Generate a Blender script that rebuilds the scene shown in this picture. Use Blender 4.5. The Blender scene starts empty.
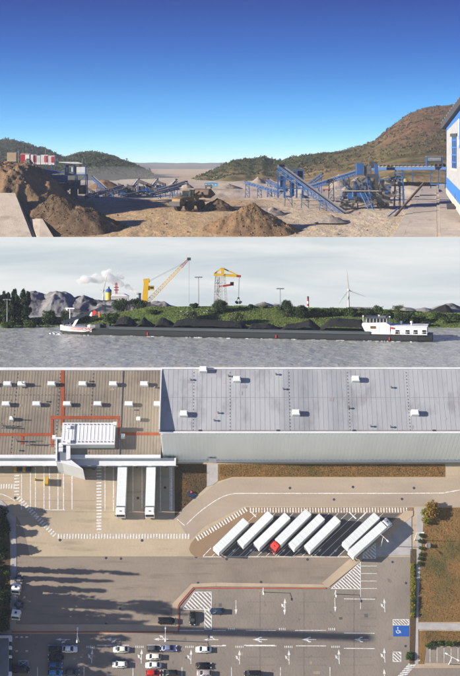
import bpy, math, random
import numpy as np
from mathutils import Matrix, Vector

# ------------------------------------------------------------------ camera, sky, sun, exposure
scene = bpy.context.scene
F = 1500.0            # focal length in photograph pixels (460 wide)
CX, HOR = 230.0, 165.0
CZ = 160.0            # height of the camera
cam_data = bpy.data.cameras.new('camera')
cam = bpy.data.objects.new('camera', cam_data)
scene.collection.objects.link(cam)
scene.camera = cam
cam.location = (0, 0, CZ)
cam.rotation_euler = (math.radians(90), 0, 0)
cam_data.sensor_fit = 'HORIZONTAL'
cam_data.sensor_width = 36.0
cam_data.lens = 36.0 * F / 460.0
cam_data.shift_y = -(338.0 - HOR) / 460.0
cam_data.clip_start = 5.0
cam_data.clip_end = 40000.0

SUN = Vector((-0.905, -0.355, 0.28)).normalized()     # towards the sun
elev = math.asin(SUN.z)
azim = math.atan2(SUN.x, SUN.y)
world = bpy.data.worlds.new('World')
scene.world = world
world.use_nodes = True
nt = world.node_tree
nt.nodes.clear()
wo = nt.nodes.new('ShaderNodeOutputWorld')
wb = nt.nodes.new('ShaderNodeBackground')
ws = nt.nodes.new('ShaderNodeTexSky')
ws.sky_type = 'NISHITA'
ws.sun_disc = False
ws.sun_elevation = elev
ws.sun_rotation = azim
ws.altitude = 300
ws.air_density = 1.0
ws.dust_density = 0.25
ws.ozone_density = 4.0
wc = nt.nodes.new('ShaderNodeTexCoord')
wm = nt.nodes.new('ShaderNodeMapping')
wm.vector_type = 'POINT'
wm.inputs['Scale'].default_value = (1, 1, 7.0)
wadd = nt.nodes.new('ShaderNodeVectorMath'); wadd.operation = 'MAXIMUM'
wadd.inputs[1].default_value = (-1, -1, 0.13)
wn = nt.nodes.new('ShaderNodeVectorMath'); wn.operation = 'NORMALIZE'
wm.inputs['Location'].default_value = (0, 0, 0.085)
wadd.inputs[1].default_value = (-1, -1, 0.0)
nt.links.new(wc.outputs['Generated'], wadd.inputs[0])
nt.links.new(wadd.outputs[0], wm.inputs['Vector'])
nt.links.new(wm.outputs[0], wn.inputs[0])
nt.links.new(wn.outputs[0], ws.inputs['Vector'])
whs = nt.nodes.new('ShaderNodeHueSaturation')          # clear dry air: a deeper blue overhead
whs.inputs['Saturation'].default_value = 1.22
whs.inputs['Hue'].default_value = 0.512
nt.links.new(ws.outputs[0], whs.inputs['Color'])
wsep = nt.nodes.new('ShaderNodeSeparateXYZ')
nt.links.new(wc.outputs['Generated'], wsep.inputs[0])
wmr = nt.nodes.new('ShaderNodeMapRange')               # pale ground glow below the horizon, added as fill for walls facing down
wmr.inputs['From Min'].default_value = -0.03
wmr.inputs['From Max'].default_value = -0.004
nt.links.new(wsep.outputs['Z'], wmr.inputs['Value'])
wmx = nt.nodes.new('ShaderNodeMix'); wmx.data_type = 'RGBA'
wmx.inputs['A'].default_value = (3.1, 3.2, 3.1, 1)
nt.links.new(wmr.outputs[0], wmx.inputs['Factor'])
wrm = nt.nodes.new('ShaderNodeMapRange'); wrm.inputs['From Max'].default_value = 0.115
nt.links.new(wsep.outputs['Z'], wrm.inputs['Value'])
wrp = nt.nodes.new('ShaderNodeValToRGB')               # turquoise low air, indigo overhead
wrp.color_ramp.elements[0].color = (0.98, 0.98, 0.66, 1)
wrp.color_ramp.elements[1].color = (0.38, 0.235, 0.40, 1)
wel = wrp.color_ramp.elements.new(0.36); wel.color = (0.66, 0.86, 0.68, 1)
wel = wrp.color_ramp.elements.new(0.68); wel.color = (0.44, 0.50, 0.58, 1)
nt.links.new(wrm.outputs[0], wrp.inputs['Fac'])
wml = nt.nodes.new('ShaderNodeMix'); wml.data_type = 'RGBA'; wml.blend_type = 'MULTIPLY'; wml.inputs['Factor'].default_value = 1.0
nt.links.new(whs.outputs[0], wml.inputs['A']); nt.links.new(wrp.outputs['Color'], wml.inputs['B'])
wsc = nt.nodes.new('ShaderNodeVectorMath'); wsc.operation = 'SCALE'; wsc.inputs['Scale'].default_value = 1.6
nt.links.new(wml.outputs['Result'], wsc.inputs[0])
nt.links.new(wsc.outputs[0], wmx.inputs['B'])
nt.links.new(wmx.outputs['Result'], wb.inputs['Color'])
wb.inputs['Strength'].default_value = 0.135
nt.links.new(wb.outputs[0], wo.inputs['Surface'])

sd = bpy.data.lights.new('sun', 'SUN')
sd.energy = 5.0
sd.angle = math.radians(0.6)
sd.color = (1.0, 0.92, 0.81)
so = bpy.data.objects.new('sun', sd)
scene.collection.objects.link(so)
so.rotation_euler = (-SUN).to_track_quat('-Z', 'Y').to_euler()
so.location = (-300, 0, 400)

scene.view_settings.view_transform = 'Standard'
scene.view_settings.look = 'None'
scene.view_settings.exposure = 1.0
scene.view_settings.gamma = 1.0
scene.view_settings.use_curve_mapping = False
scene.render.engine = 'CYCLES'
scene.cycles.volume_bounces = 3
scene.cycles.volume_step_rate = 4.0
scene.cycles.max_bounces = 6

C = scene.collection
rng = random.Random(7)
V = Vector
PI = math.pi

# ------------------------------------------------------------------ helpers
def W(px, py, y):
    """world point seen at photograph pixel (px, py) at distance y"""
    return V(((px - CX) / F * y, y, CZ + (HOR - py) / F * y))

def hsh(ix, iy, seed):
    h = (ix.astype(np.int64) * 374761393 + iy.astype(np.int64) * 668265263 + seed * 974634777) & 0xffffffff
    h = ((h ^ (h >> 13)) * 1274126177) & 0xffffffff
    h = (h ^ (h >> 16)) & 0xffffffff
    return h / 4294967296.0

def vnoise(x, y, seed=0):
    x = np.asarray(x, float); y = np.asarray(y, float)
    xi = np.floor(x); yi = np.floor(y)
    fx = x - xi; fy = y - yi
    fx = fx * fx * (3 - 2 * fx); fy = fy * fy * (3 - 2 * fy)
    a = hsh(xi, yi, seed); b = hsh(xi + 1, yi, seed)
    c = hsh(xi, yi + 1, seed); d = hsh(xi + 1, yi + 1, seed)
    return (a * (1 - fx) + b * fx) * (1 - fy) + (c * (1 - fx) + d * fx) * fy

def fbm(x, y, octv=4, seed=0, gain=0.5):
    s = 0; a = 1; t = 0
    for i in range(octv):
        s = s + a * (vnoise(np.asarray(x) * 2 ** i, np.asarray(y) * 2 ** i, seed + i * 17) - 0.5)
        t += a; a *= gain
    return s / t * 2

class MB:
    """collects shapes and links them as ONE mesh object"""
    def __init__(self):
        self.v = []; self.f = []
    def add(self, vs, fs):
        n = len(self.v)
        self.v += [tuple(p) for p in vs]
        self.f += [tuple(i + n for i in q) for q in fs]
        return self
    def box(self, c, s, R=None):
        hx, hy, hz = s[0] / 2, s[1] / 2, s[2] / 2
        vs = [V((x, y, z)) for x in (-hx, hx) for y in (-hy, hy) for z in (-hz, hz)]
        if R is not None: vs = [R @ p for p in vs]
        c = V(c)
        return self.add([p + c for p in vs], [(0, 1, 3, 2), (4, 6, 7, 5), (0, 4, 5, 1), (2, 3, 7, 6), (0, 2, 6, 4), (1, 5, 7, 3)])
    def bx(self, x0, x1, y0, y1, z0, z1):
        return self.box(((x0 + x1) / 2, (y0 + y1) / 2, (z0 + z1) / 2), (abs(x1 - x0), abs(y1 - y0), abs(z1 - z0)))
    def bar(self, p, q, w, h=None):
        p = V(p); q = V(q); h = h or w
        d = q - p
        L = d.length
        if L < 1e-6: return self
        x = d.normalized()
        up = V((0, 0, 1)) if abs(x.z) < 0.95 else V((0, 1, 0))
        y = up.cross(x).normalized(); z = x.cross(y)
        R = Matrix((x, y, z)).transposed()
        return self.box((p + q) / 2, (L, w, h), R)
    def tube(self, p, q, r, n=8, r2=None, cap=True):
        p = V(p); q = V(q); r2 = r if r2 is None else r2
        x = (q - p).normalized()
        up = V((0, 0, 1)) if abs(x.z) < 0.95 else V((0, 1, 0))
        a = up.cross(x).normalized(); b = x.cross(a)
        vs = []
        for i in range(n):
            t = 2 * PI * i / n
            o = a * math.cos(t) + b * math.sin(t)
            vs.append(p + o * r); vs.append(q + o * r2)
        fs = [(2 * i, 2 * ((i + 1) % n), 2 * ((i + 1) % n) + 1, 2 * i + 1) for i in range(n)]
        if cap:
            fs.append(tuple(2 * i for i in reversed(range(n)))); fs.append(tuple(2 * i + 1 for i in range(n)))
        return self.add(vs, fs)
    def prism(self, poly, z0, z1):
        n = len(poly)
        ar = sum(poly[i][0] * poly[(i + 1) % n][1] - poly[(i + 1) % n][0] * poly[i][1] for i in range(n))
        if ar < 0: poly = list(reversed(poly))
        vs = [(x, y, z0) for x, y in poly] + [(x, y, z1) for x, y in poly]
        fs = [tuple(reversed(range(n))), tuple(range(n, 2 * n))]
        fs += [(i, (i + 1) % n, n + (i + 1) % n, n + i) for i in range(n)]
        return self.add(vs, fs)
    def sideprism(self, poly, y0, y1):
        """poly in x,z extruded along y"""
        n = len(poly)
        ar = sum(poly[i][0] * poly[(i + 1) % n][1] - poly[(i + 1) % n][0] * poly[i][1] for i in range(n))
        if ar < 0: poly = list(reversed(poly))
        vs = [(x, y0, z) for x, z in poly] + [(x, y1, z) for x, z in poly]
        fs = [tuple(range(n)), tuple(reversed(range(n, 2 * n)))]
        fs += [(i, n + i, n + (i + 1) % n, (i + 1) % n) for i in range(n)]
        return self.add(vs, fs)
    def loft(self, rings, cap=True):
        n = len(rings[0])
        vs = [p for r in rings for p in r]
        fs = []
        for k in range(len(rings) - 1):
            for i in range(n):
                j = (i + 1) % n
                fs.append((k * n + i, k * n + j, (k + 1) * n + j, (k + 1) * n + i))
        if cap:
            fs.append(tuple(reversed(range(n)))); fs.append(tuple((len(rings) - 1) * n + i for i in range(n)))
        return self.add(vs, fs)
    def lathe(self, prof, n=12, c=(0, 0, 0), axis='z'):
        rings = []
        for r, h in prof:
            ring = []
            for i in range(n):
                t = 2 * PI * i / n
                a, b = r * math.cos(t), r * math.sin(t)
                p = (a, b, h) if axis == 'z' else ((b, h, a) if axis == 'y' else (h, a, b))
                ring.append(V(p) + V(c))
            rings.append(ring)
        return self.loft(rings)
    def quad(self, a, b, c, d):
        return self.add([a, b, c, d], [(0, 1, 2, 3)])
    def mesh(self, name, mat, smooth=False):
        me = bpy.data.meshes.new(name)
        me.from_pydata(self.v, [], self.f)
        me.validate(); me.update()
        if mat is not None: me.materials.append(mat)
        if smooth:
            me.polygons.foreach_set('use_smooth', [True] * len(me.polygons))
        return me
    def build(self, name, mat, parent=None, smooth=False, M=None, bevel=0):
        o = bpy.data.objects.new(name, self.mesh(name, mat, smooth))
        C.objects.link(o)
        if parent is not None: o.parent = parent
        if M is not None: o.matrix_world = M if isinstance(M, Matrix) else Matrix.Translation(M)
        if bevel:
            b = o.modifiers.new('bevel', 'BEVEL'); b.width = bevel; b.segments = 2; b.limit_method = 'ANGLE'
        return o

def link_mesh(name, me, parent=None, M=None):
    o = bpy.data.objects.new(name, me); C.objects.link(o)
    if parent is not None: o.parent = parent
    if M is not None: o.matrix_local = M if isinstance(M, Matrix) else Matrix.Translation(M)
    return o

def tag(o, label=None, cat=None, group=None, kind=None):
    if label: o['label'] = label
    if cat: o['category'] = cat
    if group: o['group'] = group
    if kind: o['kind'] = kind
    return o

def thing(name, label, cat, M=None, group=None):
    o = bpy.data.objects.new(name, None); C.objects.link(o)
    o.empty_display_size = 0.5
    if M is not None: o.matrix_world = M if isinstance(M, Matrix) else Matrix.Translation(M)
    return tag(o, label, cat, group)

def copy_tree(o, parent=None):
    c = o.copy(); C.objects.link(c); c.parent = parent
    for ch in [x for x in o.children]:
        copy_tree(ch, c)
    return c

def grid(name, X, Y, Z, mat, smooth=True, parent=None):
    """numpy arrays (ny, nx) -> one sheet"""
    ny, nx = X.shape
    me = bpy.data.meshes.new(name)
    co = np.stack([X, Y, Z], -1).reshape(-1, 3).astype(np.float32)
    i = np.arange((ny - 1) * (nx - 1)); r = i // (nx - 1); c = i % (nx - 1)
    a = r * nx + c
    q = np.stack([a, a + 1, a + nx + 1, a + nx], -1).astype(np.int32)
    me.vertices.add(len(co)); me.vertices.foreach_set('co', co.ravel())
    me.loops.add(q.size); me.loops.foreach_set('vertex_index', q.ravel())
    me.polygons.add(len(q)); me.polygons.foreach_set('loop_start', np.arange(0, q.size, 4, dtype=np.int32))
    me.polygons.foreach_set('loop_total', np.full(len(q), 4, np.int32))
    me.update(); me.validate()
    if smooth: me.polygons.foreach_set('use_smooth', [True] * len(q))
    me.materials.append(mat)
    o = bpy.data.objects.new(name, me); C.objects.link(o)
    if parent is not None: o.parent = parent
    return o

def quads_mesh(name, P, mat):
    """P: (n, 4, 3) separate quads -> mesh"""
    me = bpy.data.meshes.new(name)
    n = len(P)
    me.vertices.add(n * 4); me.vertices.foreach_set('co', P.reshape(-1).astype(np.float32))
    me.loops.add(n * 4); me.loops.foreach_set('vertex_index', np.arange(n * 4, dtype=np.int32))
    me.polygons.add(n); me.polygons.foreach_set('loop_start', np.arange(0, n * 4, 4, dtype=np.int32))
    me.polygons.foreach_set('loop_total', np.full(n, 4, np.int32))
    me.update(); me.validate()
    me.materials.append(mat)
    return me

def leaves(cent, size, seed=0, flat=0.0):
    """leaf quads (n,4,3) round the given centres"""
    r = np.random.RandomState(seed)
    n = len(cent)
    a = r.normal(size=(n, 3)); a /= np.linalg.norm(a, axis=1, keepdims=True) + 1e-9
    b = r.normal(size=(n, 3)); b -= a * (a * b).sum(1, keepdims=True); b /= np.linalg.norm(b, axis=1, keepdims=True) + 1e-9
    s = size * (0.6 + 0.8 * r.rand(n, 1))
    a = a * s; b = b * s * 0.55
    return np.stack([cent - a, cent - b * 0.9, cent + a, cent + b * 0.9], 1)

def crown_points(clumps, n, seed=0):
    """clumps: list of (x,y,z,rx,ry,rz): points spread mostly near their skins"""
    r = np.random.RandomState(seed)
    cl = np.array(clumps, float)
    w = (cl[:, 3] * cl[:, 4] * cl[:, 5]) ** (2 / 3.0); w /= w.sum()
    k = r.choice(len(cl), n, p=w)
    d = r.normal(size=(n, 3)); d /= np.linalg.norm(d, axis=1, keepdims=True)
    rad = 1 - 0.55 * r.rand(n, 1) ** 1.6 + 0.12 * r.normal(size=(n, 1))
    return cl[k, :3] + d * rad * cl[k, 3:]

# ------------------------------------------------------------------ materials
MATS = {}
def mat(name, a, b=None, rough=0.8, scale=1.0, metal=0.0, bump=0.0, bscale=None, detail=6, lo=0.35, hi=0.65,
        c=None, cscale=None, clo=0.5, chi=0.7, stretch=(1, 1, 1), spec=0.3, vary=0.0, island=False, cstretch=(1, 1, 1), trans=0.0, d=None, dscale=1.0, dlo=.62, dhi=.72, dstretch=(1, 1, 1), dmix=.8):
    if name in MATS: return MATS[name]
    m = bpy.data.materials.new(name); m.use_nodes = True
    t = m.node_tree; n = t.nodes; l = t.links
    p = n['Principled BSDF']
    p.inputs['Roughness'].default_value = rough
    p.inputs['Metallic'].default_value = metal
    p.inputs['Specular IOR Level'].default_value = spec
    tc = n.new('ShaderNodeTexCoord')
    def nz(sc, det, st):
        mp = n.new('ShaderNodeMapping'); mp.inputs['Scale'].default_value = st
        l.new(tc.outputs['Object'], mp.inputs['Vector'])
        q = n.new('ShaderNodeTexNoise'); q.inputs['Scale'].default_value = sc; q.inputs['Detail'].default_value = det
        q.inputs['Roughness'].default_value = 0.62
        l.new(mp.outputs[0], q.inputs['Vector'])
        return q
    col = None
    if b is None: b = tuple(x * 0.86 for x in a)
    nn = nz(scale, detail, stretch)
    rp = n.new('ShaderNodeValToRGB')
    rp.color_ramp.elements[0].position = lo; rp.color_ramp.elements[1].position = hi
    rp.color_ramp.elements[0].color = (*a, 1); rp.color_ramp.elements[1].color = (*b, 1)
    if island:
        g = n.new('ShaderNodeNewGeometry')
        mx = n.new('ShaderNodeMath'); mx.operation = 'MULTIPLY_ADD'; mx.inputs[1].default_value = 0.5
        l.new(g.outputs['Random Per Island'], mx.inputs[0])
        m2 = n.new('ShaderNodeMath'); m2.operation = 'MULTIPLY'; m2.inputs[1].default_value = 0.5
        l.new(nn.outputs['Fac'], m2.inputs[0]); l.new(m2.outputs[0], mx.inputs[2])
        l.new(mx.outputs[0], rp.inputs['Fac'])
    else:
        l.new(nn.outputs['Fac'], rp.inputs['Fac'])
    col = rp.outputs['Color']
    if c is not None:
        n2 = nz(cscale or scale * 0.25, 5, cstretch)
        r2 = n.new('ShaderNodeValToRGB')
        r2.color_ramp.elements[0].position = clo; r2.color_ramp.elements[1].position = chi
        l.new(n2.outputs['Fac'], r2.inputs['Fac'])
        mi = n.new('ShaderNodeMix'); mi.data_type = 'RGBA'
        l.new(r2.outputs['Color'], mi.inputs['Factor'])
        l.new(col, mi.inputs['A']); mi.inputs['B'].default_value = (*c, 1)
        col = mi.outputs['Result']
    if d is not None:
        n3 = nz(dscale, 4, dstretch)
        r3 = n.new('ShaderNodeMapRange'); r3.inputs['From Min'].default_value = dlo; r3.inputs['From Max'].default_value = dhi; r3.inputs['To Max'].default_value = dmix
        l.new(n3.outputs['Fac'], r3.inputs['Value'])
        mi3 = n.new('ShaderNodeMix'); mi3.data_type = 'RGBA'
        l.new(r3.outputs[0], mi3.inputs['Factor']); l.new(col, mi3.inputs['A']); mi3.inputs['B'].default_value = (*d, 1)
        col = mi3.outputs['Result']
    if vary:
        oi = n.new('ShaderNodeObjectInfo')
        hs = n.new('ShaderNodeHueSaturation')
        mr = n.new('ShaderNodeMapRange'); mr.inputs['To Min'].default_value = 1 - vary; mr.inputs['To Max'].default_value = 1 + vary
        l.new(oi.outputs['Random'], mr.inputs['Value']); l.new(mr.outputs[0], hs.inputs['Value'])
        l.new(col, hs.inputs['Color']); col = hs.outputs['Color']
    l.new(col, p.inputs['Base Color'])
    if bump:
        nb = nz(bscale or scale * 3, 8, (1, 1, 1))
        bp = n.new('ShaderNodeBump'); bp.inputs['Strength'].default_value = min(1, bump); bp.inputs['Distance'].default_value = 0.3 if bump <= 1 else bump
        l.new(nb.outputs['Fac'], bp.inputs['Height']); l.new(bp.outputs[0], p.inputs['Normal'])
    if trans:
        p.inputs['Subsurface Weight'].default_value = 0.0
        tr = n.new('ShaderNodeBsdfTranslucent'); l.new(col, tr.inputs['Color'])
        ms = n.new('ShaderNodeMixShader'); ms.inputs[0].default_value = trans
        l.new(p.outputs[0], ms.inputs[1]); l.new(tr.outputs[0], ms.inputs[2])
        l.new(ms.outputs[0], n['Material Output'].inputs['Surface'])
    MATS[name] = m
    return m

def paint(name, col, rough=0.45, dirt=0.12, scale=0.8, metal=0.0):
    return mat(name, col, tuple(x * (1 - dirt) for x in col), rough=rough, scale=scale, metal=metal, spec=0.4)

M_white = paint('white_paint', (0.78, 0.78, 0.76))
M_line = mat('road_paint', (0.66, 0.66, 0.64), (0.40, 0.38, 0.35), rough=0.8, scale=2.2, lo=0.42, hi=0.68, d=(.22, .18, .15), dscale=.9, dlo=.56, dhi=.7, dmix=.75)
M_glass = mat('dark_glass', (0.02, 0.025, 0.03), (0.03, 0.035, 0.04), rough=0.06, spec=0.6)
M_tyre = mat('tyre', (0.02, 0.02, 0.02), (0.035, 0.033, 0.03), rough=0.9)
M_rim = mat('rim', (0.35, 0.35, 0.36), rough=0.35, metal=0.8)
M_dark = mat('dark_metal', (0.04, 0.04, 0.045), (0.06, 0.058, 0.055), rough=0.6)
M_steel = mat('steel', (0.32, 0.32, 0.33), (0.22, 0.21, 0.2), rough=0.5, metal=0.5)
M_blue = mat('blue_steel', (0.014, 0.075, 0.25), (0.022, 0.085, 0.22), rough=0.6, scale=1.5, c=(0.13, 0.105, 0.085), cscale=0.5, clo=0.57, chi=0.8)
# ================================================================== LOGISTICS YARD (steep terrace facing the camera)
TILT = math.radians(34)
P0 = W(230, 522, 450)
CU = V((0, math.sin(TILT), math.cos(TILT)))
CN = V((0, -math.cos(TILT), math.sin(TILT)))
CMAT = Matrix.Translation(P0) @ Matrix((V((1, 0, 0)), CU, CN)).transposed().to_4x4()

def cp(px, py, h=0.0):
    """yard coordinates (m) of photograph pixel at height h over the yard"""
    d = V(((px - CX) / F, 1, (HOR - py) / F))
    o = P0 + CN * h - V((0, 0, CZ))
    t = o.dot(CN) / d.dot(CN)
    q = d * t + V((0, 0, CZ)) - P0
    return (q.x, q.dot(CU))
def cps(pts, h=0.0): return [cp(x, y, h) for x, y in pts]
def cM(px, py, h=0.0, rot=0.0):
    u, v = cp(px, py, h)
    return CMAT @ Matrix.Translation((u, v, h)) @ Matrix.Rotation(rot, 4, 'Z')
def cflat(name, polys, h, mt, parent=None, th=0.01):
    """flat sheets with a little thickness, given by photograph pixels"""
    m = MB()
    for poly in polys: m.prism(cps(poly), h - th, h)
    o = m.build(name, mt, parent)
    if parent is None: o.matrix_world = CMAT
    return o

MC_yard = mat('yard_concrete', (0.40, 0.325, 0.225), (0.34, 0.275, 0.19), rough=0.9, scale=0.05, c=(0.27, 0.215, 0.165), cscale=0.022, clo=0.5, chi=0.72, detail=12, stretch=(1, 1.6, 1), bump=0.25, bscale=1.2, d=(.17, .135, .105), dscale=.16, dlo=.55, dhi=.72, dmix=.55, dstretch=(.35, 2.4, 1))
MC_asph = mat('car_park_asphalt', (0.205, 0.173, 0.143), (0.163, 0.14, 0.118), rough=0.9, scale=0.07, c=(0.24, 0.207, 0.17), cscale=0.03, clo=0.5, chi=0.75, detail=12, bump=0.3, bscale=1.5, d=(.075, .065, .058), dscale=.42, dlo=.62, dhi=.72, dmix=.6)
MC_road = mat('lane_concrete', (0.34, 0.275, 0.21), (0.28, 0.225, 0.175), rough=0.9, scale=0.06, c=(0.22, 0.19, 0.16), cscale=0.03, stretch=(0.4, 2, 1), detail=10, bump=0.2, bscale=1.3)
MC_path = mat('paving_slabs', (0.36, 0.34, 0.33), (0.28, 0.265, 0.26), rough=0.9, scale=0.4, detail=8)
MC_soil = mat('dry_lawn', (0.225, 0.12, 0.04), (0.15, 0.09, 0.032), rough=1.0, scale=0.12, c=(0.07, 0.068, 0.022), cscale=0.045, clo=0.52, chi=0.68, detail=12, bump=0.8, bscale=1.5)
MC_soil2 = mat('bare_bed_soil', (0.085, 0.055, 0.03), (0.06, 0.045, 0.025), rough=1.0, scale=0.3, c=(0.14, 0.07, 0.02), cscale=0.15, detail=12, bump=0.8, bscale=1.5)
MC_isl = mat('island_paving', (0.25, 0.165, 0.095), (0.19, 0.135, 0.09), rough=0.9, scale=0.1, detail=10, bump=0.2, bscale=1.2)
MC_bay = mat('lorry_bay_asphalt', (0.10, 0.095, 0.09), (0.075, 0.07, 0.068), rough=0.9, scale=0.1, detail=10, bump=0.2)
MC_kerbred = mat('red_kerb', (0.33, 0.09, 0.055), (0.25, 0.08, 0.05), rough=0.9, scale=0.6)
MC_kerb = mat('kerb_stone', (0.42, 0.37, 0.30), (0.34, 0.30, 0.25), rough=0.9, scale=0.6)
MC_roofA = mat('tan_roof_membrane', (0.245, 0.208, 0.16), (0.20, 0.172, 0.136), rough=0.85, scale=0.08, c=(0.15, 0.125, 0.10), cscale=0.05, detail=12, stretch=(2.2, 0.5, 1), bump=0.1, d=(.12, .10, .08), dscale=.14, dlo=.53, dhi=.7, dmix=.55, dstretch=(1, .6, 1))
MC_roofB = mat('grey_roof_membrane', (0.345, 0.355, 0.37), (0.295, 0.305, 0.32), rough=0.8, scale=0.05, c=(0.24, 0.25, 0.27), cscale=0.035, detail=12, stretch=(2.0, 0.5, 1), cstretch=(3, 0.35, 1), bump=0.1, d=(.20, .195, .21), dscale=.1, dlo=.52, dhi=.68, dmix=.7, dstretch=(1.5, .8, 1))
MC_facade = mat('facade_sheet', (0.80, 0.81, 0.79), (0.74, 0.755, 0.74), rough=0.5, scale=0.15, detail=8, stretch=(1, 1, 0.2))
MC_white = mat('white_cladding', (0.60, 0.605, 0.61), (0.53, 0.54, 0.55), rough=0.55, scale=0.3, detail=8)
MC_redmat = mat('red_roof_strip', (0.30, 0.065, 0.025), (0.22, 0.055, 0.025), rough=0.85, scale=0.5)
MC_hole = mat('manhole_iron', (0.03, 0.035, 0.055), (0.05, 0.05, 0.06), rough=0.6)
MC_leafG = mat('leaf_green', (0.075, 0.125, 0.02), (0.03, 0.065, 0.012), rough=0.75, scale=0.8, island=True, lo=0.3, hi=0.75, trans=0.2)
MC_leafY = mat('leaf_yellow', (0.30, 0.26, 0.02), (0.11, 0.14, 0.018), rough=0.75, scale=0.8, island=True, lo=0.3, hi=0.75, trans=0.2)
MC_leafA = mat('leaf_autumn', (0.32, 0.20, 0.03), (0.16, 0.10, 0.03), rough=0.75, scale=0.8, island=True, lo=0.3, hi=0.75, trans=0.2)
MC_leafD = mat('leaf_dark', (0.022, 0.048, 0.012), (0.012, 0.026, 0.008), rough=0.75, scale=0.8, island=True, lo=0.3, hi=0.75)
MC_bark = mat('bark', (0.10, 0.075, 0.05), (0.06, 0.045, 0.03), rough=1.0, scale=2, bump=0.6)
MC_deck = mat('blue_grey_roof', (0.15, 0.17, 0.20), (0.12, 0.135, 0.16), rough=0.7, scale=0.3, detail=8)
MC_bluepaint = mat('blue_bay_paint', (0.012, 0.08, 0.34), (0.016, 0.075, 0.28), rough=0.7, scale=1.2)
MC_yel = paint('yellow_paint', (0.45, 0.28, 0.04))

# ---- ground of the terrace
yard = cflat('yard', [[(-90, 366), (550, 366), (550, 760), (-90, 760)]], 0.0, MC_yard, th=3.0)
tag(yard, 'pale tan concrete lorry yard in front of the warehouse', kind='structure')
carpark = cflat('car_park', [[(-90, 634), (173, 634), (173, 607), (193, 586.5), (218, 584), (325, 588.5), (368, 557), (412, 557), (413, 668), (550, 668), (550, 760), (-90, 760)]], 0.03, MC_asph)
tag(carpark, 'brown asphalt car park with white painted arrows and bays', kind='structure')
apron = cflat('road', [[(30, 557), (340, 557.5), (372, 558), (329, 587.5), (215, 583), (192, 585), (173, 604), (172, 623.5), (12, 624), (12, 598), (16, 545), (16, 515), (24, 530), (29, 552)]], 0.02, mat('apron_asphalt', (0.245, 0.20, 0.155), (0.195, 0.16, 0.128), rough=0.9, scale=0.05, c=(0.155, 0.128, 0.105), cscale=0.03, detail=12, stretch=(0.6, 1.8, 1), bump=0.25, bscale=1.3, d=(.12, .1, .085), dscale=.2, dlo=.54, dhi=.7, dmix=.6, dstretch=(.3, 2.6, 1)))
tag(apron, 'grey brown asphalt apron between the lorry island and the car park', kind='structure')
lane = cflat('lane', [[(175, 517), (181, 511), (214, 485), (232, 478), (300, 477.6), (550, 477.6), (550, 506.5), (400, 506.5), (244, 506), (205, 526), (190, 540)]], 0.025, MC_road)
tag(lane, 'curved concrete lane running past the lorry island', kind='structure')
isl = MB().prism(cps([(189, 549), (190.5, 544), (196, 537), (205, 531), (245, 507.4), (413, 507.4), (413, 516), (347, 557), (195, 557), (190.5, 553)]), -0.2, 0.11).build('pavement', MC_isl)
isl.matrix_world = CMAT; tag(isl, 'raised brown paved island under the parked trailers', kind='structure')
bay = MB().prism(cps([(222, 555.6), (264, 513.5), (400, 513.5), (362, 544), (350, 555.6)]), 0.10, 0.125).build('parking_bay', MC_bay, isl)
# pieces of paving on the right of the yard
tri = MB().prism(cps([(411.5, 516), (411.5, 555.5), (368, 555.5)]), -0.2, 0.12).build('pavement', MC_path)
tri.matrix_world = CMAT; tag(tri, 'triangular grey paved corner beside the lorry bays', kind='structure')
for k in range(1, 7):
    a = 516 + k * 5.7
    MB().prism(cps([(411.3 - (a - 516) * 1.06, a), (411.3, a), (411.3, a + 0.25), (411.3 - (a - 516) * 1.06, a + 0.25)]), 0.12, 0.128).build('paving_joint', MC_kerb, tri)
ramp = MB().prism(cps([(329, 587), (322, 583), (405, 511), (413, 511), (413, 515.5), (368, 555)]), -0.2, 0.16).build('path', mat('tan_path', (0.40, 0.31, 0.215), (0.33, 0.26, 0.19), rough=0.9, scale=0.2, detail=8))
ramp.matrix_world = CMAT; tag(ramp, 'tan diagonal footpath along the end of the lorry island', kind='structure')
pth = MB()
pth.prism(cps([(12, 624.3), (172, 624.3), (172, 631.2), (12, 631.2)]), -0.2, 0.13)
pth.prism(cps([(172.2, 631.2), (172.2, 604), (191.5, 584), (216, 582.6), (216, 586.3), (193.2, 587.2), (179.5, 603), (177.8, 606), (177.8, 631.2)]), -0.2, 0.131)
pth.prism(cps([(216.2, 582.6), (326, 584.6), (331, 587.4), (216.2, 586.3)]), -0.2, 0.13)
pth = pth.build('footway', MATS['tan_path']); pth.matrix_world = CMAT
tag(pth, 'tan footway between the apron and the car park', kind='structure')
kr = MB()
for a, b in (((12, 632.0), (178.4, 632.0)), ((178.6, 632.0), (178.6, 606.2)), ((178.8, 606), (193.8, 588.2)), ((194, 588.0), (326, 588.4))):
    p, q = cp(*a), cp(*b)
    kr.bar((p[0], p[1], 0.06), (q[0], q[1], 0.06), 0.36, 0.24)
kr.build('red_kerb', MC_kerbred, pth)

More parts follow.
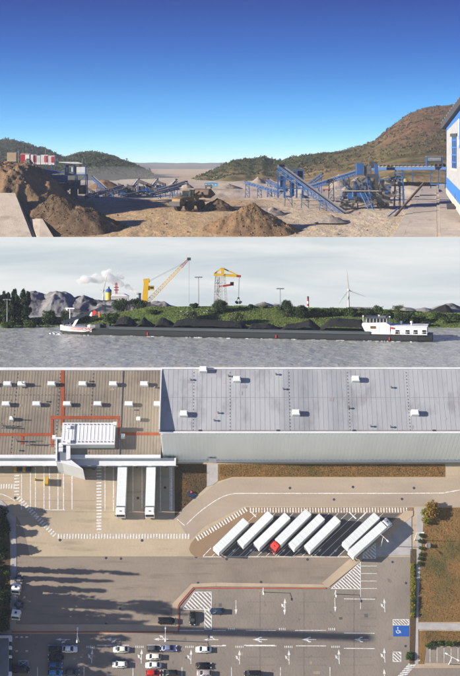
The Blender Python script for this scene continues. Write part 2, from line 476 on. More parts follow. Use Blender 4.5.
# beds and lawns
def lawn(name, label, poly, mt, h=0.06):
    o = MB().prism(cps(poly), -0.2, h).build(name, mt); o.matrix_world = CMAT
    return tag(o, label, kind='structure')
bed1 = lawn('planting_bed', 'dark bare planting bed beside the dock bays', [(174.5, 464), (206.5, 464), (206.5, 486.5), (178, 513), (174.8, 516.5)], MC_soil2)
bed2 = lawn('planting_bed', 'long brown grass strip below the tall warehouse wall', [(218.5, 464), (445, 464), (445, 477), (232, 477), (218.5, 481)], MC_soil)
lawnR = lawn('lawn', 'large dry brown lawn beside the paved path', [(425, 508), (550, 506), (550, 622), (416.5, 622), (419, 590), (421, 560)], MC_soil)
lawnL = lawn('lawn', 'small dry lawn below the crossing path', [(424, 630.5), (550, 632), (550, 646), (426, 646), (424, 664), (418.5, 664), (419, 631)], MC_soil)
strip = lawn('planting_bed', 'narrow planting strip of shrubs beside the car park', [(410.3, 549), (416, 549), (416, 618), (414.5, 664), (409.5, 664), (410.2, 600)], MC_soil2, 0.12)
bedL = lawn('planting_bed', 'dark planted verge under the trees by the yard edge', [(-90, 500), (-3, 504), (4, 511), (8.6, 522), (10, 545), (9.6, 630), (-90, 634)], MC_soil2)
path2 = MB().prism(cps([(416.6, 508), (424.6, 508), (420.5, 560), (418.5, 600), (418.2, 664), (414.9, 664), (416.4, 610), (416.6, 560)]), -0.2, 0.10).build('path', MC_path)
path2.matrix_world = CMAT; tag(path2, 'narrow grey paved path between shrubs and dry lawn', kind='structure')
path3 = MB().prism(cps([(416.2, 622.6), (550, 626), (550, 632), (416.2, 629.2)]), -0.2, 0.13).build('path', MC_path)
path3.matrix_world = CMAT; tag(path3, 'grey paved path crossing the dry lawn', kind='structure')
path4 = MB().prism(cps([(207, 464), (218, 464), (218, 481), (213, 485), (207, 486.3)]), -0.2, 0.08).build('path', MC_path)
path4.matrix_world = CMAT; tag(path4, 'short grey path from the warehouse door to the lane', kind='structure')
kl = MB()
kerbpts = [(-12, 500), (-3, 503), (4.5, 510), (9.6, 522), (11.2, 545), (11, 600), (10.8, 630)]
kp = [cp(*a) for a in kerbpts]; kq = [cp(a + 5.2, b - 2 if i < 3 else b) for i, (a, b) in enumerate(kerbpts)]
for i in range(len(kp) - 1): kl.prism([kp[i], kp[i + 1], kq[i + 1], kq[i]], -0.1, 0.12)
kl = kl.build('footway', MC_path); kl.matrix_world = CMAT
tag(kl, 'grey curved footway along the planted verge', kind='structure')
lotR = cflat('parking_bay', [[(426, 647), (550, 648), (550, 663), (425, 663)]], 0.05, MC_asph)
tag(lotR, 'small asphalt parking bay row below the dry lawn', kind='structure')

# ---- paint: every stroke its own sheet, child of the sheet it lies on
def line(parent, pts, w=0.16, h=0.055, mt=None, name='painted_line'):
    m = MB()
    for a, b in zip(pts[:-1], pts[1:]):
        p = V((*cp(*a), 0)); q = V((*cp(*b), 0)); d = (q - p).normalized() * 0.0; s = V((-(q - p).y, (q - p).x, 0)).normalized() * w / 2
        m.prism([(p + s - d).to_tuple()[:2], (p - s - d).to_tuple()[:2], (q - s + d).to_tuple()[:2], (q + s + d).to_tuple()[:2]], h - 0.006, h)
    return m.build(name, mt or M_line, parent)
def zebra(parent, a, b, n, half, w, h=0.06, skew=None):
    """n bars along a-b in photograph pixels; bar half-length in metres across"""
    p = V((*cp(*a), 0)); q = V((*cp(*b), 0)); d = (q - p).normalized()
    s = V((-d.y, d.x, 0)) if skew is None else V((math.cos(skew), math.sin(skew), 0))
    for i in range(n):
        c = p.lerp(q, (i + 0.5) / n)
        m = MB()
        pts = [c + s * half + d * w / 2, c + s * half - d * w / 2, c - s * half - d * w / 2, c - s * half + d * w / 2]
        m.prism([(t.x, t.y) for t in pts], h - 0.006, h)
        m.build('crossing_bar', M_line, parent)
def arrow(parent, px, py, rot, kind='straight', s=1.0, h=0.058):
    u, v = cp(px, py)
    def st(pts): return [(u + (x * math.cos(rot) - y * math.sin(rot)) * s, v + (x * math.sin(rot) + y * math.cos(rot)) * s) for x, y in pts]
    m = MB()
    m.prism(st([(-2.2, -.1), (0.6, -.1), (0.6, .1), (-2.2, .1)]), h - 0.006, h)
    m.prism(st([(0.6, -.42), (2.2, 0), (0.6, .42)]), h - 0.0055, h + 0.0005)
    if kind in ('left', 'right'):
        g = 1 if kind == 'left' else -1
        m.prism(st([(-1.2, 0.08 * g), (-0.3, 0.85 * g), (-0.1, 0.65 * g), (-0.9, 0.06 * g)]), h - 0.005, h + 0.001)
        m.prism(st([(-0.7, 0.95 * g), (0.5, 1.2 * g), (0.1, 0.4 * g)]), h - 0.0045, h + 0.0015)
    if kind == 'uturn':
        for i in range(8):
            a0, a1 = -1.9 + i * 0.475, -1.9 + (i + 1) * 0.475
            m.prism(st([(-1.2 + 1.0 * math.cos(a0) + .9, 0.85 * math.sin(a0)), (-1.2 + 1.0 * math.cos(a1) + .9, 0.85 * math.sin(a1)), (-1.2 + 0.65 * math.cos(a1) + .9, 0.5 * math.sin(a1)), (-1.2 + 0.65 * math.cos(a0) + .9, 0.5 * math.sin(a0))]), h - 0.004, h + 0.002)
    return m.build('painted_arrow', M_line, parent)

# yard: dock bay lines
for x in (21.5, 30.5, 35.5, 44, 49.5, 58, 63.5, 72):
    line(yard, [(x, 465), (x, 509.5)], 0.26, 0.02)
line(yard, [(43, 509.8), (65, 509.8)], 0.2, 0.021)
for x in (105, 113.5, 133, 142, 160.5, 170):
    line(yard, [(x, 465), (x, 511)], 0.22, 0.02)
line(yard, [(171.5, 464), (171.5, 511)], 0.5, 0.022)
zebra(yard, (99, 466), (99, 531), 21, 0.75, 0.42, 0.024)
zebra(yard, (0, 486.3), (15.5, 486.3), 6, 0.75, 0.42, 0.024)
zebra(yard, (16.8, 474), (16.8, 496), 7, 0.75, 0.42, 0.024)
zebra(yard, (17.5, 497), (55.5, 536), 18, 0.7, 0.42, 0.024)
zebra(yard, (57, 536.2), (190, 536.2), 46, 0.75, 0.40, 0.026)
zebra(yard, (99, 516), (99, 534), 5, 0.5, 0.1, 0.02)
line(yard, [(-8, 493), (2, 494), (9, 497), (15, 501)], 0.22, 0.022)
line(lane, [(177, 519), (184.5, 525.5)], 0.22, 0.04)
def curve_pts(pts, n=6):
    out = []
    for i in range(len(pts) - 1):
        p0 = pts[max(0, i - 1)]; p1 = pts[i]; p2 = pts[i + 1]; p3 = pts[min(len(pts) - 1, i + 2)]
        for k in range(n):
            t = k / n
            out.append(tuple(0.5 * (2 * p1[j] + (p2[j] - p0[j]) * t + (2 * p0[j] - 5 * p1[j] + 4 * p2[j] - p3[j]) * t * t + (3 * p1[j] - p0[j] - 3 * p2[j] + p3[j]) * t ** 3) for j in (0, 1)))
    return out + [pts[-1]]
cc = curve_pts([(186, 525), (195, 516), (206, 507), (220, 498), (232, 494), (245, 493.4), (300, 493.4), (430, 493.2), (448, 492), (475, 487)], 6)
for i in range(0, len(cc) - 1, 1): line(lane, [cc[i], cc[i + 1]], 0.28 if i % 2 else 0.2, 0.04 + 0.001 * (i % 2))
zebra(isl, (196, 539.5), (247, 508.8), 20, 0.75, 0.42, 0.135)
zebra(isl, (249, 510.2), (408, 510.2), 56, 0.75, 0.36, 0.135)
for i, x in enumerate(range(203, 345, 9)):
    if x > 208: line(isl, [(x, 556.4), (x + 45, 513.5)], 0.14, 0.14)
    else: line(isl, [(x, 556.4), (x + 8, 548)], 0.2, 0.14)
line(isl, [(203, 557.0), (350, 557.0)], 0.2, 0.141)
for x in (232, 249, 282, 297, 318, 334):
    arrow(isl, x, 552.3, math.radians(45), 'straight', 0.75, 0.15)
for a, b in (((349, 512), (356, 519)), ((366, 512.5), (360, 518.6)), ((251, 512), (256, 517)), ((283, 514), (287, 519))):
    line(isl, [a, b], 0.4, 0.145)
# hatched triangles
def hatch(parent, poly, ang, step, w, h, outline=True):
    """stripes clipped to a convex polygon (yard metres), each stripe its own sheet"""
    pts = [V((*cp(*p), 0)) for p in poly]
    n = V((math.cos(ang), math.sin(ang), 0)); t = V((-n.y, n.x, 0))
    ks = [p.dot(n) for p in pts]
    k = min(ks) + step / 2
    while k < max(ks) - w / 2:
        def cut(kk):
            hit = []
            for a, b in zip(pts, pts[1:] + pts[:1]):
                da, db = a.dot(n) - kk, b.dot(n) - kk
                if (da < 0) != (db < 0): hit.append(a.lerp(b, da / (da - db)))
            return sorted(hit, key=lambda q: q.dot(t)) if len(hit) >= 2 else None
        c0, c1 = cut(k - w / 2), cut(k + w / 2)
        if c0 and c1:
            MB().prism([(c0[0].x, c0[0].y), (c0[-1].x, c0[-1].y), (c1[-1].x, c1[-1].y), (c1[0].x, c1[0].y)], h - 0.006, h).build('hatch_stripe', M_line, parent)
        k += step
    if outline:
        for a, b in zip(poly, poly[1:] + poly[:1]): line(parent, [a, b], 0.18, h + 0.004)
hatch(carpark, [(331, 588.5), (360.5, 562), (360.5, 589)], math.radians(45), 0.78, 0.38, 0.06)
hatch(carpark, [(363, 554), (375.5, 543.5), (375.5, 558.5), (363, 558.5)], math.radians(45), 0.78, 0.38, 0.19)
hatch(carpark, [(182.5, 609.5), (194.5, 592), (211.5, 592), (211.5, 609.5)], math.radians(45), 0.85, 0.42, 0.06)
hatch(carpark, [(204.5, 610), (211.5, 610), (211.5, 629.5), (204.5, 629.5)], math.radians(45), 0.85, 0.42, 0.06)
hatch(carpark, [(393, 619.5), (409, 619.5), (409, 625), (393, 625)], math.radians(45), 0.6, 0.25, 0.06)
hatch(carpark, [(393, 652), (401, 652), (401, 661.5), (393, 661.5)], math.radians(45), 0.7, 0.3, 0.06)
for y in (566, 573.5, 581, 588.5): line(carpark, [(360.5, y), (377, y)], 0.14, 0.06)
line(carpark, [(360.5, 560), (360.5, 609)], 0.16, 0.061)
line(carpark, [(344, 598.8), (375, 599.2)], 0.18, 0.06)
for y in (618, 602, 611, 609.8): line(carpark, [(360.6, y + 8), (376, y + 8)], 0.06, 0.06, MC_bay, 'bay_joint')
# blue accessible bay with white symbol
MB().prism(cps([(393.2, 625.6), (409, 625.6), (409, 636.4), (393.2, 636.4)]), 0.035, 0.062).build('blue_bay', MC_bluepaint, carpark)
u0, v0 = cp(398, 631)
sy = MB()
for i in range(9):
    a0, a1 = math.radians(150 + i * 27), math.radians(150 + (i + 1) * 27)
    sy.prism([(u0 + r * math.cos(a), v0 - .1 + r * math.sin(a)) for r, a in ((.62, a0), (.62, a1), (.42, a1), (.42, a0))], 0.066, 0.070)
sy.prism([(u0 - .1, v0 + .75), (u0 + .1, v0 + .75), (u0 + .1, v0), (u0 - .1, v0)], 0.0665, 0.0705)
sy.prism([(u0 - .1, v0 + .1), (u0 + .5, v0 + .1), (u0 + .5, v0 - .08), (u0 - .1, v0 - .08)], 0.067, 0.071)
sy.prism([(u0 + .42, v0 + .1), (u0 + .62, v0 + .1), (u0 + .85, v0 - .55), (u0 + .65, v0 - .6)], 0.0675, 0.0715)
sy.prism([(u0 + .18 * math.cos(i), v0 + .98 + .18 * math.sin(i)) for i in np.linspace(0, 6.28, 9)[:-1]], 0.068, 0.072)
sy.build('wheelchair_symbol', M_line, carpark)
# main row lines and arrows
for a, b in ((48, 78), (97, 129), (147, 160), (222, 226), (244, 275)): line(carpark, [(a, 645.2), (b, 645.2)], 0.2, 0.06)
for a, b in ((78, 79), (178.5, 204), (213, 226), (246, 276), (295, 326), (344, 374.5)): line(carpark, [(a, 630.4 if a < 340 else 633), (b, 630.4 if a < 340 else 633.3)], 0.2, 0.061)
for a, b in ((211, 226), (246, 276.5), (296, 326), (344, 375)): line(carpark, [(a, 645.8 if a < 340 else 648.3), (b, 645.9 if a < 340 else 648.6)], 0.2, 0.0625)
for x in (227.5, 278.5, 328):
    zebra(carpark, (x, 629.2), (x + 7.5, 629.2), 4, 0.35, 0.22, 0.063)
for x in (237, 286, 333, 88, 137, 187):
    zebra(carpark, (x - 2, 646.8), (x + 7, 646.8), 5, 0.3, 0.22, 0.064)
for x, y, r, k in ((63, 639.4, PI, 'left'), (113, 639, PI, 'left'), (161, 639.2, PI, 'right'), (211, 639.6, PI, 'right'), (260, 639.5, PI, 'uturn'), (309, 639.5, PI, 'uturn'), (361, 639.5, PI, 'uturn'),
                   (92, 656, PI / 2, 'left'), (141.5, 656, PI / 2, 'left'), (191, 656.5, PI / 2, 'left'), (239.5, 657, PI / 2, 'left'), (289, 657, PI / 2, 'left'), (339, 656.5, PI / 2, 'left'), (384.5, 655, PI / 2, 'left'),
                   (284.5, 608, -PI / 2, 'straight'), (285, 605, PI / 2, 'left'), (335, 605, -PI / 2, 'straight'), (384.5, 605, PI / 2, 'left'), (236, 607.5, -PI / 2, 'straight'), (384.5, 676, PI / 2, 'straight')):
    arrow(carpark, x, y, r, k, 0.95)
for x in (37.5, 84, 133, 182, 231.5, 280.5, 330): line(carpark, [(x, 667), (x, 690)], 0.18, 0.06)
zebra(carpark, (416, 660), (402, 676), 7, 1.4, 0.55, 0.066, skew=math.radians(8))
for x in range(430, 470, 7): line(lotR, [(x, 648), (x, 662.5)], 0.12, 0.07)
for i in range(3): line(carpark, [(15.5 + i * 5, 637), (18 + i * 5, 637)], 0.4, 0.06)
for x in (15.5, 25.5): line(carpark, [(x, 651), (x + 2.5, 651)], 0.4, 0.06)
for a, b in (((19, 660.4), (28, 660.4)), ((28, 660.4), (28, 666)), ((28, 666), (19, 666)), ((19, 666), (19, 660.4)), ((20, 661), (27, 665.4)), ((27, 661), (20, 665.4))): line(carpark, [a, b], 0.14, 0.06 + 0.001 * (a[0] % 3))
# faint bay joints in the asphalt
for x in (260, 304, 354):
    line(carpark, [(x, 592), (x, 690)], 0.07, 0.05, MC_bay, 'slab_joint')
for y in (612, 600, 655, 663):
    for x in (247, 298, 344):
        line(carpark, [(x, y + 2), (x + 28, y + 2)], 0.05, 0.051, MC_bay, 'slab_joint')
for x in (24, 75, 130): line(yard, [(x, 512), (x + 60, 511.5)], 0.05, 0.012, MC_bay, 'slab_joint')
for y in (500.5, 476): line(yard, [(0, y), (95, y)], 0.06, 0.011, MC_bay, 'slab_joint')
line(apron, [(30, 556.6), (340, 557)], 0.12, 0.035, MC_bay, 'slab_joint')
for x, y in ((15.2, 497.8), (60, 540), (142, 540.4), (211, 541), (226.6, 559), (307.5, 559.5), (196, 556.8), (414, 488), (402, 499), (334, 499.5), (353, 487), (290, 488), (165, 487.5), (138, 498)):
    m = MB(); u, v = cp(x, y); m.lathe([(0.42, 0.0), (0.42, 0.045), (0.3, 0.05)], 10, (u, v, 0)); m.build('manhole_cover', MC_hole, yard)
for x, y in ((106, 558), (121, 558.6), (120, 608.5), (106, 624), (261, 582), (198, 583)):
    m = MB(); u, v = cp(x, y); m.lathe([(0.40, 0.0), (0.40, 0.045), (0.3, 0.05)], 10, (u, v, 0)); m.build('manhole_cover', MC_hole, apron)
for x, y in ((405.5, 646), (392.5, 562), (406, 583)):
    m = MB(); u, v = cp(x, y); m.lathe([(0.36, 0.03), (0.36, 0.06), (0.3, 0.065)], 10, (u, v, 0)); m.build('manhole_cover', MC_hole, carpark)

# ---- buildings
# tall high-bay warehouse: roof edge 25 m over the yard
HB = 21.0
b0 = thing('warehouse', 'tall high-bay warehouse with grey roof and pale ribbed wall', 'warehouse', CMAT)
xl, ytop = cp(162, 368, HB); xr = cp(545, 400, HB)[0]; yf = cp(300, 432.5, HB)[1]
yb = yf
MB().bx(xl, xr, yb, ytop, -0.5, HB - 0.4).build('wall', MC_facade, b0)
rf = MB().bx(xl - 0.05, xr, yb - 0.05, ytop + 0.05, HB - 0.4, HB).build('roof', MC_roofB, b0)
ribs = MB()
k = xl + 0.5
while k < xr:
    ribs.box((k, yb - 0.075, HB / 2 - 0.4), (0.46, 0.16, HB - 0.8)); k += 1.15
tag(ribs.build('wall_ribs', MC_facade, b0), kind='stuff')
MB().bx(xl - 0.2, xr, yb - 0.34, yb + 0.25, HB, HB + 0.28).build('eaves_trim', MC_white, b0)
MB().bx(xl - 0.1, xr, yb - 0.55, yb - 0.06, -0.4, 0.9).build('plinth', MC_white, b0)
MB().sideprism([(0, HB), (0, HB + 0.2), (0.3, HB + 0.2), (0.3, HB)], yb + .3, ytop).build('parapet', MC_white, b0).matrix_local = Matrix.Translation((xl - 0.2, 0, 0))
# parapet on the left edge, wedge shape added to widen its shadow towards the wall
up = MB()
up.add([(xl - .35, yb, HB - 1), (xl - .05, yb, HB - 1), (xl - .05, ytop, HB - 1), (xl - .35, ytop, HB - 1),
        (xl - .35, yb, HB + 2.3), (xl - .05, yb, HB + 2.3), (xl - .05, ytop, HB + .15), (xl - .35, ytop, HB + .15)],
       [(0, 3, 2, 1), (4, 5, 6, 7), (0, 1, 5, 4), (1, 2, 6, 5), (2, 3, 7, 6), (3, 0, 4, 7)])
up.build('shadow_wedge_parapet', MC_white, b0)
MB().bx(xl, xr, ytop - .5, ytop + .1, HB, HB + 0.35).build('rear_coping', MC_white, b0)
def skylight(parent, px, py, h, sx=2.9, sy_=1.5, hh=1.2):
    u, v = cp(px, py, h)
    c = MB().box((u, v, h + hh * 0.4), (sx, sy_, hh * 0.8)).build('skylight', MC_white, parent)
    d = MB()
    d.loft([[(u - sx * .46, v - sy_ * .44, h + hh * .8), (u + sx * .46, v - sy_ * .44, h + hh * .8), (u + sx * .46, v + sy_ * .44, h + hh * .8), (u - sx * .46, v + sy_ * .44, h + hh * .8)],
            [(u - sx * .36, v - sy_ * .3, h + hh), (u + sx * .36, v - sy_ * .3, h + hh), (u + sx * .36, v + sy_ * .3, h + hh), (u - sx * .36, v + sy_ * .3, h + hh)]])
    d.build('skylight_dome', M_white, c)
    MB().box((u + sx * .5 + .03, v, h + hh * .35), (0.05, sy_ * .6, hh * .5)).build('vent_grille', M_steel, c)
for x, y in ((203.5, 370.5), (237, 380.3), (184, 414.7), (296, 413.7), (355.6, 380), (414.8, 413.7), (473, 380), (148 + 385, 413)):
    skylight(b0, x, y, HB, 2.3, 1.7, 1.6)
for x in (193.5, 230, 289.5, 348.5, 408, 467):
    sm = MB(); u = cp(x, 400, HB)[0]; y = yb + 0.8
    while y < ytop - 1: sm.box((u, y, HB + 0.03), (0.16, 0.35, 0.06)); y += 1.1
    tag(sm.build('seam_fixings', M_dark, b0), kind='stuff')
for y in (397.5,):
    v = cp(300, y, HB)[1]; MB().bx(xl + .2, xr, v - .04, v + .04, HB, HB + 0.03).build('roof_seam', MC_roofA, b0)
sm = MB(); u = xl + 2
while u < xr: sm.bx(u - .03, u + .03, yb + .5, ytop - .6, HB, HB + .035); u += 1.45
tag(sm.build('roof_laps', MC_roofB, b0), kind='stuff')
v = cp(300, 430.5, HB)[1]; MB().bx(xl + .5, xr, v - .12, v + .12, HB, HB + 0.05).build('gutter', MC_roofA, b0)
for x in (200, 278, 354, 434):
    u, v = cp(x, 430.5, HB); MB().box((u, v, HB + .08), (.9, .5, .12)).build('roof_outlet', M_dark, b0)
# door and grey apron of the tall warehouse
MB().bx(cp(208.5, 463)[0], cp(216.5, 463)[0], yb - 0.7, yb - 0.56, 0, 3.2).build('door', MC_white, b0)

# low dock building on the left
HA = 6.4
b1 = thing('dock_building', 'low dock building with tan flat roof and white loading front', 'building', CMAT)
ax0 = cp(-90, 400, HA)[0]; ax1 = xl - 0.4; ayt = cp(80, 368, HA)[1]; ayf = cp(80, 455.5, HA)[1]
MB().bx(ax0, ax1, ayf, ayt, -0.5, HA - .3).build('wall', MC_white, b1)
MB().bx(ax0, ax1, ayf, ayt, HA - .3, HA).build('roof', MC_roofA, b1)
MB().bx(ax0, ax1, ayt - .9, ayt + .02, HA, HA + .4).build('rear_coping', MC_white, b1)
MB().bx(ax0, ax1, ayf - .9, ayf + .12, HA - .5, HA + .35).build('front_coping', MC_white, b1)
can = MB().bx(ax0, cp(176, 460, 4)[0], ayf - 2.6, ayf - .05, 4.3, 4.7).build('canopy', MC_white, b1)
for i, x in enumerate([a for a in range(-60, 172, 15)]):
    u = cp(x + 7.5, 459, 4)[0]
    MB().bx(u - 3.1 * .5, u + 3.1 * .5, ayf - .22, ayf - .02, .9, 4.1).build('dock_door', M_steel, b1)
    MB().bx(u - 1.7, u + 1.7, ayf - 2.75, ayf - 2.62, 4.2, 4.85).build('dock_number_board', MC_deck, b1)
    MB().bx(u - 2.0, u - 1.65, ayf - 1.3, ayf - .05, .0, 4.28).build('dock_bumper', M_dark, b1)
for poly in ([(60.8, 369.5), (64.2, 369.5), (64.2, 416), (60.8, 416)], [(50.5, 416.1), (120.5, 416.1), (120.5, 419.2), (50.5, 419.2)], [(50.5, 419.4), (53.3, 419.4), (53.3, 433), (50.5, 433)],
             [(-60, 433.1), (53.3, 433.1), (53.3, 436), (-60, 436)], [(117.8, 419.4), (120.5, 419.4), (120.5, 435.4), (117.8, 435.4)], [(122, 432.6), (160.5, 432.6), (160.5, 435.2), (122, 435.2)],
             [(21, 436.2), (23.6, 436.2), (23.6, 444.5), (21, 444.5)], [(50.5, 436.2), (53.3, 436.2), (53.3, 447), (50.5, 447)], [(60.8, 419.4), (63.6, 419.4), (63.6, 425), (60.8, 425)]):
    MB().prism(cps(poly, HA), HA, HA + .12).build('red_walkway', MC_redmat, b1)
for x, y in ((8, 385), (22, 385), (52, 385), (83, 385), (113.5, 385), (144.5, 385), (6.5, 405), (37, 405), (67.5, 405), (98, 405), (129, 405), (158, 405), (-22, 405), (-10, 385), (-40, 385)):
    skylight(b1, x, y, HA, 2.5, 1.35, 1.6)
for x, y in ((12, 419.5), (138.5, 420), (123, 437), (54.5, 438.5)):
    skylight(b1, x, y, HA, 1.2, 1.2, 1.5)
for x in (15.5, 58.5, 92):
    sm = MB(); u = cp(x, 400, HA)[0]; y = ayf + 1
    while y < ayt - 1: sm.box((u, y, HA + .03), (.3, .4, .06)); y += 1.25
    tag(sm.build('seam_fixings', M_dark, b1), kind='stuff')
sm = MB(); u = ax0 + .4
while u < ax1: sm.bx(u - .04, u + .04, ayf + .2, ayt - 1, HA, HA + .05); u += 0.92
tag(sm.build('roof_laps', MC_roofA, b1), kind='stuff')
MB().bx(cp(121.5, 400, HA)[0] - .12, cp(121.5, 400, HA)[0] + .12, ayf + .3, ayt - 1, HA + .05, HA + .25).build('expansion_joint', M_steel, b1)
v = cp(50, 395, HA)[1]; sm = MB(); u = ax0
while u < cp(95, 395, HA)[0]: sm.box((u, v, HA + .07), (.6, .12, .05)); u += 1.2
tag(sm.build('cross_seam', M_dark, b1), kind='stuff')
for x0, y0, x1, y1 in ((17, 441, 41, 441), (24, 445, 52, 444.5), (0, 428, 17, 427), (60, 428.5, 61, 440)):
    p = cp(x0, y0, HA); q = cp(x1, y1, HA)
    MB().tube((p[0], p[1], HA + .3), (q[0], q[1], HA + .3), .12, 6).build('roof_pipe', M_steel, b1)
# thin vent stacks that throw the long shadows
for x, y in ((23, 385.6), (13.4, 419.6), (3, 426), (6, 428), (17, 441.5), (96, 436), (30, 445)):
    u, v = cp(x, y, HA); MB().tube((u, v, HA), (u, v, HA + 2.8), .16, 8).build('vent_stack', M_steel, b1)
# penthouse on the dock building: its own volume
PH = 9.6
ph = thing('rooftop_plant_room', 'white plant room standing on the tan roof', 'plant room', CMAT)
px0, pyb = cp(63, 423, PH); px1 = cp(115, 423, PH)[0]; pyf = cp(63, 444, PH)[1]
MB().bx(px0, px1, pyf, pyb, HA + .01, PH - .3).build('wall', MC_white, ph)
MB().bx(px0 - .15, px1 + .15, pyf - .15, pyb + .15, PH - .3, PH).build('roof', MC_white, ph)
for i in range(14):
    u = px0 + (i + .5) * (px1 - px0) / 14
    MB().bx(u - .1, u + .1, pyf + 1.3, pyb - 1.0, PH, PH + .09).build('roof_seam', M_white, ph)
    MB().box((u, pyf + .7, PH + .1), (.35, .35, .2)).build('roof_clamp', M_steel, ph)
    MB().box((u, pyb - .5, PH + .1), (.35, .35, .2)).build('roof_clamp', M_steel, ph)
u = px0 + 3.6
MB().tube((u, pyf + .5, PH + .25), (u, pyb - .5, PH + .25), .14, 8).build('roof_rail', M_steel, ph)
for x, y in ((69, 427.5), (69, 442), (115, 424.5)):
    uu, vv = cp(x, y, PH); MB().box((uu, vv, PH + .4), (1.1, 1.1, .8)).build('roof_vent', MC_white, ph)
# stair tower beside the plant room
ST = 8.4
st = thing('stair_tower', 'white walled stair tower with dark flat roof beside plant room', 'tower', CMAT)
poly = cps([(56, 438.5), (70, 438.5), (70, 459), (83, 469), (62, 463), (56, 462)], ST)
MB().prism(poly, HA - 6.3, ST).build('wall', MC_white, st)
MB().prism(cps([(57.5, 440), (66, 440), (66, 461), (57.5, 460)], ST), ST, ST + .1).build('roof', MC_deck, st)
MB().prism(cps([(55.6, 437.6), (70.5, 437.6), (70.5, 439.6), (55.6, 439.6)], ST), ST, ST + .5).build('parapet', MC_white, st)
MB().prism(cps([(66.4, 439.8), (70.4, 439.8), (70.4, 459), (66.4, 460.5)], ST), ST, ST + .5).build('parapet', MC_white, st)
MB().prism(cps([(55.7, 439.8), (57.3, 439.8), (57.3, 461.8), (55.7, 461.8)], ST), ST, ST + .5).build('parapet', MC_white, st)
for (x0, y0, x1, y1) in ((63.5, 463.9, 70, 465.8), (71.5, 466.2, 78, 468)):
    p = cp(x0, y0, ST - 1); q = cp(x1, y1, ST - 1)
    MB().bar((p[0], p[1] - .12, ST - 1.2), (q[0], q[1] - .12, ST - 1.2), .1, 1.3).build('window', M_glass, st)
for x, y in ((61, 446), (61, 450.5)):
    u, v = cp(x, y, ST); MB().box((u, v, ST + .5), (1.3, 1.3, .8)).build('roof_hatch', MC_white, st)
# small building at the lower left corner
b2 = thing('gate_building', 'small building with blue grey seamed roof and white parapet', 'building', CMAT)
H2 = 5.0
p = cps([(-80, 637), (8.6, 637), (8.6, 730), (-80, 730)], H2)
MB().prism(p, -.3, H2).build('wall', MC_white, b2)
MB().prism(p, H2, H2 + .1).build('roof', MC_deck, b2)
for x in range(-12, 9, 2):
    u = cp(x + .8, 650, H2)[0]; MB().bx(u - .04, u + .04, p[2][1], p[0][1] - .6, H2 + .1, H2 + .18).build('roof_seam', MC_deck, b2)
MB().prism(cps([(-80, 635.8), (11.8, 635.8), (11.8, 638), (-80, 638)], H2), H2 - .8, H2 + .45).build('parapet', MC_white, b2)
for y0, y1 in ((638.2, 641), (646.2, 649), (655.6, 657.5), (672, 690)):
    MB().prism(cps([(8.8, y0), (11.8, y0), (11.8, y1), (8.8, y1)], H2), H2 - .8, H2 + .45).build('parapet', MC_white, b2)
for y0, y1 in ((641.1, 646.1), (649.1, 655.5), (657.6, 671.9)):
    MB().prism(cps([(8.8, y0), (11.0, y0), (11.0, y1), (8.8, y1)], H2), .2, H2 - .5).build('window', M_glass, b2)

# ---- lorries
def wheel(parent, x, y, r, w, axis_y=True):
    t = MB().lathe([(r * .55, -w / 2), (r * .93, -w / 2), (r, -w * .3), (r, w * .3), (r * .93, w / 2), (r * .55, w / 2)], 16, (0, 0, 0), 'y').build('wheel', M_tyre, parent)
    t.matrix_local = Matrix.Translation((x, y, r))
    m = MB().lathe([(r * .56, -w * .42), (r * .5, -w * .1), (r * .15, -w * .2), (r * .15, w * .2), (r * .5, w * .1), (r * .56, w * .42)], 12, (0, 0, 0), 'y').build('rim', M_rim, t)
    return t
M_trailer = mat('trailer_white', (0.64, 0.67, 0.655), (0.58, 0.61, 0.60), rough=0.55, scale=0.5, detail=8, vary=0.10, stretch=(.5, 1, 1), d=(.42, .42, .40), dscale=.35, dlo=.52, dhi=.78, dmix=.6, dstretch=(.4, 1.5, 1))
def trailer(root, L=13.4, seams=11):
    """rear at -L/2, front at +L/2 along local x"""
    m = MB().bx(-L / 2, L / 2, -1.26, 1.26, 1.15, 3.98).build('cargo_box', M_trailer, root, bevel=0.06)
    s = MB()
    for i in range(seams):
        x = -L / 2 + (i + .5) * L / seams
        s.bx(x - .07, x + .07, -1.2, 1.2, 3.98, 4.02)
    tag(s.build('roof_bows', M_trailer, m), kind='stuff')
    MB().bx(-L / 2 - .04, -L / 2 - .005, -1.2, 1.2, 1.2, 3.9).build('rear_door', M_white, m)
    for sgn in (-1, 1): MB().bx(-L / 2 + .02, L / 2 - .02, sgn * 1.27 - .03, sgn * 1.27 + .03, 3.86, 4.01).build('roof_rail', M_steel, m)
    MB().bx(-L / 2 + .1, L / 2 - .3, -.5, .5, .85, 1.12).build('chassis', M_dark, root)
    for i in range(3):
        for sgn in (-1, 1): wheel(root, -L / 2 + 2.4 + i * 1.31, sgn * 1.05, .5, .38)
    for sgn in (-1, 1):
        MB().bx(L / 2 - 2.9, L / 2 - 2.7, sgn * .7 - .08, sgn * .7 + .08, .05, .86).build('landing_leg', M_dark, root)
        MB().bx(-L / 2 - .06, -L / 2 - .01, sgn * .95 - .15, sgn * .95 + .15, .75, .95).build('tail_light', MC_kerbred, root)
    MB().bx(-L / 2 - .05, -L / 2 + .1, -1.2, 1.2, .5, .66).build('bumper', M_dark, root)
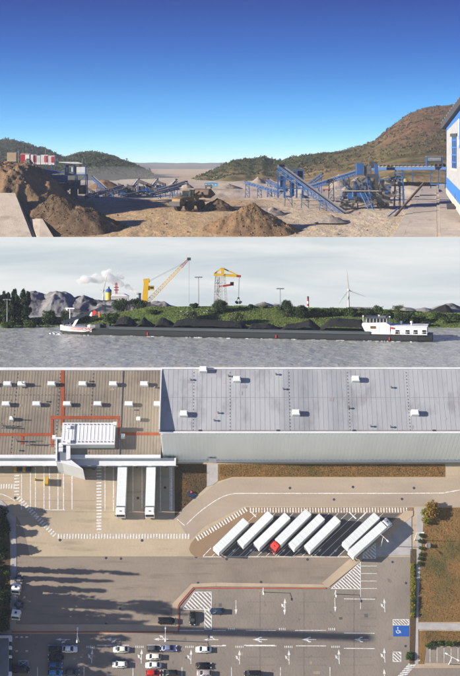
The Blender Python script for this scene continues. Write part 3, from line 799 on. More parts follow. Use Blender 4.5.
def cab(root, x0, mt, deflector=True):
    """tractor: cab back at x0, nose at x0+2.3, chassis behind"""
    b = MB()
    prof = [(x0, .75), (x0 + 2.25, .7), (x0 + 2.33, 1.3), (x0 + 2.28, 2.0), (x0 + 1.95, 2.95), (x0 + 1.5, 3.2), (x0, 3.25)]
    b.sideprism(prof, -1.22, 1.22)
    body = b.build('cab', mt, root, bevel=0.07)
    w = MB(); w.add([(x0 + 2.315, -1.1, 1.95), (x0 + 2.315, 1.1, 1.95), (x0 + 2.0, 1.05, 2.86), (x0 + 2.0, -1.05, 2.86), (x0 + 2.26, -1.1, 1.95), (x0 + 2.26, 1.1, 1.95), (x0 + 1.95, 1.05, 2.84), (x0 + 1.95, -1.05, 2.84)],
          [(0, 1, 2, 3), (7, 6, 5, 4), (0, 4, 5, 1), (1, 5, 6, 2), (2, 6, 7, 3), (3, 7, 4, 0)])
    w.build('windscreen', M_glass, body)
    for s in (-1, 1):
        MB().bx(x0 + .9, x0 + 1.85, s * 1.225 - .02, s * 1.225 + .02, 1.9, 2.7).build('side_window', M_glass, body)
        MB().bx(x0 + 2.0, x0 + 2.2, s * 1.42 - .1, s * 1.42 + .1, 1.9, 2.7).build('mirror', M_dark, body)
        MB().bx(x0 + 2.3, x0 + 2.37, s * .95 - .2, s * .95 + .2, .85, 1.1).build('headlight', M_white, body)
    if deflector:
        MB().sideprism([(x0 + .05, 3.26), (x0 + 1.5, 3.26), (x0 + .5, 3.8), (x0 + .05, 3.85)], -1.05, 1.05).build('roof_deflector', mt, body)
    MB().bx(x0 + .6, x0 + 1.2, -.3, .3, 3.27, 3.32 if not deflector else 3.56).build('roof_hatch', M_glass, body)
    MB().bx(x0 - 3.6, x0 + 2.0, -.45, .45, .6, .9).build('chassis_rails', M_dark, root)
    for s in (-1, 1):
        wheel(root, x0 + 1.35, s * 1.02, .5, .34); wheel(root, x0 - 2.2, s * .95, .5, .5)
        MB().bx(x0 - 1.3, x0 - .1, s * .95 - .28, s * .95 + .28, .45, 1.0).build('fuel_tank', M_steel, root)
        MB().lathe([(.62, -.3), (.66, -.3), (.66, .3), (.62, .3)], 16, (0, 0, 0), 'y').build('mudguard', M_dark, root).matrix_local = Matrix.Translation((x0 - 2.2, s * .95, .52)) @ Matrix.Scale(1.0, 4)
    MB().bx(x0 - 2.8, x0 - 1.6, -.55, .55, .9, 1.08).build('fifth_wheel', M_steel, root)
M_redcab = paint('red_cab', (0.55, 0.025, 0.015), rough=0.35)
tr = [((216, 550), (246, 520.5), 'standing first in the island beside bare paving', None),
      ((240.4, 543.5), (270.5, 513.6), 'with its front nearest the crossing stripes, second on the island', None),
      ((256.6, 545.3), (287.5, 515.3), 'between two other trailers, next to the red cab', None),
      ((278, 542), (308.5, 511.6), 'coupled behind the red tractor cab', 'red'),
      ((291.6, 546.2), (322, 516.4), 'parked alongside the red-cab lorry', None),
      ((307.3, 548.4), (337.8, 518.4), 'beside the empty dark bay', None),
      ((345.2, 545.3), (377, 515.2), 'on the far side of the empty bay, without a cab', None),
      ((351, 553.7), (384, 524.2), 'coupled to a white cab beside the diagonal path', 'white')]
for i, (a, b, lab, cb) in enumerate(tr):
    hh = 3.98
    pa, pb = V(cp(*a, hh)), V(cp(*b, hh)); L = (pb - pa).length; mid = (pa + pb) / 2
    ang = math.atan2((pb - pa).y, (pb - pa).x)
    Mx = CMAT @ Matrix.Translation((mid.x, mid.y, 0.14)) @ Matrix.Rotation(ang, 4, 'Z')
    if cb == 'red': Mx = CMAT @ Matrix.Translation((mid.x, mid.y, 0.14)) @ Matrix.Rotation(ang + PI, 4, 'Z')
    t = thing('semi_trailer' if not cb else 'articulated_lorry', 'white box trailer ' + lab, 'trailer' if not cb else 'lorry', Mx, 'lorries and trailers parked on the island')
    trailer(t, L, (14, 9, 10, 12, 8, 13, 12, 9)[i])
    if cb: cab(t, L / 2 + .35, M_redcab if cb == 'red' else M_white)
for i, (x0, x1, lab) in enumerate(((116.2, 127, 'white articulated lorry backed into the dock beside the crossing stripes'), (145.2, 155.8, 'white articulated lorry backed into the dock nearer the dark planting bed'))):
    top = V(cp((x0 + x1) / 2, 461.5, 3.98)); bot = V(cp((x0 + x1) / 2, 505.8, 3.98)); L = (top - bot).length
    mid = (top + bot) / 2
    t = thing('articulated_lorry', lab, 'lorry', CMAT @ Matrix.Translation((mid.x, mid.y, 0.02)) @ Matrix.Rotation(-PI / 2, 4, 'Z') @ Matrix.Scale(1.14, 4, (0, 1, 0)), 'lorries backed into the loading docks')
    trailer(t, L, 12); cab(t, L / 2 + .35, M_white)
for (x, y, lab) in ((18, 586, 'white tractor unit without trailer near the yellow shrub'), (18, 611.5, 'white tractor unit without trailer near the footway corner')):
    t = thing('tractor_unit', lab, 'truck', cM(x, y, 0.03, math.radians(-97)), 'tractor units parked by the verge')
    cab(t, 0.4, M_white, deflector=False)
# ---- cars
def car_meshes():
    """shared meshes of one saloon / hatchback and one van"""
    out = {}
    for kind in ('hatch', 'saloon', 'van'):
        L, Wd = {'hatch': (4.25, 1.80), 'saloon': (4.6, 1.82), 'van': (4.9, 1.95)}[kind]
        h = {'hatch': 1.48, 'saloon': 1.44, 'van': 1.9}[kind]
        st = []
        belt = .92 if kind != 'van' else 1.1
        xs = [(-.5, .60, .30), (-.485, .78, .52), (-.44, .86, .70), (-.3, .99, .93), (0, 1, .94), (.2, 1, .92), (.33, .98, .82), (.44, .9, .72), (.49, .76, .60), (.5, .6, .42)]
        rings = []
        for fx, fw, fz in xs:
            w = Wd / 2 * fw; zt = belt * (fz if kind != 'van' or fx > .3 else min(1, fz + .05)); z0 = .22 + (.12 if abs(fx) > .48 else 0)
            if kind == 'hatch' and fx < -.3: zt = belt * min(.98, fz + .15)
            x = fx * L
            rings.append([(x, -w * .9, z0), (x, -w, z0 + .12), (x, -w, zt * .72), (x, -w * .95, zt * .93), (x, -w * .82, zt), (x, w * .82, zt), (x, w * .95, zt * .93), (x, w, zt * .72), (x, w, z0 + .12), (x, w * .9, z0)])
        body = MB().loft(rings)
        # glasshouse
        f0, f1, r1, r0 = {'hatch': (.27, .08, -.36, -.47), 'saloon': (.24, .06, -.24, -.38), 'van': (.34, .2, -.46, -.49)}[kind]
        wb_, wt = Wd / 2 * .90, Wd / 2 * .70
        zb, zt = belt - .03, h - .05
        g = MB().loft([[(f0 * L, -wb_ * .9, zb), (f0 * L, wb_ * .9, zb), (r0 * L, wb_ * .9, zb), (r0 * L, -wb_ * .9, zb)],
                       [(f1 * L, -wt, zt), (f1 * L, wt, zt), (r1 * L, wt, zt), (r1 * L, -wt, zt)]])
        rf_ = MB().loft([[((f1 + .012) * L, -wt * 1.03, zt - .02), ((f1 + .012) * L, wt * 1.03, zt - .02), ((r1 - .012) * L, wt * 1.03, zt - .02), ((r1 - .012) * L, -wt * 1.03, zt - .02)],
                         [((f1 - .03) * L, -wt * .9, h), ((f1 - .03) * L, wt * .9, h), ((r1 + .03) * L, wt * .9, h), ((r1 + .03) * L, -wt * .9, h)]])
        pil = MB()
        for s in (-1, 1):
            pil.bar((f0 * L, s * wb_ * .905, zb), (f1 * L, s * wt * 1.01, zt), .08); pil.bar((r0 * L, s * wb_ * .905, zb), (r1 * L, s * wt * 1.01, zt), .09)
            pil.bar(((f0 + r0) / 2 * L, s * wb_ * .91, zb), ((f1 + r1) / 2 * L, s * wt * 1.02, zt), .08)
        out[kind] = (L, Wd, body, g, rf_, pil)
    return out
CARM = car_meshes()
CAR_SHARED = {}
def car(name, label, kind, M, pm, roofm=None, group='cars parked in the car park'):
    L, Wd, body, g, rf_, pil = CARM[kind]
    t = thing(name, label, 'car', M, group)
    key = (kind, pm.name, roofm.name if roofm else '')
    if key not in CAR_SHARED:
        S = {}
        S['body'] = body.mesh('body', pm, True); S['glass'] = g.mesh('windows', M_glass); S['roof'] = rf_.mesh('roof', roofm or pm, True); S['pillars'] = pil.mesh('pillars', pm)
        CAR_SHARED[key] = S
    S = CAR_SHARED[key]
    b = link_mesh('body', S['body'], t); md = b.modifiers.new('s', 'SUBSURF'); md.levels = 1; md.render_levels = 1
    gl = link_mesh('windows', S['glass'], t); link_mesh('pillars', S['pillars'], gl)
    r = link_mesh('roof', S['roof'], t)
    for sx in (-1, 1):
        for sy in (-1, 1): wheel(t, sx * L * .31, sy * (Wd / 2 - .13), .32, .22)
    for s in (-1, 1):
        MB().box((L * .462, s * Wd * .33, .62), (.16, .36, .14)).build('headlight', M_white, t)
        MB().box((-L * .47, s * Wd * .36, .72), (.12, .3, .16)).build('tail_light', MC_kerbred, t)
        MB().box((L * .2, s * (Wd / 2 + .08), .95), (.14, .18, .12)).build('door_mirror', pm, t)
        MB().box((-L*.02, s * Wd * .497, .70), (.16, .03, .03)).build('door_handle', M_steel, t)
    return t
P = {'black': paint('car_black', (0.012, 0.012, 0.014), .25), 'white': paint('car_white', (0.75, 0.75, 0.74), .3), 'blue': paint('car_blue', (0.03, 0.09, 0.20), .3), 'sky': paint('car_light_blue', (0.05, 0.22, 0.42), .3),
     'grey': paint('car_grey', (0.08, 0.085, 0.095), .3), 'silver': paint('car_silver', (0.42, 0.42, 0.44), .3, metal=.4), 'red': paint('car_red', (0.5, 0.02, 0.015), .3), 'lilac': paint('car_blue_silver', (0.22, 0.26, 0.40), .3, metal=.3),
     'rose': paint('car_rose_silver', (0.42, 0.36, 0.37), .3, metal=.3), 'navy': paint('car_navy', (0.02, 0.035, 0.075), .25), 'cream': paint('car_cream', (0.68, 0.66, 0.58), .3)}
cars = [((56, 649.6), 0, 'black', 'hatch', 'black hatchback nose to tail with the white car by the lane'),
        ((69.6, 649.7), 0, 'white', 'saloon', 'white car parked behind the black hatchback'),
        ((56, 657.6), 180, 'black', 'saloon', 'black saloon between a black hatchback and a blue car'),
        ((55.3, 665.8), 0, 'blue', 'hatch', 'dark blue hatchback below the black saloon'),
        ((55.3, 673.6), 0, 'sky', 'hatch', 'light blue hatchback at the end of the shaded row'),
        ((71.7, 672.8), 0, 'grey', 'saloon', 'dark grey saloon beside the light blue hatchback'),
        ((21.2, 670), 0, 'black', 'van', 'black estate parked beside the gate building'),
        ((121.3, 650), 180, 'cream', 'saloon', 'creamy white saloon parked alone next to the lane line'),
        ((119.8, 665), 180, 'white', 'hatch', 'white hatchback in the bay below the cream saloon'),
        ((153.6, 649), 0, 'grey', 'hatch', 'dark grey hatchback in front of the blue silver car'),
        ((169.2, 648.7), 0, 'lilac', 'saloon', 'blue silver saloon touching the lane beside a grey hatchback'),
        ((203.5, 650), 180, 'white', 'saloon', 'white saloon parked above a black car with empty bays beside'),
        ((153.6, 657.3), 180, 'cream', 'hatch', 'cream hatchback below the dark grey hatchback'),
        ((153.4, 665.7), 180, 'white', 'saloon', 'white saloon above the red car'),
        ((153.2, 673.6), 0, 'red', 'hatch', 'bright red hatchback below the white saloon'),
        ((170, 673.4), 180, 'black', 'hatch', 'black hatchback beside the bright red car'),
        ((203.5, 666), 0, 'black', 'saloon', 'black saloon parked above the pinkish silver car'),
        ((204.3, 673.8), 180, 'rose', 'hatch', 'pinkish silver hatchback below the black saloon'),
        ((192.5, 618.6), -90, 'black', 'hatch', 'black hatchback in the bay framed by white hatching'),
        ((217, 611.6), 180, 'navy', 'hatch', 'navy hatchback beside the hatched corner throwing a long shadow'),
        ((252.5, 674.5), 180, 'black', 'van', 'black estate car parked alone in the open rows')]
for (x, y), rot, col, kind, lab in cars:
    car('car', lab, kind, cM(x, y, 0.035, math.radians(rot)), P[col])
car('pickup', 'dark pickup standing on the apron outside the angled footway', 'van', cM(166.5, 621.4, 0.025, 0), P['black'], group='cars parked on the apron')
# dark machine and small dock furniture
t = thing('yard_shunter', 'dark grey shunter parked under the dock front by crossing stripes', 'vehicle', cM(89, 466.5, 0.02, 0))
MB().bx(-2.6, 2.4, -1.1, 1.1, .7, 2.3).build('body', M_dark, t, bevel=.1)
MB().bx(.6, 2.2, -1.0, 1.0, 2.31, 3.0).build('cab', P['grey'], t, bevel=.08)
for sx in (-1.6, 1.5):
    for sy in (-1, 1): wheel(t, sx, sy * 1.0, .5, .3)
t = thing('grit_box', 'yellow storage box standing among the dock bay lines', 'box', cM(47, 482.5, 0.03, 0))
MB().bx(-.55, .55, -1.1, 1.1, 0, 1.7).build('body', MC_yel, t, bevel=.05); MB().bx(-.6, .6, -1.15, 1.15, 1.7, 1.9).build('lid', MC_yel, t, bevel=.05)
for x, y, lab in ((99.5, 463.5, 'yellow dock bollard beside the shunter'), (72.5, 474, 'small yellow bollard at the end of the dock lines'), (35.5, 480, 'low yellow and dark bollard left of the yellow box')):
    t = thing('bollard', lab, 'bollard', cM(x, y, 0.02, 0)); MB().lathe([(.3, 0), (.3, 1.0), (.22, 1.12)], 10).build('post', MC_yel, t); MB().lathe([(.31, .45), (.31, .7)], 10).build('band', M_dark, t)
t = thing('dock_barrier', 'dark yellow striped dock leveller beside the first bay lines', 'barrier', cM(23, 468.5, .02, 0))
for i in range(6): MB().bx(-2.7 + i * .9, -1.8 + i * .9, -1.1, 1.1, 0.02, 1.0 + .01 * (i % 2)).build('panel', MC_yel if i % 3 == 0 else M_dark, t)
t = thing('site_board', 'dark blue board with red cap lying on the bare planting bed', 'board', cM(191.5, 494.6, .06, math.radians(-40)))
MB().bx(-1.25, 1.25, -.75, .75, 0, .28).build('panel', P['navy'], t, bevel=.03); MB().bx(-1.32, 1.32, .755, .82, 0, .3).build('frame', M_steel, t); MB().lathe([(.34, .28), (.34, .6), (.2, .7)], 10, (-.35, .55, 0)).build('cap', P['red'], t)
# repair patches and worn strips on the roofs
rp_ = random.Random(31)
MC_patch = [mat('roof_patch_%d' % k, c_, tuple(x * .85 for x in c_), rough=.85, scale=.4) for k, c_ in enumerate(((.27, .26, .275), (.39, .375, .39), (.31, .30, .32)))]
for k in range(9):
    x = rp_.uniform(185, 455); y = rp_.uniform(374, 426); w, h = rp_.uniform(2, 7), rp_.uniform(1.5, 4)
    MB().prism(cps([(x, y), (x + w, y), (x + w, y + h), (x, y + h)], HB), HB + .036, HB + .05).build('roof_patch', MC_patch[k % 3], b0)
MC_patch2 = [mat('roof_patch_tan_%d' % k, c_, tuple(x * .85 for x in c_), rough=.85, scale=.4) for k, c_ in enumerate(((.20, .165, .125), (.28, .23, .17)))]
for k in range(8):
    x = rp_.uniform(2, 150); y = rp_.uniform(374, 450); w, h = rp_.uniform(2, 6), rp_.uniform(1.2, 3)
    if 48 < x < 122 and y > 408: continue
    MB().prism(cps([(x, y), (x + w, y), (x + w, y + h), (x, y + h)], HA), HA + .051, HA + .065).build('roof_patch', MC_patch2[k % 2], b1)
for k in range(10):
    x = rp_.uniform(4, 156); y = rp_.uniform(372, 452)
    if 46 < x < 124 and y > 408: continue
    u, v = cp(x, y, HA); MB().lathe([(.22, HA), (.16, HA + .5), (.3, HA + .6), (.25, HA + .75)], 8, (u, v, 0)).build('roof_vent', M_steel, b1)
for k in range(10):
    x = rp_.uniform(180, 455); y = rp_.uniform(374, 428)
    u, v = cp(x, y, HB); MB().lathe([(.25, HB), (.18, HB + .5), (.34, HB + .6), (.28, HB + .8)], 8, (u, v, 0)).build('roof_vent', M_steel, b0)
# painted bay numbers are gone, but asphalt repairs and oil patches stay
for k in range(16):
    x = rp_.uniform(60, 400); y = rp_.uniform(592, 676); w, h = rp_.uniform(2, 9), rp_.uniform(1.2, 4)
    if y < 640 and x < 216: continue
    MB().prism(cps([(x, y), (x + w, y), (x + w, y + h), (x, y + h)]), .032, .045).build('asphalt_patch', (MC_patch2[0], MC_bay, MC_patch2[1])[k % 3] if k % 3 == 1 and w < 4 else MC_patch2[k % 2], carpark)
# lamp posts, thin and tall
def lamp(x, y, lab, arms=(0, PI), H=7.0, par=0.05):
    t = thing('street_lamp', lab, 'lamp', cM(x, y, par, 0), 'street lamps of the yard and car park')
    MB().lathe([(.16, 0), (.12, .4), (.07, H)], 8).build('post', M_white, t)
    for a in arms:
        e = V((math.cos(a) * 1.5, math.sin(a) * 1.5, H + .15))
        MB().bar((0, 0, H - .05), e, .08).build('arm', M_white, t)
        MB().box(e + V((math.cos(a) * .3, math.sin(a) * .3, 0)), (.75, .35, .14), Matrix.Rotation(a, 3, 'Z')).build('lamp_head', M_white, t)
lamp(381, 546, 'white double armed lamp post on the triangular grey paving', (math.radians(140), math.radians(-50)), 8)
lamp(79, 641.5, 'white lamp post in the shaded lane near the cars', (PI / 2, -PI / 2), 6)
lamp(166, 640.5, 'white lamp post beside the angled footway corner', (PI / 2, -PI / 2), 6)
lamp(263, 592, 'white lamp post at the top edge of the open parking rows', (-PI / 2,), 4)
lamp(449, 664, 'white lamp post at the small parking bay below the lawn', (math.radians(150), math.radians(-30)), 7)
lamp(414.5, 540, 'thin lamp post beside the shrub-lined path', (0,), 6)
lamp(335, 594, 'white lamp post at the tip of the hatched triangle', (-PI / 2,), 3.6)
t = thing('utility_box', 'small white utility box at the edge of the brown lawn', 'box', cM(428, 546, .07, 0)); MB().bx(-.6, .6, -.5, .5, 0, 1.0).build('body', M_white, t, bevel=.04); MB().bx(-.66, .66, -.56, .56, 1.0, 1.08).build('lid', M_steel, t)

# ---- plants of the yard
SHR = {}
def shrub_mesh(key, mt, r, n, seed, leaf, zf=.8):
    if key not in SHR:
        rr = random.Random(seed)
        cl = [(rr.uniform(-.4, .4) * r, rr.uniform(-.4, .4) * r, r * zf * rr.uniform(.5, .9), r * rr.uniform(.4, .65), r * rr.uniform(.4, .65), r * zf * rr.uniform(.35, .6)) for _ in range(7)]
        SHR[key] = quads_mesh('foliage', leaves(crown_points(cl, n, seed), leaf, seed), mt)
    return SHR[key]
def shrub(name, lab, x, y, key, sc=1.0, group=None, cat='shrub', stemh=.5, h0=.1):
    t = thing(name, lab, cat, cM(x, y, h0, rng.uniform(0, 6)) @ Matrix.Scale(sc, 4), group)
    link_mesh('foliage', SHR[key], t)
    m = MB()
    for i in range(4): m.tube((0, 0, 0), (.3 * math.cos(i * 1.6), .3 * math.sin(i * 1.6), stemh), .05, 5, .02)
    m.build('stem', MC_bark, t)
    return t
for i in range(3):
    shrub_mesh('g%d' % i, MC_leafG, 1.1, 420, 20 + i, .17); shrub_mesh('y%d' % i, MC_leafY, 1.1, 420, 30 + i, .17)
    shrub_mesh('d%d' % i, MC_leafD, 1.3, 500, 40 + i, .2)
shrub_mesh('a0', MC_leafA, 1.6, 700, 51, .2)
for i, (x, y) in enumerate(((421.2, 536), (420, 541.5), (421, 548), (420.6, 555), (419.6, 559), (419.4, 564))):
    shrub('shrub', 'small round green shrub planted in the grey paved path', x, y, 'g%d' % (i % 3), .75, 'round shrubs in the path')
yy = 566
i = 0
while yy < 619:
    k = 'y%d' % (i % 3) if yy < 600 else ('g%d' % (i % 3) if i % 2 else 'y%d' % (i % 3))
    shrub('hedge_shrub', ('yellow leaved' if k[0] == 'y' else 'fresh green') + ' shrub in the narrow planting strip', 413.2 + rng.uniform(-.8, .8), yy, k, rng.uniform(.75, 1.1), 'shrubs of the narrow planting strip'); yy += rng.uniform(3.2, 5.2); i += 1
for i, (x, y) in enumerate(((410, 655), (408.5, 658), (407.6, 655.5))): shrub('shrub', 'green shrub on the rounded kerb below the blue bay', x, y, 'g%d' % i, .95, 'shrubs by the rounded kerb')
for i, (x, y) in enumerate(((433, 644), (440, 643.5), (447, 643.5), (454, 643.5), (428, 646.5))): shrub('shrub', 'low green shrub along the edge of the small parking bay', x, y, 'g%d' % (i % 3), .95, 'shrubs by the small parking bay')
for i, (x, y) in enumerate(((428, 512.5), (432, 508.5), (424.5, 514), (431, 514))):
    shrub('tall_shrub', ('rusty orange' if i in (1, 3) else 'tall yellow') + ' shrub at the corner of the brown lawn', x, y, 'a0' if i in (1, 3) else 'y%d' % i, 1.5, 'yellowing shrubs at the lawn corner', stemh=1)
shrub('tall_shrub', 'bright green shrub at the corner of the brown lawn', 426, 521, 'y1', 1.5)
for i in range(34):
    x = rng.uniform(-10, 7); y = 513 + i * 3.45 + rng.uniform(-2, 2)
    if x > 2 and y < 522: x = -1
    shrub('verge_shrub', ('dark leafy shrub in the planted verge beside the yard', 'dark leafy shrub in the planted verge beside the yard', 'fresh green shrub in the planted verge beside the yard', 'yellow leaved shrub in the planted verge beside the yard')[i % 4], x, y, ('d%d', 'd%d', 'g%d', 'y%d')[i % 4] % (i % 3), rng.uniform(1.0, 1.7), 'shrubs of the planted verge')
# trees of the verge: tall slim crowns just left of the frame throw the long shadows
def slim_tree(x, y, H, rr_, seed, lab, mt=MC_leafD, n=2600):
    t = thing('tree', lab, 'tree', cM(x, y, .1, 0), 'trees of the planted verge')
    r = random.Random(seed)
    MB().tube((0, 0, 0), (0, 0, H * .8), .28, 8, .08).build('trunk', MC_bark, t)
    lm = MB()
    for i in range(9):
        a = r.uniform(0, 6.28); z = H * r.uniform(.25, .7); lm.tube((0, 0, z), (math.cos(a) * rr_ * .8, math.sin(a) * rr_ * .8, z + H * .12), .09, 5, .03)
    lm.build('limb', MC_bark, t)
    cl = []
    for i in range(22):
        z = r.uniform(.10, .95); w = rr_ * (1 - abs(z - .45) * .9); a = r.uniform(0, 6.28)
        cl.append((math.cos(a) * w * .6, math.sin(a) * w * .6, H * z, w * .55, w * .55, H * .09))
    link_mesh('crown', quads_mesh('crown', leaves(crown_points(cl, n, seed), .42, seed), mt), t)
vt = [(-16, 568, 22, .8), (-15, 577, 19, .7), (-16, 587, 18, 1.1), (-20, 597, 27, 1.7), (-26, 604, 31, 2.0), (-15, 612, 21, 1.8), (-24, 617, 24, 1.6)]
vt += [(-14 - 7 * (k % 2), 622 + k * 7, 15 + 3 * (k % 3), 2.6) for k in range(9)] + [(-12, 548, 8, 1.8), (-12, 531, 7, 1.8), (-11, 511, 8, 2.2), (-26, 519, 11, 2.4)]
for i, (x, y, H, r_) in enumerate(vt):
    slim_tree(x, y, H, r_, 60 + i, 'tall tree beyond the planted verge shading the apron')
# unseen slim chimney added off to the left to lay a shadow along the lane
t = thing('chimney', 'slim tall unseen chimney added to shade the lane', 'chimney', cM(-62, 621.5, 0, 0))
MB().lathe([(1.45, 0), (1.1, 62)], 20).build('shaft', MC_path, t); MB().lathe([(1.25, 60), (1.25, 61.5)], 20).build('band', MC_kerbred, t)
# dry grass tufts on the lawns
def tufts(name, lab, poly, n, seed, size, mt):
    r = np.random.RandomState(seed)
    pts = np.array(cps(poly)); mn, mx = pts.min(0), pts.max(0)
    q = mn + (mx - mn) * r.rand(n * 2, 2)
    def inside(p):
        c = np.zeros(len(p), bool); j = len(pts) - 1
        for i in range(len(pts)):
            cond = ((pts[i, 1] > p[:, 1]) != (pts[j, 1] > p[:, 1])) & (p[:, 0] < (pts[j, 0] - pts[i, 0]) * (p[:, 1] - pts[i, 1]) / (pts[j, 1] - pts[i, 1] + 1e-12) + pts[i, 0])
            c ^= cond; j = i
        return c
    q = q[inside(q)][:n]
    cen = np.concatenate([q, .06 + size * .5 * r.rand(len(q), 1)], 1)
    me = quads_mesh(name, leaves(cen, size, seed), mt)
    o = bpy.data.objects.new(name, me); C.objects.link(o); o.matrix_world = CMAT
    tag(o, lab, 'grass', kind='stuff')
MC_dry = mat('dry_grass', (0.17, 0.098, 0.034), (0.10, 0.078, 0.026), rough=1, scale=0.1, island=True, lo=.3, hi=.7)
tufts('grass', 'dry brown grass of the large lawn', [(425.5, 509), (540, 507), (540, 621), (418, 621), (421, 590), (422, 560)], 14000, 5, .13, MC_dry)
tufts('grass', 'rusty brown grass of the strip below the warehouse wall', [(219.5, 464.5), (444.5, 464.5), (444.5, 476.5), (219.5, 476.5)], 9000, 6, .13, MC_dry)
tufts('grass', 'dull grass of the bare planting bed beside the docks', [(175, 465), (206, 465), (206, 486), (177, 513)], 2200, 8, .14, MC_dry)
tufts('grass', 'dry grass of the small lawn by the crossing path', [(425, 631), (540, 633), (540, 645.5), (427, 645.5)], 3000, 9, .13, MC_dry)
# ================================================================== RIVER WITH COAL BARGE (middle terrace)
edge = CMAT @ V((0, ayt, HA))
YB0 = edge.y + 0.4
WZ = edge.z - 0.35
DW = CZ - WZ
def yw(row): return DW * F / (row - HOR)
def wp(px, row, h=0):
    y = yw(row); return V(((px - CX) / F * y, y, WZ + h))

MB_water = bpy.data.materials.new('river_water'); MB_water.use_nodes = True
_n = MB_water.node_tree.nodes; _l = MB_water.node_tree.links
_p = _n['Principled BSDF']; _p.inputs['Roughness'].default_value = 0.14; _p.inputs['IOR'].default_value = 1.33
_p.inputs['Specular IOR Level'].default_value = 0.32
_tc = _n.new('ShaderNodeTexCoord'); _mp = _n.new('ShaderNodeMapping'); _mp.inputs['Scale'].default_value = (0.8, 1.0, 1)
_no = _n.new('ShaderNodeTexNoise'); _no.inputs['Scale'].default_value = 1.0; _no.inputs['Detail'].default_value = 8; _no.inputs['Roughness'].default_value = 0.65
_l.new(_tc.outputs['Object'], _mp.inputs[0]); _l.new(_mp.outputs[0], _no.inputs['Vector'])
_bp = _n.new('ShaderNodeBump'); _bp.inputs['Strength'].default_value = 0.7; _bp.inputs['Distance'].default_value = 0.5
_l.new(_no.outputs['Fac'], _bp.inputs['Height']); _l.new(_bp.outputs[0], _p.inputs['Normal'])
_p.inputs['Base Color'].default_value = (0.43, 0.455, 0.41, 1)

nx, ny = 620, 150
ys = np.linspace(YB0, 640, ny); xs = np.linspace(-135, 135, nx)
X, Y = np.meshgrid(xs, ys)
Z = WZ + 0.12 * fbm(X * .05, Y * .09, 3, 3) + 0.34 * fbm(X * .26 + 9, Y * .34, 4, 11, .65)
water = grid('water', X, Y, Z, MB_water)
tag(water, 'rippled grey river', kind='structure')

# sky over the river: tall backdrop well behind the bank
YSKY = 735.0
skm = bpy.data.materials.new('overcast_sky'); skm.use_nodes = True
_n = skm.node_tree.nodes; _l = skm.node_tree.links; _n.remove(_n['Principled BSDF'])
_e = _n.new('ShaderNodeEmission'); _l.new(_e.outputs[0], _n['Material Output'].inputs[0])
_tc = _n.new('ShaderNodeTexCoord'); _mp = _n.new('ShaderNodeMapping'); _mp.inputs['Scale'].default_value = (0.010, 0.010, 0.075)
_no = _n.new('ShaderNodeTexNoise'); _no.inputs['Scale'].default_value = 1.0; _no.inputs['Detail'].default_value = 7; _no.inputs['Roughness'].default_value = 0.55; _no.inputs['Distortion'].default_value = 0.4
_l.new(_tc.outputs['Object'], _mp.inputs[0]); _l.new(_mp.outputs[0], _no.inputs['Vector'])
_r = _n.new('ShaderNodeValToRGB'); _r.color_ramp.elements[0].position = 0.32; _r.color_ramp.elements[1].position = 0.66
SKYA, SKYB = (0.52, 0.59, 0.63, 1), (0.74, 0.755, 0.755, 1)
_r.color_ramp.elements[0].color = SKYA; _r.color_ramp.elements[1].color = SKYB
_l.new(_no.outputs['Fac'], _r.inputs['Fac']); _l.new(_r.outputs['Color'], _e.inputs['Color'])
SKY_E = _e
_e.inputs['Strength'].default_value = 0.55
t = np.linspace(-1, 1, 41)
sx = t * 210
zt = CZ - (237 - HOR) / F * YSKY; zb = 85.0
rows = np.linspace(0, 1, 9)
X = np.tile(sx, (9, 1)); Y = np.full_like(X, YSKY) - 0.0 * X; Z = np.tile((zb + (zt - zb) * rows)[:, None], (1, 41))
sky2 = grid('sky', X, Y, Z, skm)
tag(sky2, 'pale overcast sky behind the river bank', kind='structure')

# bank
MB_grass = mat('bank_grass', (0.085, 0.13, 0.026), (0.12, 0.15, 0.04), rough=1, scale=0.15, c=(0.16, 0.14, 0.055), cscale=0.08, clo=.58, chi=.75, detail=10, bump=.8, bscale=1.2)
MB_leaf = mat('bank_leaf', (0.075, 0.12, 0.025), (0.032, 0.062, 0.014), rough=.8, scale=.6, island=True, lo=.3, hi=.75, trans=.15)
MB_leafL = mat('bank_leaf_light', (0.16, 0.19, 0.075), (0.075, 0.11, 0.03), rough=.8, scale=.6, island=True, lo=.3, hi=.75, trans=.15)
MB_leafD = mat('bank_leaf_dark', (0.04, 0.066, 0.022), (0.018, 0.034, 0.012), rough=.8, scale=.6, island=True, lo=.3, hi=.75)
MB_blos = mat('blossom', (0.62, 0.62, 0.52), (0.45, 0.47, 0.36), rough=.8, scale=1)
MB_blade = mat('reed_blade', (0.15, 0.20, 0.045), (0.075, 0.115, 0.022), rough=1, scale=.1, island=True, lo=.25, hi=.75)
MB_stone = mat('bank_stone', (0.16, 0.15, 0.13), (0.09, 0.085, 0.075), rough=1, scale=1.2, bump=.6)
MB_coal = mat('coal', (0.009, 0.009, 0.010), (0.016, 0.016, 0.017), rough=.85, scale=1.5, bump=1, bscale=2.5)
MB_slag = mat('slag', (0.30, 0.29, 0.275), (0.19, 0.185, 0.18), rough=1, scale=.10, c=(0.045, 0.045, 0.047), cscale=.06, clo=.52, chi=.62, detail=10, stretch=(1, 1, .5), bump=1, bscale=1.0)
YSH, YCR = 584.0, 614.0
crest_px = [-120, 0, 40, 75, 110, 150, 180, 240, 300, 350, 400, 430, 470, 560]
crest_rw = [319, 319, 318, 318, 314, 308, 306.5, 306, 308, 308.5, 311, 313, 314, 314]
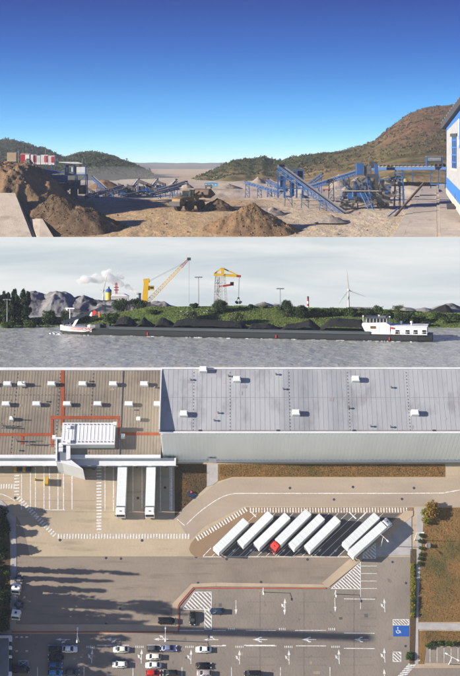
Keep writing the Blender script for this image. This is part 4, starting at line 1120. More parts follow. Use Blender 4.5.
def bank_z(x, y):
    x = np.asarray(x, float); y = np.asarray(y, float)
    p = x / y * F + CX
    cr = np.interp(p, crest_px, crest_rw)
    zc = CZ - (cr - HOR) / F * YCR
    t = np.clip((y - YSH) / (YCR - YSH), 0, 1)
    t = t * t * (3 - 2 * t) * .6 + t * .4
    z = (WZ - 0.9) + (zc - WZ + 0.9) * t
    return z - np.clip(y - YCR, 0, None) * .125 + 0.5 * fbm(x * .09, y * .09, 4, 21) * np.clip(t * 3, 0, 1)
xs = np.linspace(-175, 175, 300); ys = np.concatenate([np.linspace(YSH - 4, YCR + 4, 50), np.linspace(YCR + 6, YSKY - 3, 20)])
X, Y = np.meshgrid(xs, ys)
bank = grid('river_bank', X, Y, bank_z(X, Y), MB_grass)
tag(bank, 'grassy green river bank', kind='structure')
def bz(x, y): return float(bank_z(np.array([x]), np.array([y]))[0])
def on_bank(px, y):
    x = (px - CX) / F * y; return V((x, y, bz(x, y)))
# grass blades
r = np.random.RandomState(4)
n = 60000
yy = YSH + 1.0 + (YCR + 3 - YSH) * r.rand(n); xx = (r.rand(n) * 2 - 1) * 150
zz = bank_z(xx, yy)
hgt = .12 + .2 * r.rand(n) + .22 * np.clip(fbm(xx * .06, yy * .06, 3, 31), 0, 1)
ang = r.rand(n) * PI; w = .12 + .16 * r.rand(n)
dx, dy = np.cos(ang) * w, np.sin(ang) * w
lean = (r.rand(n, 2) - .5) * .3
b0_ = np.stack([xx - dx, yy - dy, zz - .1], 1); b1_ = np.stack([xx + dx, yy + dy, zz - .1], 1)
t0 = np.stack([xx + dx * .25 + lean[:, 0], yy + dy * .25 + lean[:, 1], zz + hgt], 1); t1 = np.stack([xx - dx * .25 + lean[:, 0], yy - dy * .25 + lean[:, 1], zz + hgt], 1)
g = bpy.data.objects.new('grass', quads_mesh('grass', np.stack([b0_, b1_, t0, t1], 1), MB_blade)); C.objects.link(g)
tag(g, 'tall green grass covering the river bank', 'grass', kind='stuff')
# shore stones
sm = MB()
rr = random.Random(5)
for i in range(420):
    x = rr.uniform(-150, 150); y = YSH + rr.uniform(-.2, 3.2); s = rr.uniform(.3, .8)
    R = Matrix.Rotation(rr.uniform(0, 6), 3, 'Z') @ Matrix.Rotation(rr.uniform(0, 1), 3, 'X')
    sm.box((x, y, bz(x, y) + s * .15), (s * 1.3, s, s * .7), R)
o = sm.build('shore_stones', MB_stone); tag(o, 'loose stones along the water line of the bank', 'stones', kind='stuff')

# bushes: every one built from its own clumps
def bush(name, lab, px, top, base, hw, y, mt, seed, group=None, n=900, blossom=False, cat='bush', leaf=None):
    r_ = random.Random(seed)
    s = y / F; rx = hw * s; p = on_bank(px, y); H = max(1.5, (CZ - (top - HOR) * s) - p.z)
    t = thing(name, lab, cat, p + V((0, 0, -.1)), group)
    cl = []
    for i in range(11):
        a = r_.uniform(0, 6.28); q = r_.uniform(0, .62); zz_ = r_.uniform(.28, .8)
        k = r_.uniform(.26, .42) * (1.15 - .4 * zz_)
        cl.append((math.cos(a) * rx * q, math.sin(a) * rx * q * .8, H * zz_, rx * k * 1.1, rx * k, H * k * .62))
    cl.append((0, 0, H * .42, rx * .66, rx * .5, H * .4))
    pts = crown_points(cl, n, seed); pts[:, 2] = np.clip(pts[:, 2], .1, H * 1.03)
    lf = link_mesh('foliage', quads_mesh('foliage', leaves(pts, leaf or .27, seed), mt), t)
    if blossom:
        pb = crown_points(cl, 260, seed + 5); pb = pb[pb[:, 1] < rx * .2]
        link_mesh('blossom', quads_mesh('blossom', leaves(pb * [1.02, 1.04, 1.02], .26, seed + 6), MB_blos), t)
    m = MB()
    for i in range(5):
        a = i * 1.3 + r_.random(); m.tube((math.cos(a) * .2, math.sin(a) * .2, -.1), (math.cos(a) * rx * .4, math.sin(a) * rx * .4, H * .55), .12, 5, .04)
    m.build('stem', MC_bark, t)
    return t
bl_ = [('dark bushy thicket beside the poplars in front of the slag heap', 50, 307.5, 322, 10, 600, 'D', 0), ('dark thicket next to the bow mast in front of the slag heap', 66, 309, 322, 9, 600, 'D', 0), ('mid green thicket behind the bow crane boom', 84, 310, 322, 9, 604, 'M', 0),
       ('large dark tree-like bush below the yellow silo', 121, 297.5, 318, 12, 622, 'D', 0), ('large dark bush below the mobile crane tower', 138, 298, 318, 12, 622, 'D', 0), ('bright green bush above the bow coal heap', 111, 312.5, 323, 11, 598, 'M', 0),
       ('rounded green bush under the crane boom', 152, 309, 318, 9, 606, 'M', 0), ('pale flowering bush with white blossom under the boom', 190, 307, 322, 13, 597, 'L', 1), ('small flowering bush between the pale bush and the gantry', 209, 308.5, 317, 8, 604, 'L', 1),
       ('small round bush on the crest by the light mast', 194, 302.5, 309, 5, 612, 'D', 0), ('dark bush at the foot of the gantry crane', 221, 299.5, 316, 12, 606, 'D', 0), ('bright round bush on the slope right below the gantry', 235, 310.5, 325, 12, 594, 'L', 0),
       ('small dark bush near the hanging grab', 252, 304.5, 311, 5, 612, 'D', 0), ('small pale bush beside the small dark crest bush', 263, 305, 312, 6, 612, 'L', 1), ('big round dark bush near the second light mast', 287, 299.5, 320, 13, 602, 'D', 0),
       ('dark bush joined to the big round bush', 301, 304, 321, 10, 600, 'D', 0), ('mid green bush near the striped chimney', 316, 306, 322, 9, 602, 'M', 0), ('wide hedge bush above the long coal heap', 331, 306.5, 321, 11, 604, 'M', 0),
       ('dark green hedge bush under the wind turbine', 349, 307, 323, 11, 604, 'M', 0), ('hedge bush above the wheelhouse', 368, 307.5, 322, 11, 604, 'D', 0), ('low hedge bush behind the wheelhouse roof', 386, 310, 322, 10, 604, 'M', 0),
       ('round dark bush behind the stern cabin', 403, 311.5, 327, 11, 596, 'D', 0), ('dark bush beside the round stern bush', 419, 313, 326, 9, 600, 'M', 0), ('green bush on the right end of the bank', 437, 311, 325, 10, 604, 'M', 0), ('dark bush at the far right of the bank slope', 455, 313, 326, 10, 602, 'D', 0), ('low bush near the shore behind the bow', 30, 319, 325, 8, 592, 'M', 0), ('low leafy bush below the poplars', 8, 319, 326, 9, 591, 'M', 0)]
for i, (lab, px, top, base, hw, y, k, bls) in enumerate(bl_):
    bush('bush', lab, px, top, base, hw, y, {'D': MB_leafD, 'M': MB_leaf, 'L': MB_leafL}[k], 100 + i, 'bushes on the river bank', 3600 if hw > 9 else 2200, bool(bls))
for i in range(13):
    px = rr.uniform(300, 500); y = rr.uniform(592, 612)
    bush('bush', 'low scrub bush filling the hedge on the right half of the bank', px, HOR + (CZ - bz((px - CX) / F * y, y) - rr.uniform(2.2, 3.6)) / y * F, 0, rr.uniform(5, 8), y, MB_leaf if i % 3 else MB_leafD, 200 + i, 'low scrub of the bank hedge', 500)
# poplars on the left
for i, (px, top, w, y) in enumerate(((-6, 293, 6, 606), (3.5, 290, 5.5, 604), (9, 292.5, 4.5, 608), (14.5, 289.5, 5, 605), (22, 288.5, 6, 603), (28, 291, 4, 609), (0, 294, 5, 601), (6, 297, 5, 599), (18, 293, 5, 600), (11.5, 299, 4, 598), (25, 297, 4.5, 599))):
    p = on_bank(px, y); H = (CZ - (top - HOR) / F * y) - p.z; rx = w * y / F
    t = thing('poplar', 'tall dark tree standing in the row on the grassy shore', 'tree', p + V((0, 0, -.1)), 'row of trees on the left shore')
    MB().tube((0, 0, 0), (0, 0, H * .75), .3, 8, .08).build('trunk', MC_bark, t)
    r_ = random.Random(300 + i); cl = []
    lm = MB()
    for k in range(8):
        a = r_.uniform(0, 6.28); z = H * r_.uniform(.2, .7); lm.tube((0, 0, z), (math.cos(a) * rx * .7, math.sin(a) * rx * .7, z + H * .14), .1, 5, .03)
    lm.build('limb', MC_bark, t)
    for k in range(18):
        z = r_.uniform(.14, .95); ww = rx * (1.05 - .85 * max(0, z - .35) ** 1.0); a = r_.uniform(0, 6.28)
        cl.append((math.cos(a) * ww * .5, math.sin(a) * ww * .5, H * z, ww * .5, ww * .5, H * .085))
    link_mesh('crown', quads_mesh('crown', leaves(crown_points(cl, 6500, 310 + i), .30, 310 + i), MB_leafD), t)

# heaps behind the bank
def ridge(name, lab, sil, y, basez, mt, depth=26, seed=0, amp=1.2, cat='heap', group=None, pts=170, my=44):
    pp = np.linspace(sil[0][0], sil[-1][0], pts)
    top = np.interp(pp, [s[0] for s in sil], [s[1] for s in sil])
    zt_ = CZ + (HOR - top) / F * y
    tt = np.linspace(-1, 1, my)
    X = np.tile((pp - CX) / F * y, (my, 1)); Y = np.tile(y + tt[:, None] * depth, (1, pts))
    prof = (1 - np.abs(tt) ** 1.35)[:, None]
    Z = basez + (zt_ - basez)[None, :] * prof
    Z = Z + amp * fbm(X * .16 + seed, Y * .16, 4, 40 + seed) * (0.25 + prof) - .3
    Z = Z + amp * .28 * (.5 - np.abs(fbm(X * .3 + seed, Y * .2, 4, 80 + seed))) * np.clip(prof * 2, 0, 1) + amp * .14 * fbm(X * .9, Y * .9, 3, 90)
    o = grid(name, X, Y, Z, mt); o['kind'] = 'x'; del o['kind']
    return tag(o, lab, cat, group)
ridge('slag_heap', 'long grey slag heap with dark ridge behind the dark thickets', [(18, 310), (27, 293), (34, 292), (45, 296), (56, 291), (63, 292.5), (75, 297), (84, 295.5), (93, 300), (106, 301), (120, 300), (150, 302), (165, 303), (175, 309)], 672, 93, MB_slag, 34, 1, 1.6)
ridge('slag_heap', 'low grey heap right of the hanging grab', [(246, 309), (256, 303), (262, 301.5), (272, 303), (282, 304), (292, 309)], 676, 93, MB_slag, 18, 5, .8)
ridge('slag_heap', 'low flat grey heap right of the wind turbine mast', [(343, 310), (350, 306.5), (358, 306.8), (372, 307), (381, 310)], 676, 93, MB_slag, 16, 7, .5)
ridge('slag_heap', 'grey heap with dark peak behind the stern', [(384, 311), (398, 308), (404, 306.5), (416, 309), (432, 308.5), (440, 305.5), (446, 304), (452, 303.5), (462, 307), (490, 306), (520, 312)], 676, 93, MB_slag, 18, 9, .8)
ridge('coal_stockpile', 'black coal ridge at the far right behind the bank', [(428, 311), (438, 306.5), (445, 303.8), (449, 306), (453, 311)], 664, 94, MB_coal, 8, 11, .4)

# ---- barge
M_hull = mat('hull_grey', (0.035, 0.040, 0.045), (0.026, 0.030, 0.034), rough=.55, scale=.15, c=(0.03, 0.03, 0.03), cscale=.1, detail=8, stretch=(.3, 1, 2))
M_boot = mat('hull_black', (0.012, 0.012, 0.012), (0.025, 0.022, 0.02), rough=.6, scale=.3)
M_coam = mat('coaming_grey', (0.075, 0.092, 0.102), (0.058, 0.07, 0.078), rough=.55, scale=.2, detail=8, stretch=(.3, 1, 1))
M_navy = paint('navy_boom', (0.012, 0.018, 0.04))
M_shipred = paint('ship_red', (0.5, 0.03, 0.03))
bowp = wp(56.5, 334.6); sternp = wp(432, 342.3)
ax = (sternp - bowp); LB = ax.length; yaw = math.atan2(ax.y, ax.x)
BM = Matrix.Translation(V((bowp.x, bowp.y, WZ))) @ Matrix.Rotation(yaw, 4, 'Z') @ Matrix.Translation((0, 5.5, 0))
barge = thing('barge', 'long grey river barge with white bow and white stern cabins carrying coal', 'barge', BM)
def lx(px): return (px - 56.5) / (432 - 56.5) * LB
def lz(px, row):
    wl = 334.6 + (342.3 - 334.6) * (px - 56.5) / 375.5
    y = bowp.y + (sternp.y - bowp.y) * (px - 56.5) / 375.5
    return (wl - row) * y / F
HB2 = 5.6
def hull_rings(z0f, z1f, wscale=1.0, x0=0.0, x1=None, n=26):
    x1 = LB if x1 is None else x1
    out = []
    for i in range(n + 1):
        x = x0 + (x1 - x0) * i / n
        f = min(1, (x + .5) / 13.0); bw = HB2 * (1 - (1 - f) ** 2.4)
        g_ = min(1, (LB - x + 1.0) / 5.0); bw *= (0.72 + .28 * (1 - (1 - g_) ** 2))
        bw *= wscale
        z0, z1 = z0f(x), z1f(x)
        out.append([(x, -bw * .96, z0), (x, -bw, z1), (x, bw, z1), (x, bw * .96, z0)])
    return out
sheer = lambda x: 2.25 + .95 * max(0, 1 - x / 18) ** 1.5 + .25 * max(0, (x - LB + 14) / 14)
MB().loft(hull_rings(lambda x: -1.2, lambda x: .55, .97)).build('hull_bottom', M_boot, barge)
xw = lx(93)
hb = MB().loft(hull_rings(lambda x: .55, lambda x: 1.25 if x < xw else sheer(x), .985)).build('hull', M_hull, barge)
MB().loft(hull_rings(lambda x: 1.25, sheer, 1.0, 0, xw, 12)).build('bow_shell', M_white, barge)
MB().loft(hull_rings(lambda x: 2.1, lambda x: 2.3, 1.012, xw + .1, LB - 2, 20)).build('rubbing_strake', M_boot, barge)
# bulwark lettering
fc = bpy.data.curves.new('ship_name', 'FONT'); fc.body = 'FREDERICA 87'; fc.size = 1.55; fc.extrude = .02
fo = bpy.data.objects.new('tmp', fc); C.objects.link(fo)
dg = bpy.context.evaluated_depsgraph_get(); fm = bpy.data.meshes.new_from_object(fo.evaluated_get(dg)); bpy.data.objects.remove(fo)
fm.materials.clear(); fm.materials.append(M_shipred)
lt = link_mesh('ship_name', fm, barge); 
x_t0 = lx(68.8)
def bwid(x):
    f = min(1, (x + .5) / 13.0); return HB2 * (1 - (1 - f) ** 2.4)
for v_ in fm.vertices:
    x_, h_, e_ = v_.co
    v_.co = (x_t0 + x_ * .92, -bwid(x_t0 + x_ * .92) - .22 - (e_ + .02), 1.72 + h_ * .95 + .02 * x_)
# hold coamings and deck
c0, c1 = lx(110), lx(372)
for s in (-1, 1):
    MB().bx(c0, c1, s * 4.7 - .12, s * 4.7 + .12, 2.2, 3.25).build('hold_coaming', M_coam, barge)
    MB().bx(c0, c1, s * 4.7 - .3, s * 4.7 + .3, 3.25, 3.4).build('coaming_rail', M_coam, barge)
MB().bx(c0 - .12, c0 + .12, -4.55, 4.55, 2.2, 3.22).build('hold_coaming', M_coam, barge)
MB().bx(c1 - .12, c1 + .12, -4.55, 4.55, 2.2, 3.22).build('hold_coaming', M_coam, barge)
MB().bx(lx(95), c0 - .13, -4.9, 4.9, 2.2, 2.5).build('foredeck', M_coam, barge)
# foredeck gear
for i, (px, w, h, m_) in enumerate(((97, 2, 1.4, M_coam), (100.5, 1.4, 1.7, M_dark), (104, 2.4, 1.2, M_coam), (92, 2.2, 1.1, M_steel), (88, 1.6, 1.0, M_white), (84, 1.4, .9, M_dark), (108, 1.2, 1.5, M_dark))):
    MB().box((lx(px), -1.5 + (i % 3), 2.5 + h / 2), (w, 2.2, h)).build('winch' if i % 2 else 'deck_locker', m_, barge, bevel=.08)
for s in (-1, 1): MB().tube((lx(62), s * 2.2, 3.0), (lx(62), s * 2.2, 4.2), .25, 8).build('bollard', M_dark, barge)
# bow mast with radar bar
mx = lx(66.3); mt_ = MB()
zt_m = lz(66, 309.6)
mt_.tube((mx, 0, 2.8), (mx, 0, zt_m), .22, 8, .16); mt_.build('mast', M_white, barge)
MB().box((mx, 0, zt_m), (3.6, .3, .35)).build('radar_bar', M_white, barge)
MB().box((mx - 1.2, 0, zt_m - .5), (.5, .4, .6)).build('mast_lamp', M_white, barge)
# deck crane boom (car crane)
p0_ = V((lx(58.5), -.5, lz(58, 324.5))); p1_ = V((lx(103.5), -.5, lz(103, 308.3)))
bm_ = MB().bar(p0_, p1_, .9, 1.25).build('crane_boom', M_navy, barge)
MB().bar(p1_ + V((-1.2, 0, .45)), p1_ + V((2.4, 0, .1)), .6, .9).build('boom_head', M_navy, bm_)
MB().bar(V((lx(70), -.5, 2.6)), V((lx(75), -.5, lz(75, 319.5))), .7, .9).build('boom_support', M_white, barge)
MB().bar(V((lx(64), -.2, 2.8)), V((lx(73), -.2, lz(73, 320.3))), .35, .35).build('luffing_ram', M_steel, barge)
fl = V((lx(92.5), -1.4, lz(92, 314)))
MB().box(fl, (1.3, .06, 2.0), Matrix.Rotation(.5, 3, 'Y')).build('flag', M_shipred, barge)
MB().box(fl + V((-1.05, 0, -.5)), (.85, .06, 1.6), Matrix.Rotation(.5, 3, 'Y')).build('flag_stripe', M_white, barge)
MB().bx(lx(97.3), lx(98.4), -1.5, -.9, lz(98, 318.5), lz(98, 312.5)).build('life_jacket_locker', paint('orange_paint', (.7, .2, .02)), barge)
# draught marks
for px in (150.5, 280, 391):
    MB().box((lx(px), -HB2 * .995 - .03, 1.0), (.4, .06, 1.1)).build('draught_mark', M_shipred, barge)
# accommodation
sh = sheer(LB)
MB().sideprism([(lx(368.5), 2.4), (lx(391.5), 2.4), (lx(391.5), lz(391, 325.5)), (lx(387.5), lz(387, 323)), (lx(364.5), lz(364, 323.5)), (lx(364), lz(364, 325.5))], -4.5, 4.5).build('deckhouse', M_white, barge, bevel=.08)
wh0, wh1 = lx(368.5), lx(388)
zz0, zz1 = lz(377, 323.2), lz(377, 319.0)
whb = MB().bx(wh0, wh1, -3.4, 3.4, zz0, zz1).build('wheelhouse', M_dark, barge)
for i in range(6):
    x = wh0 + (i + .5) * (wh1 - wh0) / 6
    MB().bx(x - .46, x + .46, -3.46, -3.40, zz0 + .35, zz1 - .25).build('window', M_glass, whb)
for i in range(7):
    x = wh0 + i * (wh1 - wh0) / 6
    MB().bx(x - .07, x + .07, -3.52, -3.42, zz0, zz1).build('mullion', M_white, whb)
MB().bx(wh0 - .6, wh1 + .6, -3.9, 3.9, zz1, zz1 + .3).build('roof', M_coam, whb)
MB().bx(wh0 + 4, wh1 - .5, -2, 2, zz1 + .3, zz1 + .55).build('roof_panel', M_steel, whb)
for px, tp in ((364.5, 317.2), (390.5, 318.0), (380, 316.6)):
    MB().tube((lx(px), -1, lz(px, 323)), (lx(px), -1, lz(px, tp)), .1, 6).build('aerial', M_white, barge)
    MB().box((lx(px), -1, lz(px, tp)), (.5, .5, .4)).build('navigation_lamp', M_white, barge)
MB().box((lx(375), -4.54, lz(375, 327.7)), (2.0, .06, 1.0)).build('crest', mat('crest_brown', (.25, .12, .03), (.05, .03, .02), scale=2), barge)
MB().box((lx(380), -4.54, lz(380, 329.5)), (.5, .05, 3.0)).build('door', M_white, barge)
ca = MB().bx(lx(390.8), lx(427), -4.3, 4.3, 2.4, lz(410, 327.0)).build('cabin', M_white, barge, bevel=.08)
MB().bx(lx(390), lx(427.6), -4.6, 4.6, lz(410, 327.0), lz(410, 326.4)).build('cabin_roof', M_white, barge)
MB().bx(lx(390.2), lx(392), -4.36, -4.31, 2.6, lz(391, 328.6)).build('door', M_dark, ca)
for px in (398.6, 408.3, 416.0, 424.3):
    w = MB().bx(lx(px) - .72, lx(px) + .72, -4.36, -4.31, lz(px, 334), lz(px, 330.4)).build('window', M_glass, ca)
    MB().bx(lx(px) - .82, lx(px) + .82, -4.40, -4.365, lz(px, 334.4), lz(px, 334.05)).build('window_sill', M_coam, w)
MB().box((lx(393.3), -4.66, lz(393, 328.3)), (1.1, .08, .6)).build('name_board', M_shipred, ca)
for px, tp in ((401.3, 323.8), (411.5, 326.2)):
    MB().lathe([(.25, 0), (.3, .6), (.55, .9), (.5, 1.3), (.2, 1.4)], 10, (lx(px), 0, lz(px, 326.4))).build('vent_cowl', M_white, barge)
MB().bx(lx(423), lx(430.5), -4.4, 4.4, lz(427, 338), lz(427, 336.2)).build('stern_bulwark', M_white, barge)
for i in range(10):
    x = lx(392 + i * 3.9)
    MB().tube((x, -5.2, 2.4), (x, -5.2, 3.5), .05, 5).build('rail_post', M_white, barge)
MB().tube((lx(392), -5.2, 3.5), (lx(428), -5.2, 3.5), .05, 5).build('hand_rail', M_white, barge)
# coal in the hold: every heap a thing of its own
def coal(lab, pa, pb, sil, seed):
    pts = 40; my = 16
    pp = np.linspace(pa, pb, pts); top = np.interp(pp, [s[0] for s in sil], [s[1] for s in sil])
    zt_ = np.array([lz(p, t_) for p, t_ in zip(pp, top)])
    tt = np.linspace(-1, 1, my)
    X = np.tile(np.array([lx(p) for p in pp]), (my, 1)); Y = np.tile(tt[:, None] * 4.56, (1, pts))
    pr = (1 - np.abs(tt) ** 1.6)[:, None]
    Z = 2.6 + np.maximum(zt_ - 2.6, .05)[None, :] * (.45 + .55 * pr) + .3 * fbm(X * .8 + seed, Y * .8, 3, 70 + seed)
    o = grid('coal_heap', X, Y, Z, MB_coal, smooth=False); o.matrix_world = BM
    return tag(o, lab, 'coal', 'coal heaps in the barge hold')
coal('wide black coal heap nearest the bow of the barge', 110.5, 139, [(110, 332), (117, 320.5), (124, 317.8), (129, 318.5), (139, 331)], 1)
coal('pointed black coal heap, second from the barge bow', 134, 159, [(134, 331), (143.5, 318.2), (159, 332)], 2)
coal('pointed black coal heap, third from the barge bow', 153, 186, [(153, 331), (161, 319.2), (165, 319.3), (178, 327), (186, 331)], 3)
coal('long low coal heap below the gantry crane', 172, 250, [(172, 330), (178, 321.2), (190, 320.2), (215, 321.6), (232, 322.6), (243, 322.8), (250, 331)], 4)
coal('small low coal heap before the double heap', 248, 289, [(248, 333), (254, 325), (262, 325.2), (270, 324.4), (289, 334)], 5)
coal('black coal heap with a sharp peak beside the long stern heap', 280, 326, [(280, 334), (289, 325.4), (295, 325.2), (303, 323.6), (312, 320.4), (326, 334)], 6)
coal('long flat topped coal heap against the wheelhouse', 318, 371, [(318, 334), (331, 320.6), (337, 319.6), (363, 321.0), (371, 334)], 7)
# bow wave
bw = MB()
for i in range(60):
    a = rr.uniform(-3.5, 1.5); p = BM @ V((a, rr.uniform(-4.5, 2) * (1 if a > 0 else .7), .12)); s = rr.uniform(.25, .7)
    bw.box(p, (s * 1.6, s, .25), Matrix.Rotation(rr.uniform(0, 3), 3, 'Z'))
for i in range(60):
    a = rr.uniform(0, LB + 14); p = BM @ V((a, -5.75 - abs(rr.gauss(0, .35)) if a < LB else rr.uniform(-5, 5), .10)); s = rr.uniform(.12, .4)
    bw.box(p, (s * 3.2, s * .7, .16), Matrix.Rotation(rr.uniform(-.3, .3), 3, 'Z'))
o = bw.build('bow_wave', mat('foam', (.75, .77, .78), (.6, .62, .63), rough=.9)); tag(o, 'white foam at the barge bow and along its hull', 'foam', kind='stuff')

# ---- cranes and far things on the bank
M_yel = paint('crane_yellow', (0.68, 0.40, 0.015), .45)
M_palegrey = paint('pale_grey', (0.50, 0.50, 0.48), .6)
M_cred = paint('crane_red', (0.35, 0.03, 0.035), .5)
def lattice(m, p, q, w0, w1, n, r=.09):
    """four chords with zig-zag bracing"""
    p = V(p); q = V(q); x = (q - p).normalized()
    up = V((0, 0, 1)) if abs(x.z) < .9 else V((0, 1, 0))
    a = up.cross(x).normalized(); b = x.cross(a)
    cr = [(-1, -1), (1, -1), (1, 1), (-1, 1)]
    def pt(t_, c): w = (w0 + (w1 - w0) * t_) / 2; return p.lerp(q, t_) + a * c[0] * w + b * c[1] * w
    for c in cr: m.bar(pt(0, c), pt(1, c), r * 1.5)
    for i in range(n):
        t0_, t1_ = i / n, (i + 1) / n
        for k in range(4):
            c, d = cr[k], cr[(k + 1) % 4]
            m.bar(pt(t0_, c), pt(t1_, d) if i % 2 else pt(t1_, d), r)
            m.bar(pt(t1_, c), pt(t1_, d), r)
yc = 655.0
c1_ = thing('mobile_crane', 'yellow mobile harbour crane with long lattice boom and red tip', 'crane', W(146, 309, yc))
o_ = W(146, 309, yc)
def rel(px, py, dy=0): return W(px, py, yc + dy) - o_
m = MB(); m.loft([[rel(141.6, 304, -1.5), rel(147.2, 304, -1.5), rel(147.2, 304, 1.5), rel(141.6, 304, 1.5)], [rel(144, 281, -1.2), rel(149, 281, -1.2), rel(149, 281, 1.2), rel(144, 281, 1.2)]]); m.build('tower', M_yel, c1_)
m = MB(); m.bar(rel(143.5, 281), rel(149.5, 280.4), 2.2, 1.6); m.build('tower_head', M_yel, c1_)
MB().box(rel(151, 288), (2.6, 2.2, 1.8)).build('driver_cab', M_yel, c1_); MB().box(rel(151.4, 288) + V((.2, -1.12, .2)), (1.6, .06, .9)).build('cab_window', M_glass, c1_)
m = MB(); lattice(m, rel(146.5, 303), rel(181, 267), 1.7, 1.2, 16, .10); m.build('boom', M_yel, c1_)
m = MB(); lattice(m, rel(181, 267), rel(188.3, 259.6), 1.2, .7, 4, .10); m.build('boom_tip', M_cred, c1_)
MB().box(rel(189, 259), (1.6, 1.0, 1.2)).build('boom_head', M_dark, c1_)
for d in (0, .35): MB().bar(rel(148.5, 281 + d * 3), rel(186, 261.5 + d * 3), .09).build('stay_cable', M_steel, c1_)
MB().bar(rel(189, 260), rel(189, 303), .09).build('hoist_rope', M_steel, c1_)
m = MB(); m.box(rel(146, 306), (4, 4, 3)); m.build('chassis', M_dark, c1_)
# gantry crane
yc = 660.0
o_ = W(219, 309, yc)
c2_ = thing('grab_crane', 'yellow topped grab crane on pale lattice legs with red arm', 'crane', o_)
for x0, x1, dy in ((214.6, 216.4, 0), (220.9, 221.8, -3), (226.8, 224.3, 0), (217.5, 218.8, 3)):
    m = MB(); lattice(m, rel(x0, 309, dy), rel(x1, 275.2, dy), 1.1, .8, 12, .14); m.build('leg', M_palegrey, c2_)
for r_ in (283, 291, 299):
    m = MB(); m.bar(rel(214.5, r_), rel(225.3, r_), .25); m.build('leg_brace', M_palegrey, c2_)
m = MB(); m.bar(rel(225, 303), rel(214.6, 291), .2); m.build('leg_brace', M_palegrey, c2_)
m = MB(); m.bar(rel(214, 274.6), rel(236.5, 275.9), 1.6, 1.0); bmx = m.build('jib_beam', M_yel, c2_)
m = MB(); m.bar(rel(236.5, 275.9), rel(241, 276.4), 1.4, .9); m.build('jib_tip', M_cred, c2_)
m = MB(); m.bar(rel(214.2, 274), rel(221.5, 268.6), .6, .6); m.build('back_stay', M_yel, c2_)
m = MB(); m.bar(rel(224, 268.8), rel(238, 275.4), .55, .55); m.build('fore_stay', M_yel, c2_)
m = MB(); m.bx(*(lambda a, b: (a.x, b.x, -1, 1, b.z, a.z))(rel(221, 268), rel(224.3, 275.2))); m.build('apex_frame', M_yel, c2_)
m = MB(); m.bar(rel(219, 286.6), rel(231, 284.8), 1.2, .8); m.build('lower_arm', M_cred, c2_)
MB().box(rel(232, 283.8), (1.6, 1.6, 1.5)).build('driver_cab', M_cred, c2_)
MB().bar(rel(239, 276.5), rel(238.4, 297), .1).build('hoist_rope', M_steel, c2_)
MB().bar(rel(239.6, 276.5), rel(238.8, 297), .1).build('hoist_rope', M_steel, c2_)
gb = rel(238.5, 298)
m = MB(); m.box(gb + V((0, 0, 0)), (.9, .9, .6)); m.bar(gb, gb + V((-1.0, 0, -1.6)), .2); m.bar(gb, gb + V((1.0, 0, -1.6)), .2); m.build('grab_frame', M_steel, c2_)
for s in (-1, 1):
    m = MB(); m.sideprism([(gb.x + s * .05, gb.z - 2.5), (gb.x + s * .1, gb.z - 1.5), (gb.x + s * 1.5, gb.z - 1.4), (gb.x + s * 1.55, gb.z - 1.9), (gb.x + s * .8, gb.z - 2.6)], -.9, .9); m.build('grab_jaw', M_dark, c2_)
# masts, chimney, silo, turbines
def floodmast(px, top, base, y, lab):
    o_ = W(px, base, y); t = thing('floodlight_mast', lab, 'mast', o_, 'floodlight masts'); h = (base - top) / F * y
    MB().tube((0, 0, 0), (0, 0, h), .22, 8, .13).build('post', M_steel, t); MB().bx(-1.7, 1.7, -.3, .3, h, h + .35).build('lamp_bar', M_steel, t)
    for i in (-1, 0, 1): MB().box((i * 1.1, -.35, h + .15), (.5, .3, .5)).build('lamp_head', M_steel, t)
floodmast(198.5, 277.6, 309, 650, 'tall thin floodlight mast between the two cranes')
floodmast(280.2, 289, 309, 650, 'shorter floodlight mast near the big round bush')
floodmast(7.2, 300, 322, 596, 'thin pale mast standing in front of the poplars')
o_ = W(308, 311, 690); t = thing('chimney', 'slim red and white striped chimney on the horizon', 'chimney', o_)
for i in range(6): MB().tube((0, 0, i * 1.12), (0, 0, (i + 1) * 1.12), .55 - .02 * i, 10).build('ring', (M_cred, M_white)[i % 2] if i < 5 else M_dark, t)
def turbine(px, base, hubpx, hub, tips, y, lab):
    o_ = W(px, base, y); t = thing('wind_turbine', lab, 'wind turbine', o_, 'wind turbines')
    hp = W(hubpx, hub, y) - o_
    MB().tube((0, 0, 0), hp + V((0, .6, 0)), .5, 12, .3).build('tower', M_palegrey, t)
    MB().box(hp + V((0, .6, .2)), (.9, 2.4, .9)).build('nacelle', M_palegrey, t, bevel=.15)
    MB().lathe([(.1, -.9), (.45, -.3), (.5, 0)], 10, hp + V((0, -.5, 0)), 'y').build('hub', M_palegrey, t)
    for tx, ty in tips:
        q = W(tx, ty, y) - o_ + V((0, -.8, 0)); p = hp + V((0, -.8, 0)); d = (q - p).normalized(); s = V((d.z, 0, -d.x))
        m = MB(); m.loft([[p + s * w_ + d * L_ + V((0, -th, 0)), p + s * w_ + d * L_ + V((0, th, 0)), p - s * w_ * .6 + d * L_ + V((0, th, 0)), p - s * w_ * .6 + d * L_ + V((0, -th, 0))] for L_, w_, th in ((0, .18, .18), ((q - p).length * .18, .42, .1), ((q - p).length * .6, .26, .06), ((q - p).length, .06, .03))])
        m.build('blade', M_palegrey, t)
turbine(348.8, 311, 348.6, 290.2, ((346.6, 269.4), (338.2, 304.3), (366.4, 296.8)), 700, 'white wind turbine with three blades above the right hedge')
turbine(103, 306, 103.4, 290.6, ((107.4, 275.2), (99.8, 290.0), (105.2, 300)), 705, 'distant wind turbine beside the yellow silo')
o_ = W(108.6, 306, 695); t = thing('silo', 'yellow silo with blue cap behind the slag heap', 'silo', o_)
